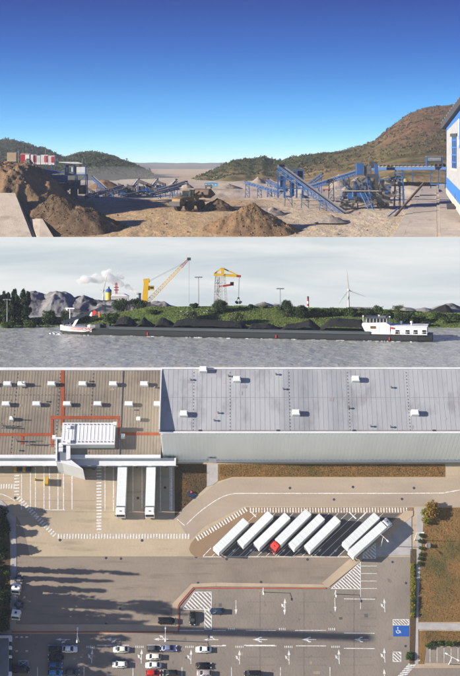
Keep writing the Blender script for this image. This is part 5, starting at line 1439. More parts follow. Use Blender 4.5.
MB().tube((0, 0, 0), (0, 0, 6.4), 1.35, 16).build('shell', paint('silo_yellow', (.62, .45, .08)), t); MB().lathe([(1.42, 6.4), (1.42, 7.4), (.6, 8.0), (.4, 9.0)], 16).build('cap', paint('silo_blue', (.03, .1, .25)), t)
o_ = W(116.4, 306, 692); t = thing('unloader_tower', 'small red lattice tower beside the yellow silo', 'tower', o_)
m = MB(); lattice(m, (0, 0, 0), (0, 0, 10.6), .9, .6, 8, .14); m.build('mast', M_cred, t)
for z in (7.2, 8.4): MB().bx(-1.1, 1.1, -.4, .4, z, z + .4).build('platform', M_cred, t)
o_ = W(120, 306, 690); t = thing('shed', 'low white shed behind the large dark bush', 'shed', o_)
MB().bx(-4, 4, -2, 2, 0, 4.6).build('wall', M_palegrey, t); MB().sideprism([(-4.2, 4.6), (4.2, 4.6), (2, 5.6), (-2.5, 5.6)], -2.2, 2.2).build('roof', M_white, t)
o_ = W(138.8, 306, 692); t = thing('cooling_stack', 'grey stack beside the crane tower giving off steam', 'chimney', o_)
MB().lathe([(1.1, 0), (1.0, 5.5), (1.05, 6.0)], 14).build('shell', paint('stack_grey', (.3, .31, .33)), t); MB().lathe([(1.12, 5.4), (1.12, 5.7)], 14).build('band', M_dark, t)
# steam: lumpy volume drifting left
stm = bpy.data.materials.new('steam'); stm.use_nodes = True
_n = stm.node_tree.nodes; _l = stm.node_tree.links; _n.remove(_n['Principled BSDF'])
_v = _n.new('ShaderNodeVolumePrincipled'); _v.inputs['Color'].default_value = (.97, .97, .97, 1); _v.inputs['Density'].default_value = 0.5; _v.inputs['Anisotropy'].default_value = 0.2
_l.new(_v.outputs[0], _n['Material Output'].inputs['Volume'])
import bmesh
bmx_ = bmesh.new(); rs = random.Random(12)
path_ = [(138, 292, .7), (133, 290, 1.1), (128, 287.5, 1.5), (122, 284.5, 1.9), (118, 282, 2.0), (113, 280.5, 2.3), (108, 277.5, 2.5), (105, 273.5, 1.9), (108.5, 270.5, 1.2), (101, 279.5, 2.3), (95, 280, 2.1), (90, 279, 2.0), (85, 279.5, 2.2), (81, 281.5, 1.5), (121, 277.5, 1.2), (119.5, 274.5, .8), (97, 276.5, 1.5)]
for px, py, r_ in path_:
    for k in range(5):
        c_ = W(px + rs.uniform(-2.2, 2.2), py + rs.uniform(-1.3, 1.3), 712 + rs.uniform(-1.5, 1.5))
        mtx = Matrix.Translation(c_) @ Matrix.Diagonal((1.15, .8, .9, 1))
        bmesh.ops.create_icosphere(bmx_, subdivisions=2, radius=r_ * rs.uniform(.6, .95), matrix=mtx)
me = bpy.data.meshes.new('steam_plume'); bmx_.to_mesh(me); bmx_.free(); me.materials.append(stm)
o = bpy.data.objects.new('steam_plume', me); C.objects.link(o)
rm = o.modifiers.new('r', 'REMESH'); rm.mode = 'VOXEL'; rm.voxel_size = .3
tag(o, 'white steam plume drifting over the slag heap', 'steam', kind='stuff')
# ================================================================== QUARRY (upper terrace, open to the horizon)
YA = YSKY + 4
base_y = [700, YA, 762, 800, 860, 1000, 1300, 2000, 4000, 9000, 20000]
base_r = [262, 241, 227, 213, 202, 194, 186, 178, 171, 167.6, 166]
base_z = [CZ - (r_ - HOR) / F * y_ for y_, r_ in zip(base_y, base_r)]
def sst(a, b, x):
    t = np.clip((x - a) / (b - a), 0, 1); return t * t * (3 - 2 * t)
def ground_z(x, y):
    x = np.asarray(x, float); y = np.asarray(y, float)
    p = x / y * F + CX
    z = np.interp(y, base_y, base_z)
    near = 1 - sst(900, 1500, y)
    # cut bank on the left
    toprow = np.interp(p, [-200, -40, 0, 20, 36, 50, 66, 82, 95], [158, 163, 165.5, 167, 169.5, 177, 186, 196, 230])
    zb_ = CZ - (toprow - HOR) / F * 815
    f = 1 - sst(44, 92, p + 7 * fbm(x * .08, y * .08, 3, 5))
    yin = sst(755, 812, y + 10 * fbm(x * .07, y * .05, 3, 9)) * (1 - sst(880, 960, y))
    z = z + np.maximum(zb_ - z, 0) * f * yin
    # foot of the right hill slope and rubble
    z = z + near * (0.7 * fbm(x * .05, y * .05, 5, 2) + 0.35 * fbm(x * .22, y * .22, 4, 8)) 
    z = z + near * f * yin * (1.6 * fbm(x * .13, y * .13, 5, 14) + 2.8 * (.35 - np.abs(fbm(x * .10 + 3, y * .07, 4, 19))) + 3.2 * (.3 - np.abs(fbm(x * .34, y * .22, 4, 23))) + 1.2 * fbm(x * .8, y * .7, 2, 33))
    mid_ = sst(830, 920, y) * (1 - sst(1500, 1900, y))
    z = z + mid_ * (2.6 * (.3 - np.abs(fbm(x * .018 + 5, y * .009, 4, 27))) + 1.2 * fbm(x * .06, y * .02, 4, 29))
    z = z + (1 - near) * 1.5 * fbm(x * .01, y * .01, 4, 3)
    return z
def gz(x, y): return float(ground_z(np.array([x]), np.array([y]))[0])
def gp(px, y): x = (px - CX) / F * y; return V((x, y, gz(x, y)))
def gy(px, row):
    """distance at which the quarry floor is seen at that pixel"""
    lo_, hi_ = YA, 6000.0
    for _ in range(20):
        mid = (lo_ + hi_) / 2; p = gp(px, mid)
        if HOR + (CZ - p.z) / mid * F > row: lo_ = mid
        else: hi_ = mid
    return lo_
# soil with three kinds of earth
sm_ = bpy.data.materials.new('quarry_earth'); sm_.use_nodes = True
_n = sm_.node_tree.nodes; _l = sm_.node_tree.links; _p = _n['Principled BSDF']; _p.inputs['Roughness'].default_value = 1; _p.inputs['Specular IOR Level'].default_value = .1
_at = _n.new('ShaderNodeAttribute'); _at.attribute_name = 'soil'
_tc = _n.new('ShaderNodeTexCoord')
def _nz(s, d, st=(1, 1, 1)):
    mp = _n.new('ShaderNodeMapping'); mp.inputs['Scale'].default_value = st; _l.new(_tc.outputs['Object'], mp.inputs[0])
    q = _n.new('ShaderNodeTexNoise'); q.inputs['Scale'].default_value = s; q.inputs['Detail'].default_value = d; q.inputs['Roughness'].default_value = .62; _l.new(mp.outputs[0], q.inputs['Vector']); return q
n1 = _nz(.06, 10, (1, .5, 1)); n2 = _nz(.5, 8)
ad = _n.new('ShaderNodeMath'); ad.operation = 'MULTIPLY_ADD'; ad.inputs[1].default_value = .55; _l.new(n1.outputs['Fac'], ad.inputs[0])
sb = _n.new('ShaderNodeMath'); sb.operation = 'SUBTRACT'; sb.inputs[1].default_value = .275; _l.new(_at.outputs['Fac'], sb.inputs[0]); _l.new(sb.outputs[0], ad.inputs[2])
cr = _n.new('ShaderNodeValToRGB'); cr.color_ramp.elements[0].color = (.18, .115, .065, 1); cr.color_ramp.elements[0].position = .0
cr.color_ramp.elements[1].color = (.63, .53, .40, 1); cr.color_ramp.elements[1].position = .95
e = cr.color_ramp.elements.new(.28); e.color = (.29, .195, .11, 1)
e = cr.color_ramp.elements.new(.5); e.color = (.52, .365, .195, 1)
e = cr.color_ramp.elements.new(.7); e.color = (.54, .42, .27, 1)
_l.new(ad.outputs[0], cr.inputs['Fac'])
mx_ = _n.new('ShaderNodeMix'); mx_.data_type = 'RGBA'; mx_.blend_type = 'MULTIPLY'; mx_.inputs['Factor'].default_value = .55
r2 = _n.new('ShaderNodeValToRGB'); r2.color_ramp.elements[0].position = .3; r2.color_ramp.elements[0].color = (.62, .6, .58, 1); r2.color_ramp.elements[1].position = .62
_l.new(n2.outputs['Fac'], r2.inputs['Fac']); _l.new(cr.outputs['Color'], mx_.inputs['A']); _l.new(r2.outputs['Color'], mx_.inputs['B']); _l.new(mx_.outputs['Result'], _p.inputs['Base Color'])
nb = _nz(.6, 10); bp = _n.new('ShaderNodeBump'); bp.inputs['Strength'].default_value = .8; bp.inputs['Distance'].default_value = .8; _l.new(nb.outputs['Fac'], bp.inputs['Height']); _l.new(bp.outputs[0], _p.inputs['Normal'])
pp = np.linspace(-110, 570, 420)
yv = np.concatenate([np.linspace(YA, 900, 170), np.geomspace(905, 14000, 110)])
P_, Y = np.meshgrid(pp, yv); X = (P_ - CX) / F * Y
Z = ground_z(X, Y)
gq = grid('ground', X, Y, Z, sm_)
tag(gq, 'dusty quarry floor of ochre and pale crushed stone', kind='structure')
soil = .52 + .34 * sst(225, 320, P_ + 20 * fbm(X * .03, Y * .03, 3, 6)) + .40 * sst(850, 980, Y) - .38 * (1 - sst(50, 110, P_)) * (1 - sst(900, 1000, Y)) - .05 * (1 - sst(100, 240, P_))
soil += .16 * fbm(X * .04, Y * .02, 4, 77)
soil = soil - .45 * sst(1500, 2600, Y)
a_ = gq.data.attributes.new('soil', 'FLOAT', 'POINT'); a_.data.foreach_set('value', np.clip(soil, 0, 1).ravel().astype(np.float32))

# loose stones over the cut bank and the floor
rs_ = np.random.RandomState(61); mst = MB(); rq = random.Random(61)
pxs = np.where(np.arange(2600) < 1700, -20 + 115 * rs_.rand(2600), 60 + 360 * rs_.rand(2600)); yys = 745 + 135 * rs_.rand(2600)
xxs = (pxs - CX) / F * yys; zzs = ground_z(xxs, yys)
for k in range(2600):
    sz = rq.uniform(.15, .45) if k % 14 else rq.uniform(.5, 1.2)
    mst.box((xxs[k], yys[k], zzs[k] + sz * .15), (sz, sz * .8, sz * .6), Matrix.Rotation(rq.uniform(0, 6), 3, 'Z') @ Matrix.Rotation(rq.uniform(0, 2), 3, 'X'))
o = mst.build('loose_stones', mat('loose_stone', (.26, .185, .115), (.17, .115, .07), rough=1, scale=.4, island=True)); tag(o, 'loose stones scattered over the bank and floor', 'stones', kind='stuff')
# hills
def hill_mat(name, low, mid, high, zl, zh):
    m = bpy.data.materials.new(name); m.use_nodes = True
    n = m.node_tree.nodes; l = m.node_tree.links; p = n['Principled BSDF']; p.inputs['Roughness'].default_value = 1; p.inputs['Specular IOR Level'].default_value = .05
    g = n.new('ShaderNodeNewGeometry'); sx_ = n.new('ShaderNodeSeparateXYZ'); l.new(g.outputs['Position'], sx_.inputs[0])
    mr = n.new('ShaderNodeMapRange'); mr.inputs['From Min'].default_value = zl; mr.inputs['From Max'].default_value = zh; l.new(sx_.outputs['Z'], mr.inputs['Value'])
    q = n.new('ShaderNodeTexNoise'); q.inputs['Scale'].default_value = .012; q.inputs['Detail'].default_value = 9; l.new(g.outputs['Position'], q.inputs['Vector'])
    a = n.new('ShaderNodeMath'); a.operation = 'MULTIPLY_ADD'; a.inputs[1].default_value = .9; l.new(q.outputs['Fac'], a.inputs[0])
    s = n.new('ShaderNodeMath'); s.operation = 'SUBTRACT'; s.inputs[1].default_value = .45; l.new(mr.outputs[0], s.inputs[0]); l.new(s.outputs[0], a.inputs[2])
    r = n.new('ShaderNodeValToRGB'); r.color_ramp.elements[0].color = (*low, 1); r.color_ramp.elements[0].position = .1; r.color_ramp.elements[1].color = (*high, 1); r.color_ramp.elements[1].position = .85
    e = r.color_ramp.elements.new(.32); e.color = (*mid, 1); e = r.color_ramp.elements.new(.6); e.color = tuple(.6 * a_ + .4 * b_ for a_, b_ in zip(mid, high)) + (1,)
    l.new(a.outputs[0], r.inputs['Fac'])
    q2 = n.new('ShaderNodeTexNoise'); q2.inputs['Scale'].default_value = .05; q2.inputs['Detail'].default_value = 8; l.new(g.outputs['Position'], q2.inputs['Vector'])
    r2 = n.new('ShaderNodeValToRGB'); r2.color_ramp.elements[0].position = .38; r2.color_ramp.elements[0].color = (.45, .52, .38, 1); r2.color_ramp.elements[1].position = .6
    l.new(q2.outputs['Fac'], r2.inputs['Fac'])
    mx = n.new('ShaderNodeMix'); mx.data_type = 'RGBA'; mx.blend_type = 'MULTIPLY'; mx.inputs['Factor'].default_value = .8; l.new(r.outputs['Color'], mx.inputs['A']); l.new(r2.outputs['Color'], mx.inputs['B'])
    l.new(mx.outputs['Result'], p.inputs['Base Color'])
    bp = n.new('ShaderNodeBump'); bp.inputs['Strength'].default_value = 1; bp.inputs['Distance'].default_value = 4; l.new(q2.outputs['Fac'], bp.inputs['Height']); l.new(bp.outputs[0], p.inputs['Normal'])
    return m
HILLS = []
def hill(lab, sil, yr, yfoot, footrow, mt, seed, amp, pts=160, my=60, extra=None):
    pp = np.linspace(sil[0][0], sil[-1][0], pts); top = np.interp(pp, [s[0] for s in sil], [s[1] for s in sil])
    fr = np.interp(pp, [s[0] for s in footrow], [s[1] for s in footrow])
    tt = np.concatenate([np.linspace(0, 1, my), 1 + np.linspace(.05, .8, 14)])
    P2, T2 = np.meshgrid(pp, tt)
    Yh = yfoot + (yr - yfoot) * T2
    Xh = (P2 - CX) / F * Yh
    zr = CZ + (HOR - top) / F * yr; zf = CZ + (HOR - fr) / F * yfoot
    prof = np.where(T2 <= 1, np.sin(np.clip(T2, 0, 1) * PI / 2) ** 1.05, 1 - (T2 - 1) ** 1.3 * .8)
    Zh = zf[None, :] + (zr - zf)[None, :] * prof
    env = np.clip(T2 * 3, 0, 1) * np.clip((1.25 - T2) * 3.2, .25, 1)
    Zh = Zh + amp * env * (fbm(Xh / 260 + seed, Yh / 260, 5, 50 + seed) + .35 * fbm(Xh / 60, Yh / 60, 4, 60 + seed)) - 3 * (T2 <= 0)
    o = grid('hill', Xh, Yh, Zh, mt)
    tag(o, lab, kind='structure'); HILLS.append((Xh, Yh, Zh, T2)); return o
MA_hr = hill_mat('right_hill_soil', (.34, .23, .115), (.125, .10, .045), (.17, .085, .052), 140, 215)
MA_hn = hill_mat('near_hill_soil', (.26, .18, .085), (.095, .088, .035), (.10, .08, .035), 140, 190)
MA_hl = hill_mat('left_hill_soil', (.06, .065, .03), (.035, .05, .022), (.045, .055, .03), 130, 200)
MA_hf = hill_mat('far_hill_soil', (.10, .10, .08), (.08, .09, .07), (.09, .09, .08), 130, 260)
hill('large scrubby hill with reddish brown top behind the plant', [(280, 178), (300, 163), (325, 155), (345, 150), (362, 146), (375, 141), (388, 130), (400, 122), (412, 115), (425, 110.5), (437, 108.5), (452, 107), (475, 104), (520, 100), (600, 98)], 2300, 1250, [(280, 187), (340, 185), (400, 178), (470, 180), (600, 180)], MA_hr, 3, 11, 220, 80)
hill('low scrubby hills rising behind the inclined conveyor', [(188, 186), (196, 180.5), (208, 175), (220, 170), (232, 164.5), (246, 162), (254, 163), (262, 160.2), (270, 163.5), (280, 164.5), (290, 161), (302, 158), (315, 155.5), (335, 155), (370, 152), (420, 148), (520, 140)], 2000, 1500, [(188, 188), (230, 183), (300, 183), (520, 176)], MA_hn, 6, 14, 200, 60)
hill('dark green hill ending above the dusty valley', [(56, 170), (66, 162), (76, 158), (86, 156.5), (94, 156.3), (104, 158.5), (114, 161), (124, 165), (133, 168.5), (142, 173), (152, 180)], 2600, 1700, [(56, 181), (152, 184)], MA_hl, 8, 16, 130, 50)
hill('long dark wooded hill behind the red and white containers', [(-140, 132), (-60, 137), (-10, 140), (8, 139.5), (20, 141), (32, 146), (45, 150), (56, 155), (66, 160), (78, 166), (95, 172)], 3400, 2200, [(-140, 178), (95, 178)], MA_hl, 9, 22, 150, 50)
hill('faint blue mountain on the far horizon', [(60, 168), (86, 164), (98, 162.5), (108, 160), (115, 158.6), (120, 161), (128, 163), (145, 163.6), (170, 163.4), (200, 163.6), (230, 163.6), (260, 165)], 11000, 7500, [(60, 168.4), (260, 168.4)], MA_hf, 12, 12, 120, 30)
hill('pale hazy plain of low ridges at the end of the valley', [(70, 171), (90, 168), (115, 167), (140, 166.2), (165, 166.6), (190, 166), (215, 167), (240, 168), (260, 170)], 7000, 5200, [(70, 171.2), (260, 171.2)], MA_hf, 15, 8, 120, 30)
# scrub on the hills: far too many to count
MA_scrub = mat('hill_scrub', (.06, .06, .024), (.10, .08, .034), rough=1, scale=.01, island=True, lo=.25, hi=.8)
MA_scrubD = mat('hill_scrub_dark', (.022, .036, .014), (.045, .055, .02), rough=1, scale=.01, island=True, lo=.25, hi=.8)
def scrub(idx, n, size, mt, lab, seed, tmin=.15, tmax=1.02):
    Xh, Yh, Zh, T2 = HILLS[idx]
    r = np.random.RandomState(seed)
    msk = np.argwhere((T2 > tmin) & (T2 < tmax))
    pk = msk[r.randint(0, len(msk), n)]
    pk = pk[(pk[:, 0] < Xh.shape[0] - 1) & (pk[:, 1] < Xh.shape[1] - 1)]
    u, v = r.rand(len(pk)), r.rand(len(pk)); i, j = pk[:, 0], pk[:, 1]
    def bl(A): return (A[i, j] * (1 - u) + A[i + 1, j] * u) * (1 - v) + (A[i, j + 1] * (1 - u) + A[i + 1, j + 1] * u) * v
    c = np.stack([bl(Xh), bl(Yh), bl(Zh)], 1)
    dens = fbm(c[:, 0] / 120, c[:, 1] / 120, 3, seed)
    c = c[dens > -.25 + .5 * r.rand(len(c)) - .2]
    k = 5
    cc_ = np.repeat(c, k, 0); s = size * (.5 + r.rand(len(c)) ** 2 * 1.3); ss = np.repeat(s, k)[:, None]
    cc_ = cc_ + r.normal(size=cc_.shape) * ss * [.5, .5, .28] + [0, 0, 1] * ss * .35
    o = bpy.data.objects.new('scrub', quads_mesh('scrub', leaves(cc_, 1.0, seed) * 1.0, mt)); 
    q = leaves(cc_, 1.0, seed); q = cc_[:, None, :] + (q - cc_[:, None, :]) * (ss[:, None, :] * .6)
    bpy.data.meshes.remove(o.data); o = bpy.data.objects.new('scrub', quads_mesh('scrub', q, mt)); C.objects.link(o)
    tag(o, lab, 'scrub', kind='stuff')
scrub(0, 11000, 1.4, MA_scrub, 'scattered scrub bushes over the large reddish hill', 21)
scrub(1, 7000, 1.5, MA_scrubD, 'scattered dark scrub over the low hills behind the conveyor', 22, .3)
scrub(2, 9000, 2.2, MA_scrubD, 'woodland scrub of the dark green hill', 23)
scrub(3, 9000, 3.0, MA_scrubD, 'woodland of the long dark hill behind the containers', 24)

# heaps of stone
MA_gravel = mat('brown_gravel', (.125, .078, .042), (.075, .048, .028), rough=1, scale=.5, c=(.18, .125, .075), cscale=.2, detail=10, bump=1, bscale=2.2)
MA_ochre = mat('ochre_gravel', (.23, .14, .07), (.15, .095, .05), rough=1, scale=.5, c=(.10, .062, .035), cscale=.15, clo=.55, chi=.7, detail=10, bump=1, bscale=2.2)
MA_greyg = mat('grey_gravel', (.30, .255, .205), (.23, .195, .16), rough=1, scale=.3, detail=10, bump=1, bscale=1.5)
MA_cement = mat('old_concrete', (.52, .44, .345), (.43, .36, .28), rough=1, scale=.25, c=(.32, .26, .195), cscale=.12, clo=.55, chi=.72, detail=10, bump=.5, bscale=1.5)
def heap(lab, px, row, w, h, y, mt, seed, dep=None, skew=0.0, stones=0, group=None, pw=1.15):
    """heap with its base centre at pixel (px,row) at distance y; w half width, h height in pixels"""
    s = y / F; o_ = W(px, row, y); rx = w * s; H = h * s; ry = (dep or rx * .8)
    n_, k_ = (150, 64) if stones > 400 else (48, 22)
    a = np.linspace(0, 2 * PI, n_ + 1); q = np.linspace(0, 1, k_)
    A, Q = np.meshgrid(a, q)
    wob = 1 + .16 * fbm(np.cos(A) * 1.6 + seed, np.sin(A) * 1.6, 3, seed)
    Xh = np.cos(A) * Q * rx * wob + skew * rx * (1 - Q); Yh = np.sin(A) * Q * ry * wob
    Zh = H * (1 - Q ** pw) + H * .22 * fbm(Xh * 4 / rx + seed, Yh * 4 / rx, 4, seed + 3) * (1 - Q ** 3) - H * .10 * Q
    if stones > 400: Zh = Zh + (1.1 * (.3 - np.abs(fbm(Xh * .22 + seed, Yh * .22, 4, seed + 7))) + .5 * fbm(Xh * .8, Yh * .8, 3, seed + 9)) * (1 - Q ** 6)
    ht = grid('gravel_heap', Xh, Yh, Zh, mt, smooth=True); ht.location = o_
    if stones:
        me = ht; t = thing('gravel_heap', lab, 'heap', o_, group); ht.name = 'mound'; ht.location = (0, 0, 0); ht.parent = t
        m = MB(); rr_ = random.Random(seed)
        for i in range(stones):
            ii, jj = rr_.randrange(2, k_ - 1), rr_.randrange(n_); sz = rr_.uniform(.16, .5) * (1 if rr_.random() < .85 else 1.8)
            R = Matrix.Rotation(rr_.uniform(0, 6), 3, 'Z') @ Matrix.Rotation(rr_.uniform(0, 2), 3, 'X')
            u = rr_.random(); pos = V((Xh[ii, jj] * u + Xh[ii + 1, jj + 1] * (1 - u), Yh[ii, jj] * u + Yh[ii + 1, jj + 1] * (1 - u), Zh[ii, jj] * u + Zh[ii + 1, jj + 1] * (1 - u)))
            m.box(pos, (sz, sz * .8, sz * .6), R)
        tag(m.build('stones', mt, t), kind='stuff')
        t.location = o_
        return t
    return tag(ht, lab, 'heap', group)
heap('long brown gravel slope running down from the cut bank', 92, 239, 88, 46, 763, MA_gravel, 31, 17.5, -.46, 3200, pw=1.0)
heap('ochre stone heap with jagged dark crest between the loader and conveyor', 254, 241, 72, 36, 757, MA_ochre, 41, 14, -.02, 2200)
heap('small rounded grey brown heap beside the loader bucket', 219, 210, 19, 12, 815, MA_gravel, 43, 9, -.1, 200)
for i, (px, row, w, h, y, lab) in enumerate(((172, 190, 9, 9, 1120, 'grey cone of crushed stone behind the loader'), (187, 188, 7, 6, 1180, 'small pale cone beside the grey crushed stone cone'), (104, 188, 20, 9, 1080, 'tan spoil mound behind the distant blue conveyors'), (258, 183, 9, 6, 1280, 'pale mound below the low scrubby hill'), (339, 186, 12, 11, 1000, 'grey stone heap between the two crossing conveyors'), (300, 200, 13, 7, 900, 'pale dusty mound under the inclined conveyor'), (229, 189, 16, 5, 1150, 'low pale dust mound behind the small heap'), (272, 214, 16, 7, 800, 'pale dust spill right of the ochre heap'), (388, 184, 14, 9, 950, 'tan spoil mound under the conveyor bridge'), (330, 222, 20, 7, 775, 'pale dust mound before the inclined conveyor tail'))):
    heap(lab, px, row, w, h, y, MA_greyg if i not in (2, 8) else MA_ochre, 60 + i, None, 0, 0, 'distant stone heaps')

# concrete ramp walls on the left
t = thing('concrete_ramp', 'broad weathered concrete ramp wall on the left', 'wall')
def slab(name, parent, quad_near, quad_far, drop, mt, yn, yf):
    """top face given by pixels: near edge (two px,row) at yn, far edge at yf; solid down by drop"""
    a, b = [W(x, r_, yn) for x, r_ in quad_near]; c, d = [W(x, r_, yf) for x, r_ in quad_far]
    dn = V((0, 0, -drop)); m = MB()
    m.add([a, b, d, c, a + dn, b + dn, d + dn, c + dn], [(0, 1, 2, 3), (7, 6, 5, 4), (0, 4, 5, 1), (1, 5, 6, 2), (2, 6, 7, 3), (3, 7, 4, 0)])
    return m.build(name, mt, parent)
ny_ = YA + 1
slab('ramp_top', t, ((-90, 241), (33.5, 241)), ((-90, 193), (15, 193)), 14, MA_cement, ny_, ny_ + 34)
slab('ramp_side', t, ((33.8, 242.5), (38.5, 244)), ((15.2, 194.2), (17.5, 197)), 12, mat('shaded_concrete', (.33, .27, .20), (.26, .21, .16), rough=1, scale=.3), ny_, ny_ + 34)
slab('lower_ledge', t, ((38.8, 241), (56, 241)), ((29.5, 217.5), (40.5, 215.8)), 12, MA_cement, ny_, ny_ + 20)
# retaining walkways on the right
def strip_on_ground(name, parent, rows, left, right, mt, up, th):
    a = []; b = []
    for r_, l_, q_ in zip(rows, left, right):
        y = gy((l_ + q_) / 2, r_); a.append(W(l_, r_, y) + V((0, 0, up))); b.append(W(q_, r_, y) + V((0, 0, up)))
    m = MB(); dn = V((0, 0, -th))
    m.loft([[p, q, q + dn, p + dn] for p, q in zip(a, b)]); return m.build(name, mt, parent)
rws = [239.5 - 1.8 * k for k in range(31)]
def lin(a, b): return [a + (b - a) * k / 30 for k in range(31)]
t = thing('concrete_walkway', 'pale concrete walkway below the conveyor bridge', 'walkway')
strip_on_ground('walkway_top', t, rws, lin(403, 424), lin(437, 436), MA_cement, .9, 3)
strip_on_ground('kerb', t, rws, lin(392, 421), lin(402.6, 423.7), mat('dusty_concrete', (.50, .43, .34), (.42, .36, .28), rough=1, scale=.3, detail=9), .6, 3)
t = thing('concrete_platform', 'concrete platform along the base of the white blue building', 'platform')
strip_on_ground('platform_top', t, rws, lin(441, 438.5), lin(545, 540), MA_cement, 1.9, 5)
strip_on_ground('platform_edge', t, rws, lin(437.4, 436.2), lin(440.8, 438.4), MATS['dusty_concrete'], 1.5, 5)
slab('step', t, ((447, 207.0), (455.5, 207.0)), ((446.5, 203.6), (454, 203.6)), 1.2, M_dark, ny_ + 33, ny_ + 38)
# white and blue building at the right edge: trapezoid wall running towards us up the slope
MA_plaster = mat('white_plaster', (.30, .305, .315), (.255, .255, .26), rough=.9, scale=.3, c=(.28, .25, .22), cscale=.2, clo=.6, chi=.8, detail=8)
MA_bluew = mat('blue_wall_paint', (.03, .14, .47), (.035, .13, .40), rough=.7, scale=.6)
t = thing('plant_building', 'white building with blue band, sign and barred window at the edge', 'building')
yF, yN = ny_ + 52, ny_ + 6
def wl(s, row_f, row_n):
    """point on the wall: s 0 far .. 1 near"""
    px = 446.6 + s * 26; y = yF + (yN - yF) * s
    return W(px, row_f + (row_n - row_f) * s, y)
def wquad(m, s0, s1, rt, rb, out=.0, th=.2):
    """rt, rb: (far,near) rows"""
    a, b, c, d = wl(s0, *rt), wl(s1, *rt), wl(s1, *rb), wl(s0, *rb)
    nrm = (b - a).cross(d - a).normalized()
    if nrm.x > 0: nrm = -nrm
    f_ = [p + nrm * out for p in (a, b, c, d)]; g_ = [p + nrm * (out - th) for p in (a, b, c, d)]
    return m.add(f_ + g_, [(0, 1, 2, 3), (7, 6, 5, 4), (0, 4, 5, 1), (1, 5, 6, 2), (2, 6, 7, 3), (3, 7, 4, 0)])
RT, RB = (126, 92), (189, 228)
wquad(MB(), 0, 1, (126, 92), (189, 228), 0, 12).build('wall', MA_plaster, t)
wquad(MB(), 0.0, 1, (177, 203), (187.5, 220), .12, .12).build('blue_base_band', MA_bluew, t)
wquad(MB(), 0.0, 1, (127, 94), (131, 104), .10, .10).build('blue_top_band', MA_bluew, t)
wquad(MB(), 0.0, 1, (187.6, 220.5), (193, 234), .35, .35).build('plinth', MA_cement, t)
sg = wquad(MB(), .40, 1, (116, 110), (158, 139), .16, .12).build('sign_board', MA_bluew, t)
for s0, s1, r0, r1 in ((.47, .485, (124, 114), (140, 130)), (.485, .52, (124, 114), (127, 117)), (.52, .535, (124, 114), (140, 130)), (.56, .575, (124, 113), (140, 129)), (.60, .615, (124, 113), (140, 129)), (.575, .60, (131, 121), (133, 123)),
                       (.44, .455, (146, 133), (151, 138)), (.455, .48, (150, 137), (151.5, 138.5)), (.49, .505, (146, 133), (151, 138)), (.51, .54, (146, 133), (147.5, 134.5)), (.515, .53, (147.5, 134), (151.5, 138.5))):
    wquad(MB(), s0, s1, r0, r1, .2, .05).build('sign_letter', M_white, sg)
wi = wquad(MB(), .22, .40, (137, 136), (167, 171), .3, .35).build('window', M_glass, t)
wquad(MB(), .18, .43, (134, 132.5), (136.8, 135.6), .7, .8).build('window_hood', M_dark, t)
wquad(MB(), .19, .43, (167.2, 171.5), (169, 173.5), .35, .4).build('window_sill', MA_cement, t)
for i in range(5): wquad(MB(), .23 + i * .038, .24 + i * .038, (137, 136), (167, 171), .42, .06).build('window_bar', MA_bluew, wi)
for i in range(4): wquad(MB(), .22, .40, (140 + i * 7, 139 + i * 8), (141 + i * 7, 140.2 + i * 8), .46, .03).build('window_bar', MA_bluew, wi)
ro = MB(); wquad(ro, -.06, 1.05, (121.5, 86), (127.5, 93.5), 2.2, 14); ro.build('roof', M_dark, t)
for i in range(16): wquad(MB(), -.05 + i * .068, -.028 + i * .068, (120.6, 85), (122, 86.6), 2.5, 2.6).build('roof_corrugation', M_steel, t)
wquad(MB(), .33, .36, (193, 193), (205, 207), .3, .3).build('drain_pipe', M_dark, t)

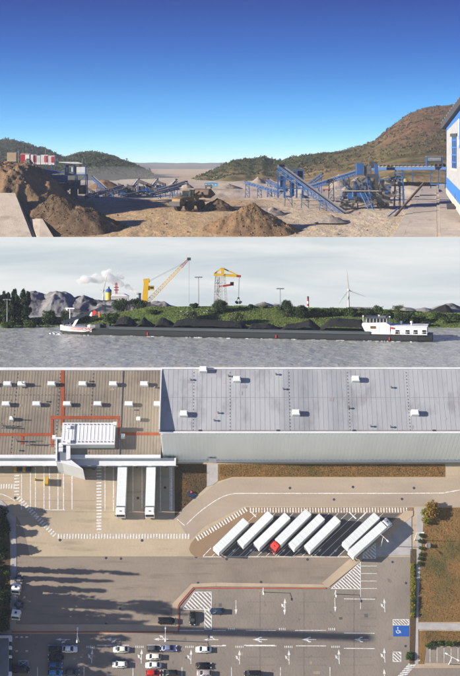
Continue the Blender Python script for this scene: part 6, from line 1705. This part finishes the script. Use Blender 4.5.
# ---- steelwork
def leg_frame(parent, base_l, top_l, w=.45, name='leg'):
    MB().bar(base_l, top_l, w).build(name, M_blue, parent)
def conveyor(lab, a, b, ya, yb_, width=3.0, depth=1.6, legs=(), drop=None, group='belt conveyors', belt=None):
    """a (low end) and b (high end) pixels at distances ya, yb_"""
    p, q = W(*a, ya), W(*b, yb_)
    o_ = p.copy(); t = thing('belt_conveyor', lab, 'conveyor', o_, group)
    d = (q - p); x = d.normalized(); side = V((0, 0, 1)).cross(x).normalized(); up = x.cross(side)
    if up.z < 0: up = -up
    L = d.length
    for s in (-1, 1):
        off = side * s * width / 2
        m = MB(); m.bar(off, d + off, .3, .34); m.bar(off - up * depth, d + off - up * depth, .3, .34)
        n_ = max(3, int(L / (depth * 1.7)))
        for i in range(n_):
            f0, f1 = i / n_, (i + 1) / n_
            m.bar(d * f0 + off, d * f0 + off - up * depth, .2); m.bar(d * f0 + off - up * depth, d * f1 + off, .18)
        m.build('side_truss', M_blue, t)
    be = MB(); c = []
    for f in (0, 1):
        c += [d * f - side * width * .46 + up * .55, d * f - side * width * .2 + up * .28, d * f + side * width * .2 + up * .28, d * f + side * width * .46 + up * .55]
    be.add(c + [p_ - up * .12 for p_ in c], [(0, 1, 5, 4), (1, 2, 6, 5), (2, 3, 7, 6), (8, 12, 13, 9), (9, 13, 14, 10), (10, 14, 15, 11), (0, 8, 9, 1), (1, 9, 10, 2), (2, 10, 11, 3), (4, 5, 13, 12), (5, 6, 14, 13), (6, 7, 15, 14), (0, 4, 12, 8), (3, 11, 15, 7)])
    be.build('belt', belt or mat('belt_rubber', (.30, .285, .26), (.22, .21, .195), rough=.9, scale=.6, detail=6), t)
    for f in (.0, 1.0): MB().tube(d * f - side * width * .5, d * f + side * width * .5, depth * .42, 12).build('drum', M_dark, t)
    for i in range(1, max(3, int(L / 4))):
        f = i / max(3, int(L / 4)); MB().tube(d * f - side * width * .48 + up * .1, d * f + side * width * .48 + up * .1, .14, 6).build('idler_roller', M_dark, t)
    for f in legs:
        g = o_ + d * f
        zg = gz(g.x, g.y) - o_.z - .3
        for s in (-1, 1):
            tp = d * f + side * s * width * .5 - up * depth
            ft = V((tp.x + s * side.x * .5, tp.y + s * side.y * .5, zg))
            MB().bar(ft, tp, .42).build('leg', M_blue, t)
        m = MB(); l0 = d * f - side * width * .6; l1 = d * f + side * width * .6
        for k in range(3):
            z0, z1 = zg + (l0.z - depth - zg) * k / 3, zg + (l0.z - depth - zg) * (k + 1) / 3
            m.bar(V((l0.x, l0.y, z0)), V((l1.x, l1.y, z1)), .18); m.bar(V((l0.x, l0.y, z1)), V((l1.x, l1.y, z1)), .18)
        m.build('leg_brace', M_blue, t)
    return t
# the big inclined conveyor and its neighbours
conveyor('long inclined conveyor with grey belt running down to the crusher', (346, 214.5), (281, 166.5), 800, 842, 4.2, 2.4, (.32, .6, .86))
conveyor('low conveyor sloping left to the pale dust mound', (281, 191.5), (246, 181.5), 905, 930, 2.6, 1.4, (.3, .6, .95))
conveyor('short steep conveyor behind the screening tower', (286, 190), (268, 179.5), 925, 940, 2.4, 1.4, (.5, .9))
conveyor('short conveyor rising right behind the inclined conveyor', (304, 187), (322, 173.8), 930, 925, 2.6, 1.5, (.4, .85))
conveyor('long conveyor climbing to the blue hopper of the crusher', (306, 187.5), (357.5, 171.0), 900, 850, 2.8, 1.5, (.2, .5, .8))
conveyor('narrow conveyor leaving the crusher for the trestle', (371, 181.5), (401, 176.5), 838, 832, 1.8, 1.0, (.95,))
# conveyor bridge
def bridge():
    a, b = W(371, 167.8, 838), W(446, 167.2, 800)
    t = thing('conveyor_bridge', 'level blue conveyor bridge on trestles towards the building', 'conveyor', a)
    d = b - a
    for s in (-1.6, 1.6):
        MB().bar(V((0, s, -.6)), d + V((0, s, -.6)), .35, 1.5).build('girder', M_blue, t)
    MB().bar(V((0, 0, .5)), d + V((0, 0, .5)), 3.0, .3).build('belt', MATS['belt_rubber'], t)
    for i in range(19):
        f = (i + .5) / 19; MB().box(d * f + V((0, -1.75, 1.0)), (1.25, .5, 1.1)).build('idler_bracket', M_dark, t)
    MB().bar(V((0, -1.8, 1.75)), d + V((0, -1.8, 1.75)), .14, .3).build('hand_rail', M_dark, t)
    for f in (.34, .43):
        for s in (-1.8, 1.8):
            tp = d * f + V((0, s, -1.3)); g = a + tp; zb = gz(g.x, g.y - 6) - a.z - .5
            m = MB(); m.bar(V((tp.x + (f - .385) * 20, tp.y, zb)), tp, .5); m.build('trestle_leg', M_blue, t)
    for k in range(5):
        p0 = d * .34 + V((-.9, -1.8, 0)); p1 = d * .43 + V((.9, -1.8, 0)); z = -2.5 - k * 3.2
        MB().bar(V((p0.x, p0.y, z)), V((p1.x, p1.y, z - 3.0)), .25).build('trestle_brace', M_blue, t)
        MB().bar(V((p0.x, p0.y, z)), V((p1.x, p1.y, z)), .25).build('trestle_brace', M_blue, t)
    for f in (.56, .80, .90, .985):
        tp = d * f + V((0, -1.6, -1.3)); MB().bar(V((tp.x, tp.y, -7.5 if f < .8 else -11)), tp, .45).build('trestle_leg', M_blue, t)
    MB().bar(d * .80 + V((0, -1.6, -9)), d * .985 + V((0, -1.6, -9)), .4).build('trestle_brace', M_blue, t)
    return t
bridge()
o_ = W(434.5, 166, 800); t = thing('motor_cabin', 'grey metal motor cover standing on the conveyor bridge', 'machine', o_)
MB().tube((-3.8, 0, 3.6), (3.4, 0, 3.6), 1.7, 16).build('drum_cover', mat('galvanised', (.30, .31, .32), (.22, .23, .24), rough=.5, metal=.4), t)
MB().bx(-4.4, 4.2, -1.8, 1.8, .9, 1.5).build('base_frame', M_dark, t)
for x in (-4.2, 4.0): MB().bx(x - .25, x + .25, -1.6, 1.6, -.2, 4.6).build('upright', M_blue, t)
MB().bx(-4.6, 4.4, -1.9, 1.9, 4.9, 5.3).build('canopy', M_steel, t)
# rail/ladder lying below the bridge
p, q = W(394, 218, 790), W(424, 183.5, 805); t = thing('steel_stringer', 'rusty steel stringer lying along the concrete walkway', 'beam', p)
MB().bar(V((0, 0, .4)), q - p + V((0, 0, .4)), .9, 1.0).build('beam', mat('rust', (.11, .075, .05), (.07, .05, .04), rough=.9, scale=1), t)
MB().bar(V((-6, -3, -1.2)), V((2.5, 3, 5)), .5).build('blue_brace', M_blue, t)
# screening tower below the conveyor head
def tower(lab, px0, px1, top, bot, y, floors, bays, dpt, boxes, name='screening_tower'):
    o_ = W((px0 + px1) / 2, bot, y); s = y / F; w = (px1 - px0) * s; h = (bot - top) * s
    t = thing(name, lab, 'tower', o_)
    for i in range(bays + 1):
        for yy_ in (-dpt / 2, dpt / 2):
            x = -w / 2 + w * i / bays; MB().bar(V((x, yy_, -.5)), V((x, yy_, h)), .55).build('column', M_blue, t)
    for k in range(1, floors + 1):
        z = h * k / floors
        for yy_ in (-dpt / 2, dpt / 2): MB().bar(V((-w / 2, yy_, z - .3)), V((w / 2, yy_, z - .3)), .4, .5).build('beam', M_blue, t)
        MB().bx(-w / 2, w / 2, -dpt / 2 + .3, dpt / 2 - .3, z - .04, z + .08).build('deck', M_dark, t)
        for i in range(bays):
            x0, x1 = -w / 2 + w * i / bays, -w / 2 + w * (i + 1) / bays
            if (i + k) % 2: MB().bar(V((x0, -dpt / 2, h * (k - 1) / floors)), V((x1, -dpt / 2, z - .3)), .25).build('brace', M_blue, t)
        for z2 in (.55, 1.1): MB().bar(V((-w / 2, -dpt / 2 - .1, z + z2)), V((w / 2, -dpt / 2 - .1, z + z2)), .1).build('hand_rail', M_blue, t)
    for (bx0, bx1, r0, r1, mm, nm) in boxes:
        x0 = (bx0 - (px0 + px1) / 2) * s; x1 = (bx1 - (px0 + px1) / 2) * s; z0 = (bot - r1) * s; z1 = (bot - r0) * s
        MB().bx(x0, x1, -dpt * .42, dpt * .40, z0, z1).build(nm, mm, t, bevel=.12)
    return t
M_mach = mat('dusty_machine', (.10, .095, .09), (.16, .145, .125), rough=.8, scale=.5, c=(.05, .05, .055), cscale=.3)
tower('blue steel screening tower under the conveyor head', 278, 303, 170, 197, 862, 3, 4, 8, [(279, 286, 166, 171, M_blue, 'hopper'), (287, 296, 172, 180, M_mach, 'screen_box'), (280, 285, 176, 187, M_blue, 'chute'), (290, 294, 182, 196, M_blue, 'chute'), (297, 302, 178, 186, M_blue, 'drive_box')])
o_ = W(299.5, 176, 868); t = thing('blue_canopy', 'rounded blue drum cover behind the inclined conveyor', 'cover', o_)
MB().tube((-1.8, 0, 1.5), (1.8, 0, 1.5), 1.6, 14).build('shell', M_blue, t); MB().bx(-2, 2, -1.2, 1.2, -2, .5).build('stand', M_blue, t)
# crusher on the left bank
M_sheet = mat('corrugated_white', (.62, .62, .60), (.5, .5, .48), rough=.6, scale=.6)
t = tower('dark blue crusher tower with white cabin beside the cut bank', 66, 86.5, 174.5, 196, 842, 2, 2, 9, [(68, 80, 180, 189, M_mach, 'crusher_body'), (71, 77, 189, 196, M_dark, 'chute'), (79, 86, 186, 194, M_mach, 'motor')], 'crusher_tower')
o_ = W(76.5, 175, 842); cb_ = thing('operator_cabin', 'white sheet metal cabin with dark roof on the crusher tower', 'cabin', o_)
s_ = 842 / F
MB().bx(-10.2 * s_, -2.2 * s_, -3.5, 3.5, .1, 10.2 * s_).build('frame_bay', M_mach, cb_)
MB().bx(.6 * s_, 9.2 * s_, -3.6, 3.6, .1, 8.0 * s_).build('wall', M_sheet, cb_)
MB().bx(-2.1 * s_, .5 * s_, -3.4, 3.4, .1, 8.6 * s_).build('dark_bay', M_dark, cb_)
for i in range(3): MB().bx((-9.6 + i * 2.6) * s_, (-8.2 + i * 2.6) * s_, -3.62, -3.52, 3.2 * s_, 7.6 * s_).build('window', M_sheet if i != 1 else M_glass, cb_)
MB().bx(-11 * s_, 10 * s_, -4.2, 4.2, 10.3 * s_, 11.1 * s_).build('roof', M_dark, cb_)
MB().sideprism([(-3 * s_, 11.2 * s_), (6 * s_, 11.2 * s_), (1 * s_, 13.0 * s_), (-18 * s_, 13.2 * s_), (-18 * s_, 12.4 * s_)], 2.5, 6).build('rear_roof', M_sheet, cb_)
for x in (-10.4, -2.2, 9.6): MB().bar(V((x * s_, -3.9, 0)), V((x * s_, -3.9, 10.3 * s_)), .45).build('column', M_blue, cb_)
o_ = W(52, 177, 838); t = thing('feed_hopper', 'blue feed hopper set into the top of the cut bank', 'hopper', o_)
m = MB(); m.loft([[V((-9, -3, 4.5)), V((-4, -3, 1.2)), V((-4, 3, 1.2)), V((-9, 3, 4.5))], [V((-8.6, -3, 5.2)), V((8, -3, 2.6)), V((8, 3, 2.6)), V((-8.6, 3, 5.2))]]); m.build('wing_wall', M_blue, t)
MB().bx(-3.8, 8.6, -2.6, 2.6, -3.2, 1.1).build('feeder', M_blue, t); MB().bx(4, 9.5, -2.3, 2.3, -7.5, -3.3).build('chute', M_dark, t)
for x in (-3.4, 2, 8): MB().bar(V((x, -2.8, -3.2)), V((x + 1.5, -2.8, -13)), .5).build('leg', M_blue, t)
MB().bar(V((.2, -2.9, 1)), V((.2, -2.9, 7.2)), .4).build('post', M_blue, t)
# containers on the bank top
M_ctred = paint('container_red', (.42, .03, .035)); M_ctw = paint('container_white', (.70, .68, .65)); M_cttan = paint('container_tan', (.45, .34, .22))
for (x0, x1, r0, r1, mm, lab, dr) in ((7.6, 16.8, 153.0, 159.8, M_cttan, 'tan box container at the crest of the bank', None), (21, 30.5, 154.2, 160.5, M_ctred, 'red and white container with rounded end behind the rubble', M_ctw), (31.2, 36.6, 155, 162.5, M_ctw, 'white container with red door beside the rubble', M_ctred), (37, 40.8, 156, 162.8, M_ctw, 'small white container between the red doors', None), (41.3, 48.4, 155.2, 162.8, M_ctw, 'white container with a bright red door in the row', M_ctred), (48.8, 54.8, 156.0, 163.2, M_ctw, 'end container with red door nearest the crusher tower', M_ctred)):
    y = 850; o_ = W((x0 + x1) / 2, r1, y); s = y / F; w = (x1 - x0) * s; h = (r1 - r0) * s
    t = thing('container', lab, 'container', o_, 'containers on the bank top')
    MB().bx(-w / 2, w / 2, -1.6, 4, -1.0, h).build('body', mm, t, bevel=.1)
    for i in range(6): MB().bx(-w / 2 + w * (i + .3) / 6, -w / 2 + w * (i + .6) / 6, -1.66, -1.6, .2, h - .3).build('wall_rib', mm, t)
    if dr: MB().bx(-.02 * w, .42 * w, -1.78, -1.66, .3, h - .35).build('door', dr, t)
    MB().bx(-w / 2 - .1, w / 2 + .1, -1.7, 4.1, h, h + .2).build('roof', M_ctw if dr else mm, t)
o_ = W(28, 165, 838); heap('pile of grey rubble blocks in front of the containers', 27.5, 167, 10, 9, 836, mat('rubble', (.16, .14, .12), (.09, .08, .07), rough=1, scale=.6, bump=1), 91, 4, .1, 260)
for px, tp, lab in ((45.5, 149, 'thin pole standing among the containers'), (82.3, 158, 'thin pole behind the operator cabin'), (18.5, 150.5, 'short dark post beside the tan container')):
    o_ = W(px, 164, 845); t = thing('pole', lab, 'pole', o_); MB().tube((0, 0, -1), (0, 0, (164 - tp) / F * 845), .16, 6).build('post', M_steel, t); MB().box((0, 0, (164 - tp) / F * 845), (.5, .3, .3)).build('cap', M_dark, t)
# main crusher in the right half
def crusher():
    y = 822; o_ = W(362, 206, y); s = y / F
    t = thing('mobile_crusher', 'large blue grey mobile crusher with platform and stair below the hopper', 'crusher', o_)
    def L_(px, row, dy=0): v = W(px, row, y + dy) - o_; return v
    def blk(nm, x0, x1, r0, r1, mm, d0=-3.5, d1=3.5, par=t, sh=0):
        a, b = L_(x0, r1), L_(x1, r0); m = MB()
        m.add([(a.x, d0, a.z), (b.x, d0, a.z), (b.x, d1, a.z), (a.x, d1, a.z), (a.x + sh, d0, b.z), (b.x + sh, d0, b.z), (b.x + sh, d1, b.z), (a.x + sh, d1, b.z)], [(3, 2, 1, 0), (4, 5, 6, 7), (0, 1, 5, 4), (1, 2, 6, 5), (2, 3, 7, 6), (3, 0, 4, 7)])
        return m.build(nm, mm, par, bevel=.1)
    blk('main_beam', 340, 394, 191.5, 197, M_mach, -3, 3, sh=2)
    blk('under_frame', 352, 390, 197, 203, M_mach, -2.4, 2.4)
    blk('platform', 336, 378, 190.2, 191.4, mat('dust_grey', (.33, .30, .265), (.25, .225, .2), rough=.95, scale=.5), -4.4, 4)
    blk('screen_box', 350, 368, 178, 190, M_mach, -3.2, 3.2, sh=3.5)
    blk('jaw_housing', 366, 378, 174, 190, M_dark, -3, 3)
    blk('hopper', 356.2, 363.2, 163.4, 175.2, M_blue, -3.2, 3.2)
    blk('chute', 364.5, 371, 166, 176, M_mach, -2.5, 2.5)
    blk('upper_drive', 369, 377, 161.5, 168, M_dark, -2.2, 2.2)
    blk('blue_guard', 374, 377.5, 164, 176, M_blue, -2.8, -1.8)
    blk('engine_box', 378, 390, 180, 191, M_mach, -2.8, 2.8, sh=1.5)
    blk('rear_deck', 384, 397, 181.5, 184, MATS['dust_grey'], -3, 3)
    blk('feeder', 338, 352, 196, 209, M_mach, -2.8, 2.2, sh=3)
    for i, (x0, x1, r) in enumerate(((338, 350, 195), (337, 348, 199), (341, 352, 203), (344, 356, 207))): blk('feeder_slat', x0, x1, r, r + 1.2, MATS['dust_grey'], -3.2, 2.6)
    blk('side_skirt', 347, 372, 192, 199, M_blue, -3.4, -3.1)
    for x in (346, 357, 372, 384):
        m = MB(); m.bar(L_(x, 197), L_(x + 1, 211 if x < 360 else 207), .6); m.build('support_leg', M_blue, t)
    for x in (380, 386):
        for sy in (-2.6, 2.6):
            wv = L_(x, 205); wh = MB().lathe([(.5, -.5), (1.5, -.5), (1.6, 0), (1.5, .5), (.5, .5)], 14, (wv.x, sy, wv.z), 'y').build('wheel', M_tyre, t)
    # hand rails
    for r in (186.4, 188.2):
        MB().bar(L_(336, r, -4.4), L_(366, r, -4.4), .16).build('hand_rail', M_blue, t)
    for x in range(336, 367, 5): MB().bar(L_(x, 190.4, -4.4), L_(x, 186.4, -4.4), .16).build('rail_post', M_blue, t)
    # stair
    st_ = [L_(362.5, 192.5, -5), L_(371, 209.5, -9)]
    for sx in (-1.3, 1.3): MB().bar(st_[0] + V((sx, 0, 0)), st_[1] + V((sx, 0, 0)), .35, .5).build('stair_stringer', M_blue, t)
    for i in range(9):
        p = st_[0].lerp(st_[1], (i + .5) / 9); MB().box(p, (2.4, .6, .18)).build('stair_tread', M_blue, t)
    for i, (x0, y0, x1, y1) in enumerate(((366, 176, 372, 190), (353, 181, 358, 190), (377, 168, 380, 182), (345, 191, 340, 200), (391, 184, 388, 192))):
        MB().bar(L_(x0, y0, -3.6), L_(x1, y1, -3.6), .5).build('brace', M_blue, t)
    rc = random.Random(8)
    for i in range(26):
        x = rc.uniform(338, 392); r = rc.uniform(178, 206); w = rc.uniform(1.2, 4); h = rc.uniform(1, 4)
        blk('machine_part', x, x + w, r, r + h, rc.choice((M_mach, M_dark, M_blue, MATS['dust_grey'])), -3.9 + rc.uniform(-.6, .4), -2.5)
    for i in range(12):
        x = rc.uniform(340, 386); r = rc.uniform(174, 192)
        MB().bar(L_(x, r, -4), L_(x + rc.uniform(-6, 8), r + rc.uniform(3, 14), -4), rc.uniform(.2, .45)).build('pipe', rc.choice((M_blue, M_dark, M_steel)), t)
    return t
crusher()
heap('dusty stone pile lying on the crusher platform', 347, 190.6, 8, 5.5, 822, MA_greyg, 95, 3.0)
heap('grey stones on top of the crusher screen', 358, 180.5, 7, 3.6, 823, MA_greyg, 96, 2.6)
# distant machines on the left of the valley
conveyor('far left conveyor running from the crusher tower', (86, 196.5), (122, 185.5), 905, 935, 2.2, 1.3, (.3, .7))
conveyor('far conveyor rising to the dark screen behind the ochre floor', (131, 187.5), (138, 178.8), 960, 965, 2.2, 1.3, (.6,))
conveyor('far conveyor rising to the second dark screen', (150, 187.5), (156.8, 179), 970, 975, 2.2, 1.3, (.6,))
conveyor('far conveyor ending behind the loader cab', (156, 190.5), (186, 181.5), 930, 950, 2.2, 1.3, (.25, .65))
conveyor('lower far conveyor parallel to the one behind the loader', (150, 194), (180, 186.5), 915, 930, 2.0, 1.2, (.3, .7))
conveyor('far conveyor crossing in front of the dark far crusher', (104, 194.5), (133, 186), 925, 950, 2.4, 1.5, (.25, .6, .9))
conveyor('steep far conveyor against the tan spoil mound', (106, 189), (92, 176.5), 985, 1000, 2.0, 1.2, (.5,))
conveyor('long low far conveyor joining the screening stations', (122, 195.5), (156, 189.5), 930, 955, 2.4, 1.5, (.2, .5, .8))
conveyor('far conveyor rising to the right beside the grey cone', (165, 191.5), (176, 179.5), 980, 985, 2.2, 1.3, (.6,))
for i, (x0, x1, top, bot, lab) in enumerate(((127, 136, 184, 196.5, 'squat dark far crusher with blue hopper in the conveyor cluster'), (146, 156, 184, 196, 'low far screen between the conveyors in the cluster'), (88, 95, 188, 197.5, 'small dark far machine nearest the crusher tower'), (118, 128, 183, 196, 'dark far crusher at the end of the left conveyor'), (138, 152, 179, 193.5, 'far blue screening station with sloping dark top'), (156, 166, 180, 190, 'smaller far screening station before the grey cone'), (98, 106, 187, 195.5, 'small blue feeder beneath the far left conveyor'))):
    y = 945; o_ = W((x0 + x1) / 2, bot, y); s = y / F; w = (x1 - x0) * s; h = (bot - top) * s
    t = thing('screening_station', lab, 'machine', o_, 'distant screening stations')
    MB().sideprism([(-w / 2, h), (-w / 2, h * .75), (w / 2, h * .35), (w / 2, h * .62)], -2, 2).build('screen_box', M_mach, t)
    MB().bx(-w * .1, w * .45, -1.8, 1.8, h * .12, h * .42).build('hopper', M_blue, t, bevel=.2)
    MB().bx(-w * .45, w * .0, -1.6, 1.6, h * .05, h * .5).build('drive_box', M_dark, t, bevel=.2)
    for x in (-.45, -.1, .2, .45): MB().bar(V((x * w, -1.8, -.5)), V((x * w, -1.8, h * .7)), .4).build('leg', M_blue, t)
    MB().bar(V((-w / 2, -2.1, h * .2)), V((w / 2, -2.1, h * .2)), .4).build('beam', M_blue, t)
# small far things on the floor
o_ = gp(200, 1130); o_ = W(206.5, 186, 1130); t = thing('site_shed', 'long light blue shed far across the quarry floor', 'shed', o_)
MB().bx(-1.5, 8.5, -2, 2, -.5, 1.9).build('wall', paint('light_blue_sheet', (.12, .33, .50)), t); MB().sideprism([(-1.8, 1.9), (8.8, 1.9), (8.8, 2.2), (3.5, 2.9), (-1.8, 2.2)], -2.4, 2.4).build('roof', paint('light_blue_sheet', (.12, .33, .50)), t)
for i in range(4): MB().bx(-.8 + i * 2.4, .2 + i * 2.4, -2.08, -2.0, .4, 1.4).build('window', M_sheet, t)
o_ = W(208.5, 188.5, 1100); t = thing('dump_truck', 'tiny dump truck parked in front of the light blue shed', 'truck', o_)
MB().sideprism([(-2.6, 1.2), (1.0, 1.2), (1.4, 2.8), (-2.8, 2.6)], -1.2, 1.2).build('tipper_body', M_mach, t); MB().bx(1.2, 2.8, -1.1, 1.1, .9, 2.7).build('cab', M_mach, t, bevel=.1)
for x in (-1.8, 2.0):
    for sy in (-1, 1): MB().lathe([(.2, -.2), (.6, -.2), (.6, .2), (.2, .2)], 10, (x, sy, .6), 'y').build('wheel', M_tyre, t)
for px, row, lab in ((405, 179.5, 'pale yellow tarpaulin heap under the conveyor bridge'),):
    heap(lab, px, row + 2, 4, 3, 930, paint('tarp_yellow', (.5, .42, .1)), 97, 2.5)
o_ = W(326.5, 191.2, 880); t = thing('red_trailer', 'small red trailer below the long climbing conveyor', 'trailer', o_)
MB().bx(-2.4, 2.4, -1, 1, .5, 1.3).build('body', paint('faded_red', (.40, .11, .06)), t, bevel=.1)
for x in (-1.4, 1.4): MB().lathe([(.15, -1.1), (.5, -1.1), (.5, 1.1), (.15, 1.1)], 10, (x, 0, .45), 'y').build('wheel', M_tyre, t)

# ---- wheel loader, bucket raised, facing right and a little towards us
M_lyel = mat('loader_yellow', (.30, .165, .032), (.20, .115, .035), rough=.6, scale=.8, c=(.12, .085, .055), cscale=.6, clo=.45, chi=.65)
M_rustd = mat('bucket_steel', (.085, .06, .045), (.13, .09, .06), rough=.85, scale=.8)
yl = gy(190, 210.5)
ls = 3.35
LM = Matrix.Translation(gp(189.5, yl)) @ Matrix.Rotation(math.radians(55), 4, 'Z') @ Matrix.Scale(ls, 4)
ld = thing('wheel_loader', 'yellow wheel loader with raised dark bucket on the ochre floor', 'loader', LM)
def lwheel(x, y):
    w_ = MB().lathe([(.38, -.32), (.74, -.32), (.82, -.18), (.82, .18), (.74, .32), (.38, .32)], 20, (0, 0, 0), 'y').build('wheel', M_tyre, ld)
    w_.matrix_local = Matrix.Translation((x, y, .80))
    MB().lathe([(.40, -.30), (.36, -.12), (.12, -.2), (.12, .2), (.36, .12), (.40, .30)], 16, (0, 0, 0), 'y').build('rim', M_lyel, w_)
    tr_ = MB()
    for i in range(18):
        a = i * 2 * PI / 18; tr_.box((math.cos(a) * .82, 0, math.sin(a) * .82), (.09, .6, .09), Matrix.Rotation(-a, 3, 'Y'))
    tr_.build('tread', M_tyre, w_)
for x in (-1.65, 1.65):
    for y in (-1.08, 1.08): lwheel(x, y)
MB().bx(-3.4, -.3, -.62, .62, .75, 1.25).build('rear_frame', M_dark, ld); MB().bx(-.2, 2.4, -.5, .5, .75, 1.35).build('front_frame', M_lyel, ld)
MB().sideprism([(-3.75, 1.1), (-.9, 1.1), (-.9, 2.25), (-2.6, 2.2), (-3.6, 1.95)], -.85, .85).build('engine_hood', M_lyel, ld, bevel=.1)
MB().bx(-4.05, -3.6, -1.1, 1.1, .75, 1.5).build('counterweight', M_dark, ld, bevel=.08)
for i in range(5): MB().bx(-3.0 + i * .3, -2.85 + i * .3, -.88, -.85, 1.4, 1.95).build('grille_slat', M_dark, ld)
for y in (-1.1, 1.1):
    MB().sideprism([(-2.6, 1.75), (-.75, 1.75), (-.7, 1.62), (-2.7, 1.62)], y - .38, y + .38).build('mudguard', M_lyel, ld); MB().sideprism([(.8, 1.8), (2.3, 1.75), (2.5, 1.6), (.75, 1.66)], y - .36, y + .36).build('mudguard', M_lyel, ld)
cb2 = MB().bx(-.95, .35, -.72, .72, 1.3, 2.2).build('cab', M_lyel, ld)
MB().bx(-.92, .32, -.68, .68, 2.2, 3.2).build('cab_glass', M_glass, cb2)
for x in (-.93, -.3, .34):
    for y in (-.7, .7): MB().bar((x, y, 2.2), (x, y, 3.22), .09).build('cab_pillar', M_dark, cb2)
MB().bx(-1.05, .5, -.82, .82, 3.2, 3.38).build('cab_roof', M_lyel, cb2, bevel=.06)
MB().tube((-2.0, .4, 2.2), (-2.0, .4, 2.95), .08, 8).build('exhaust', M_dark, ld); MB().tube((-2.6, -.35, 2.2), (-2.6, -.35, 2.6), .14, 8).build('air_intake', M_dark, ld)
for y in (-.62, .62):
    MB().bar((.75, y, 1.95), (2.2, y, 2.35), .2, .42).build('lift_arm', M_lyel, ld); MB().bar((2.1, y, 2.4), (3.35, y, 2.35), .2, .36).build('lift_arm', M_lyel, ld)
    MB().tube((.9, y * .8, 1.15), (2.0, y * .8, 2.1), .09, 8).build('lift_ram', M_steel, ld)
MB().bar((.9, 0, 2.35), (2.6, 0, 3.0), .2, .3).build('tilt_link', M_lyel, ld)
bk = [(3.1, 2.05), (3.0, 2.6), (3.25, 3.25), (3.7, 3.35), (4.9, 2.75), (5.0, 2.65), (4.2, 2.35), (3.6, 2.0)]
inner = [(3.2, 2.15), (3.12, 2.6), (3.32, 3.12), (3.7, 3.22)]
m = MB(); m.sideprism([(3.05, 2.0), (2.95, 2.6), (3.15, 3.3), (3.75, 3.5), (3.72, 3.36), (3.3, 3.15), (3.14, 2.6), (3.25, 2.18), (3.7, 2.12), (5.0, 2.62), (5.02, 2.5), (3.7, 1.95)], -1.55, 1.55); bko = m.build('bucket', M_rustd, ld)
for y in (-1.55, 1.55): MB().sideprism([(3.08, 2.05), (3.0, 2.6), (3.2, 3.25), (3.75, 3.45), (4.95, 2.58), (3.7, 2.0)], y - .05, y + .05).build('bucket_cheek', M_rustd, bko)
for i in range(7): MB().box((5.08, -1.35 + i * .45, 2.56), (.28, .12, .09)).build('bucket_tooth', M_steel, bko)
hl = grid('loaded_earth', *(lambda U, Vv: (3.25 + U * 1.6, -1.45 + Vv * 2.9, 2.35 + .95 * np.sin(np.clip(U * 1.15 + .12, 0, 1) * PI) ** .8 * (1 - .25 * (2 * Vv - 1) ** 2) + .12 * fbm(U * 4, Vv * 6, 3, 4)))(*np.meshgrid(np.linspace(0, 1, 16), np.linspace(0, 1, 20))), MA_gravel)
hl.matrix_world = LM; tag(hl, 'brown earth heaped in the loader bucket', 'earth')

# ------------------------------------------------------------------ air
hz = bpy.data.materials.new('haze'); hz.use_nodes = True
_n = hz.node_tree.nodes; _l = hz.node_tree.links; _n.remove(_n['Principled BSDF'])
_v = _n.new('ShaderNodeVolumePrincipled'); _v.inputs['Color'].default_value = (.74, .83, .94, 1); _v.inputs['Density'].default_value = 0.00005; _v.inputs['Anisotropy'].default_value = 0.0
_l.new(_v.outputs[0], _n['Material Output'].inputs['Volume'])
du = bpy.data.materials.new('dust'); du.use_nodes = True
_n2 = du.node_tree.nodes; _l2 = du.node_tree.links; _n2.remove(_n2['Principled BSDF'])
_v2 = _n2.new('ShaderNodeVolumePrincipled'); _v2.inputs['Color'].default_value = (.90, .90, .90, 1); _v2.inputs['Density'].default_value = 0.00032
_l2.new(_v2.outputs[0], _n2['Material Output'].inputs['Volume'])
for k_, (px, row, yy_, rx_, ry_, rz_) in enumerate(((170, 175, 2300, 170, 500, 20), (110, 180, 1500, 70, 260, 14))):
    bq = bmesh.new(); bmesh.ops.create_icosphere(bq, subdivisions=3, radius=1, matrix=Matrix.Translation(W(px, row, yy_)) @ Matrix.Diagonal((rx_, ry_, rz_, 1)))
    me = bpy.data.meshes.new('dust_cloud'); bq.to_mesh(me); bq.free(); me.materials.append(du)
    o = bpy.data.objects.new('dust_cloud', me); C.objects.link(o); tag(o, 'pale dust hanging over the valley floor', 'dust', kind='stuff')
zmax = max(float(h[2].max()) for h in HILLS) + 15
hb_ = MB().bx(-7000, 7000, -200, 22000, -60, zmax).build('haze', hz)
tag(hb_, 'thin dusty haze in the air', 'haze', kind='stuff')
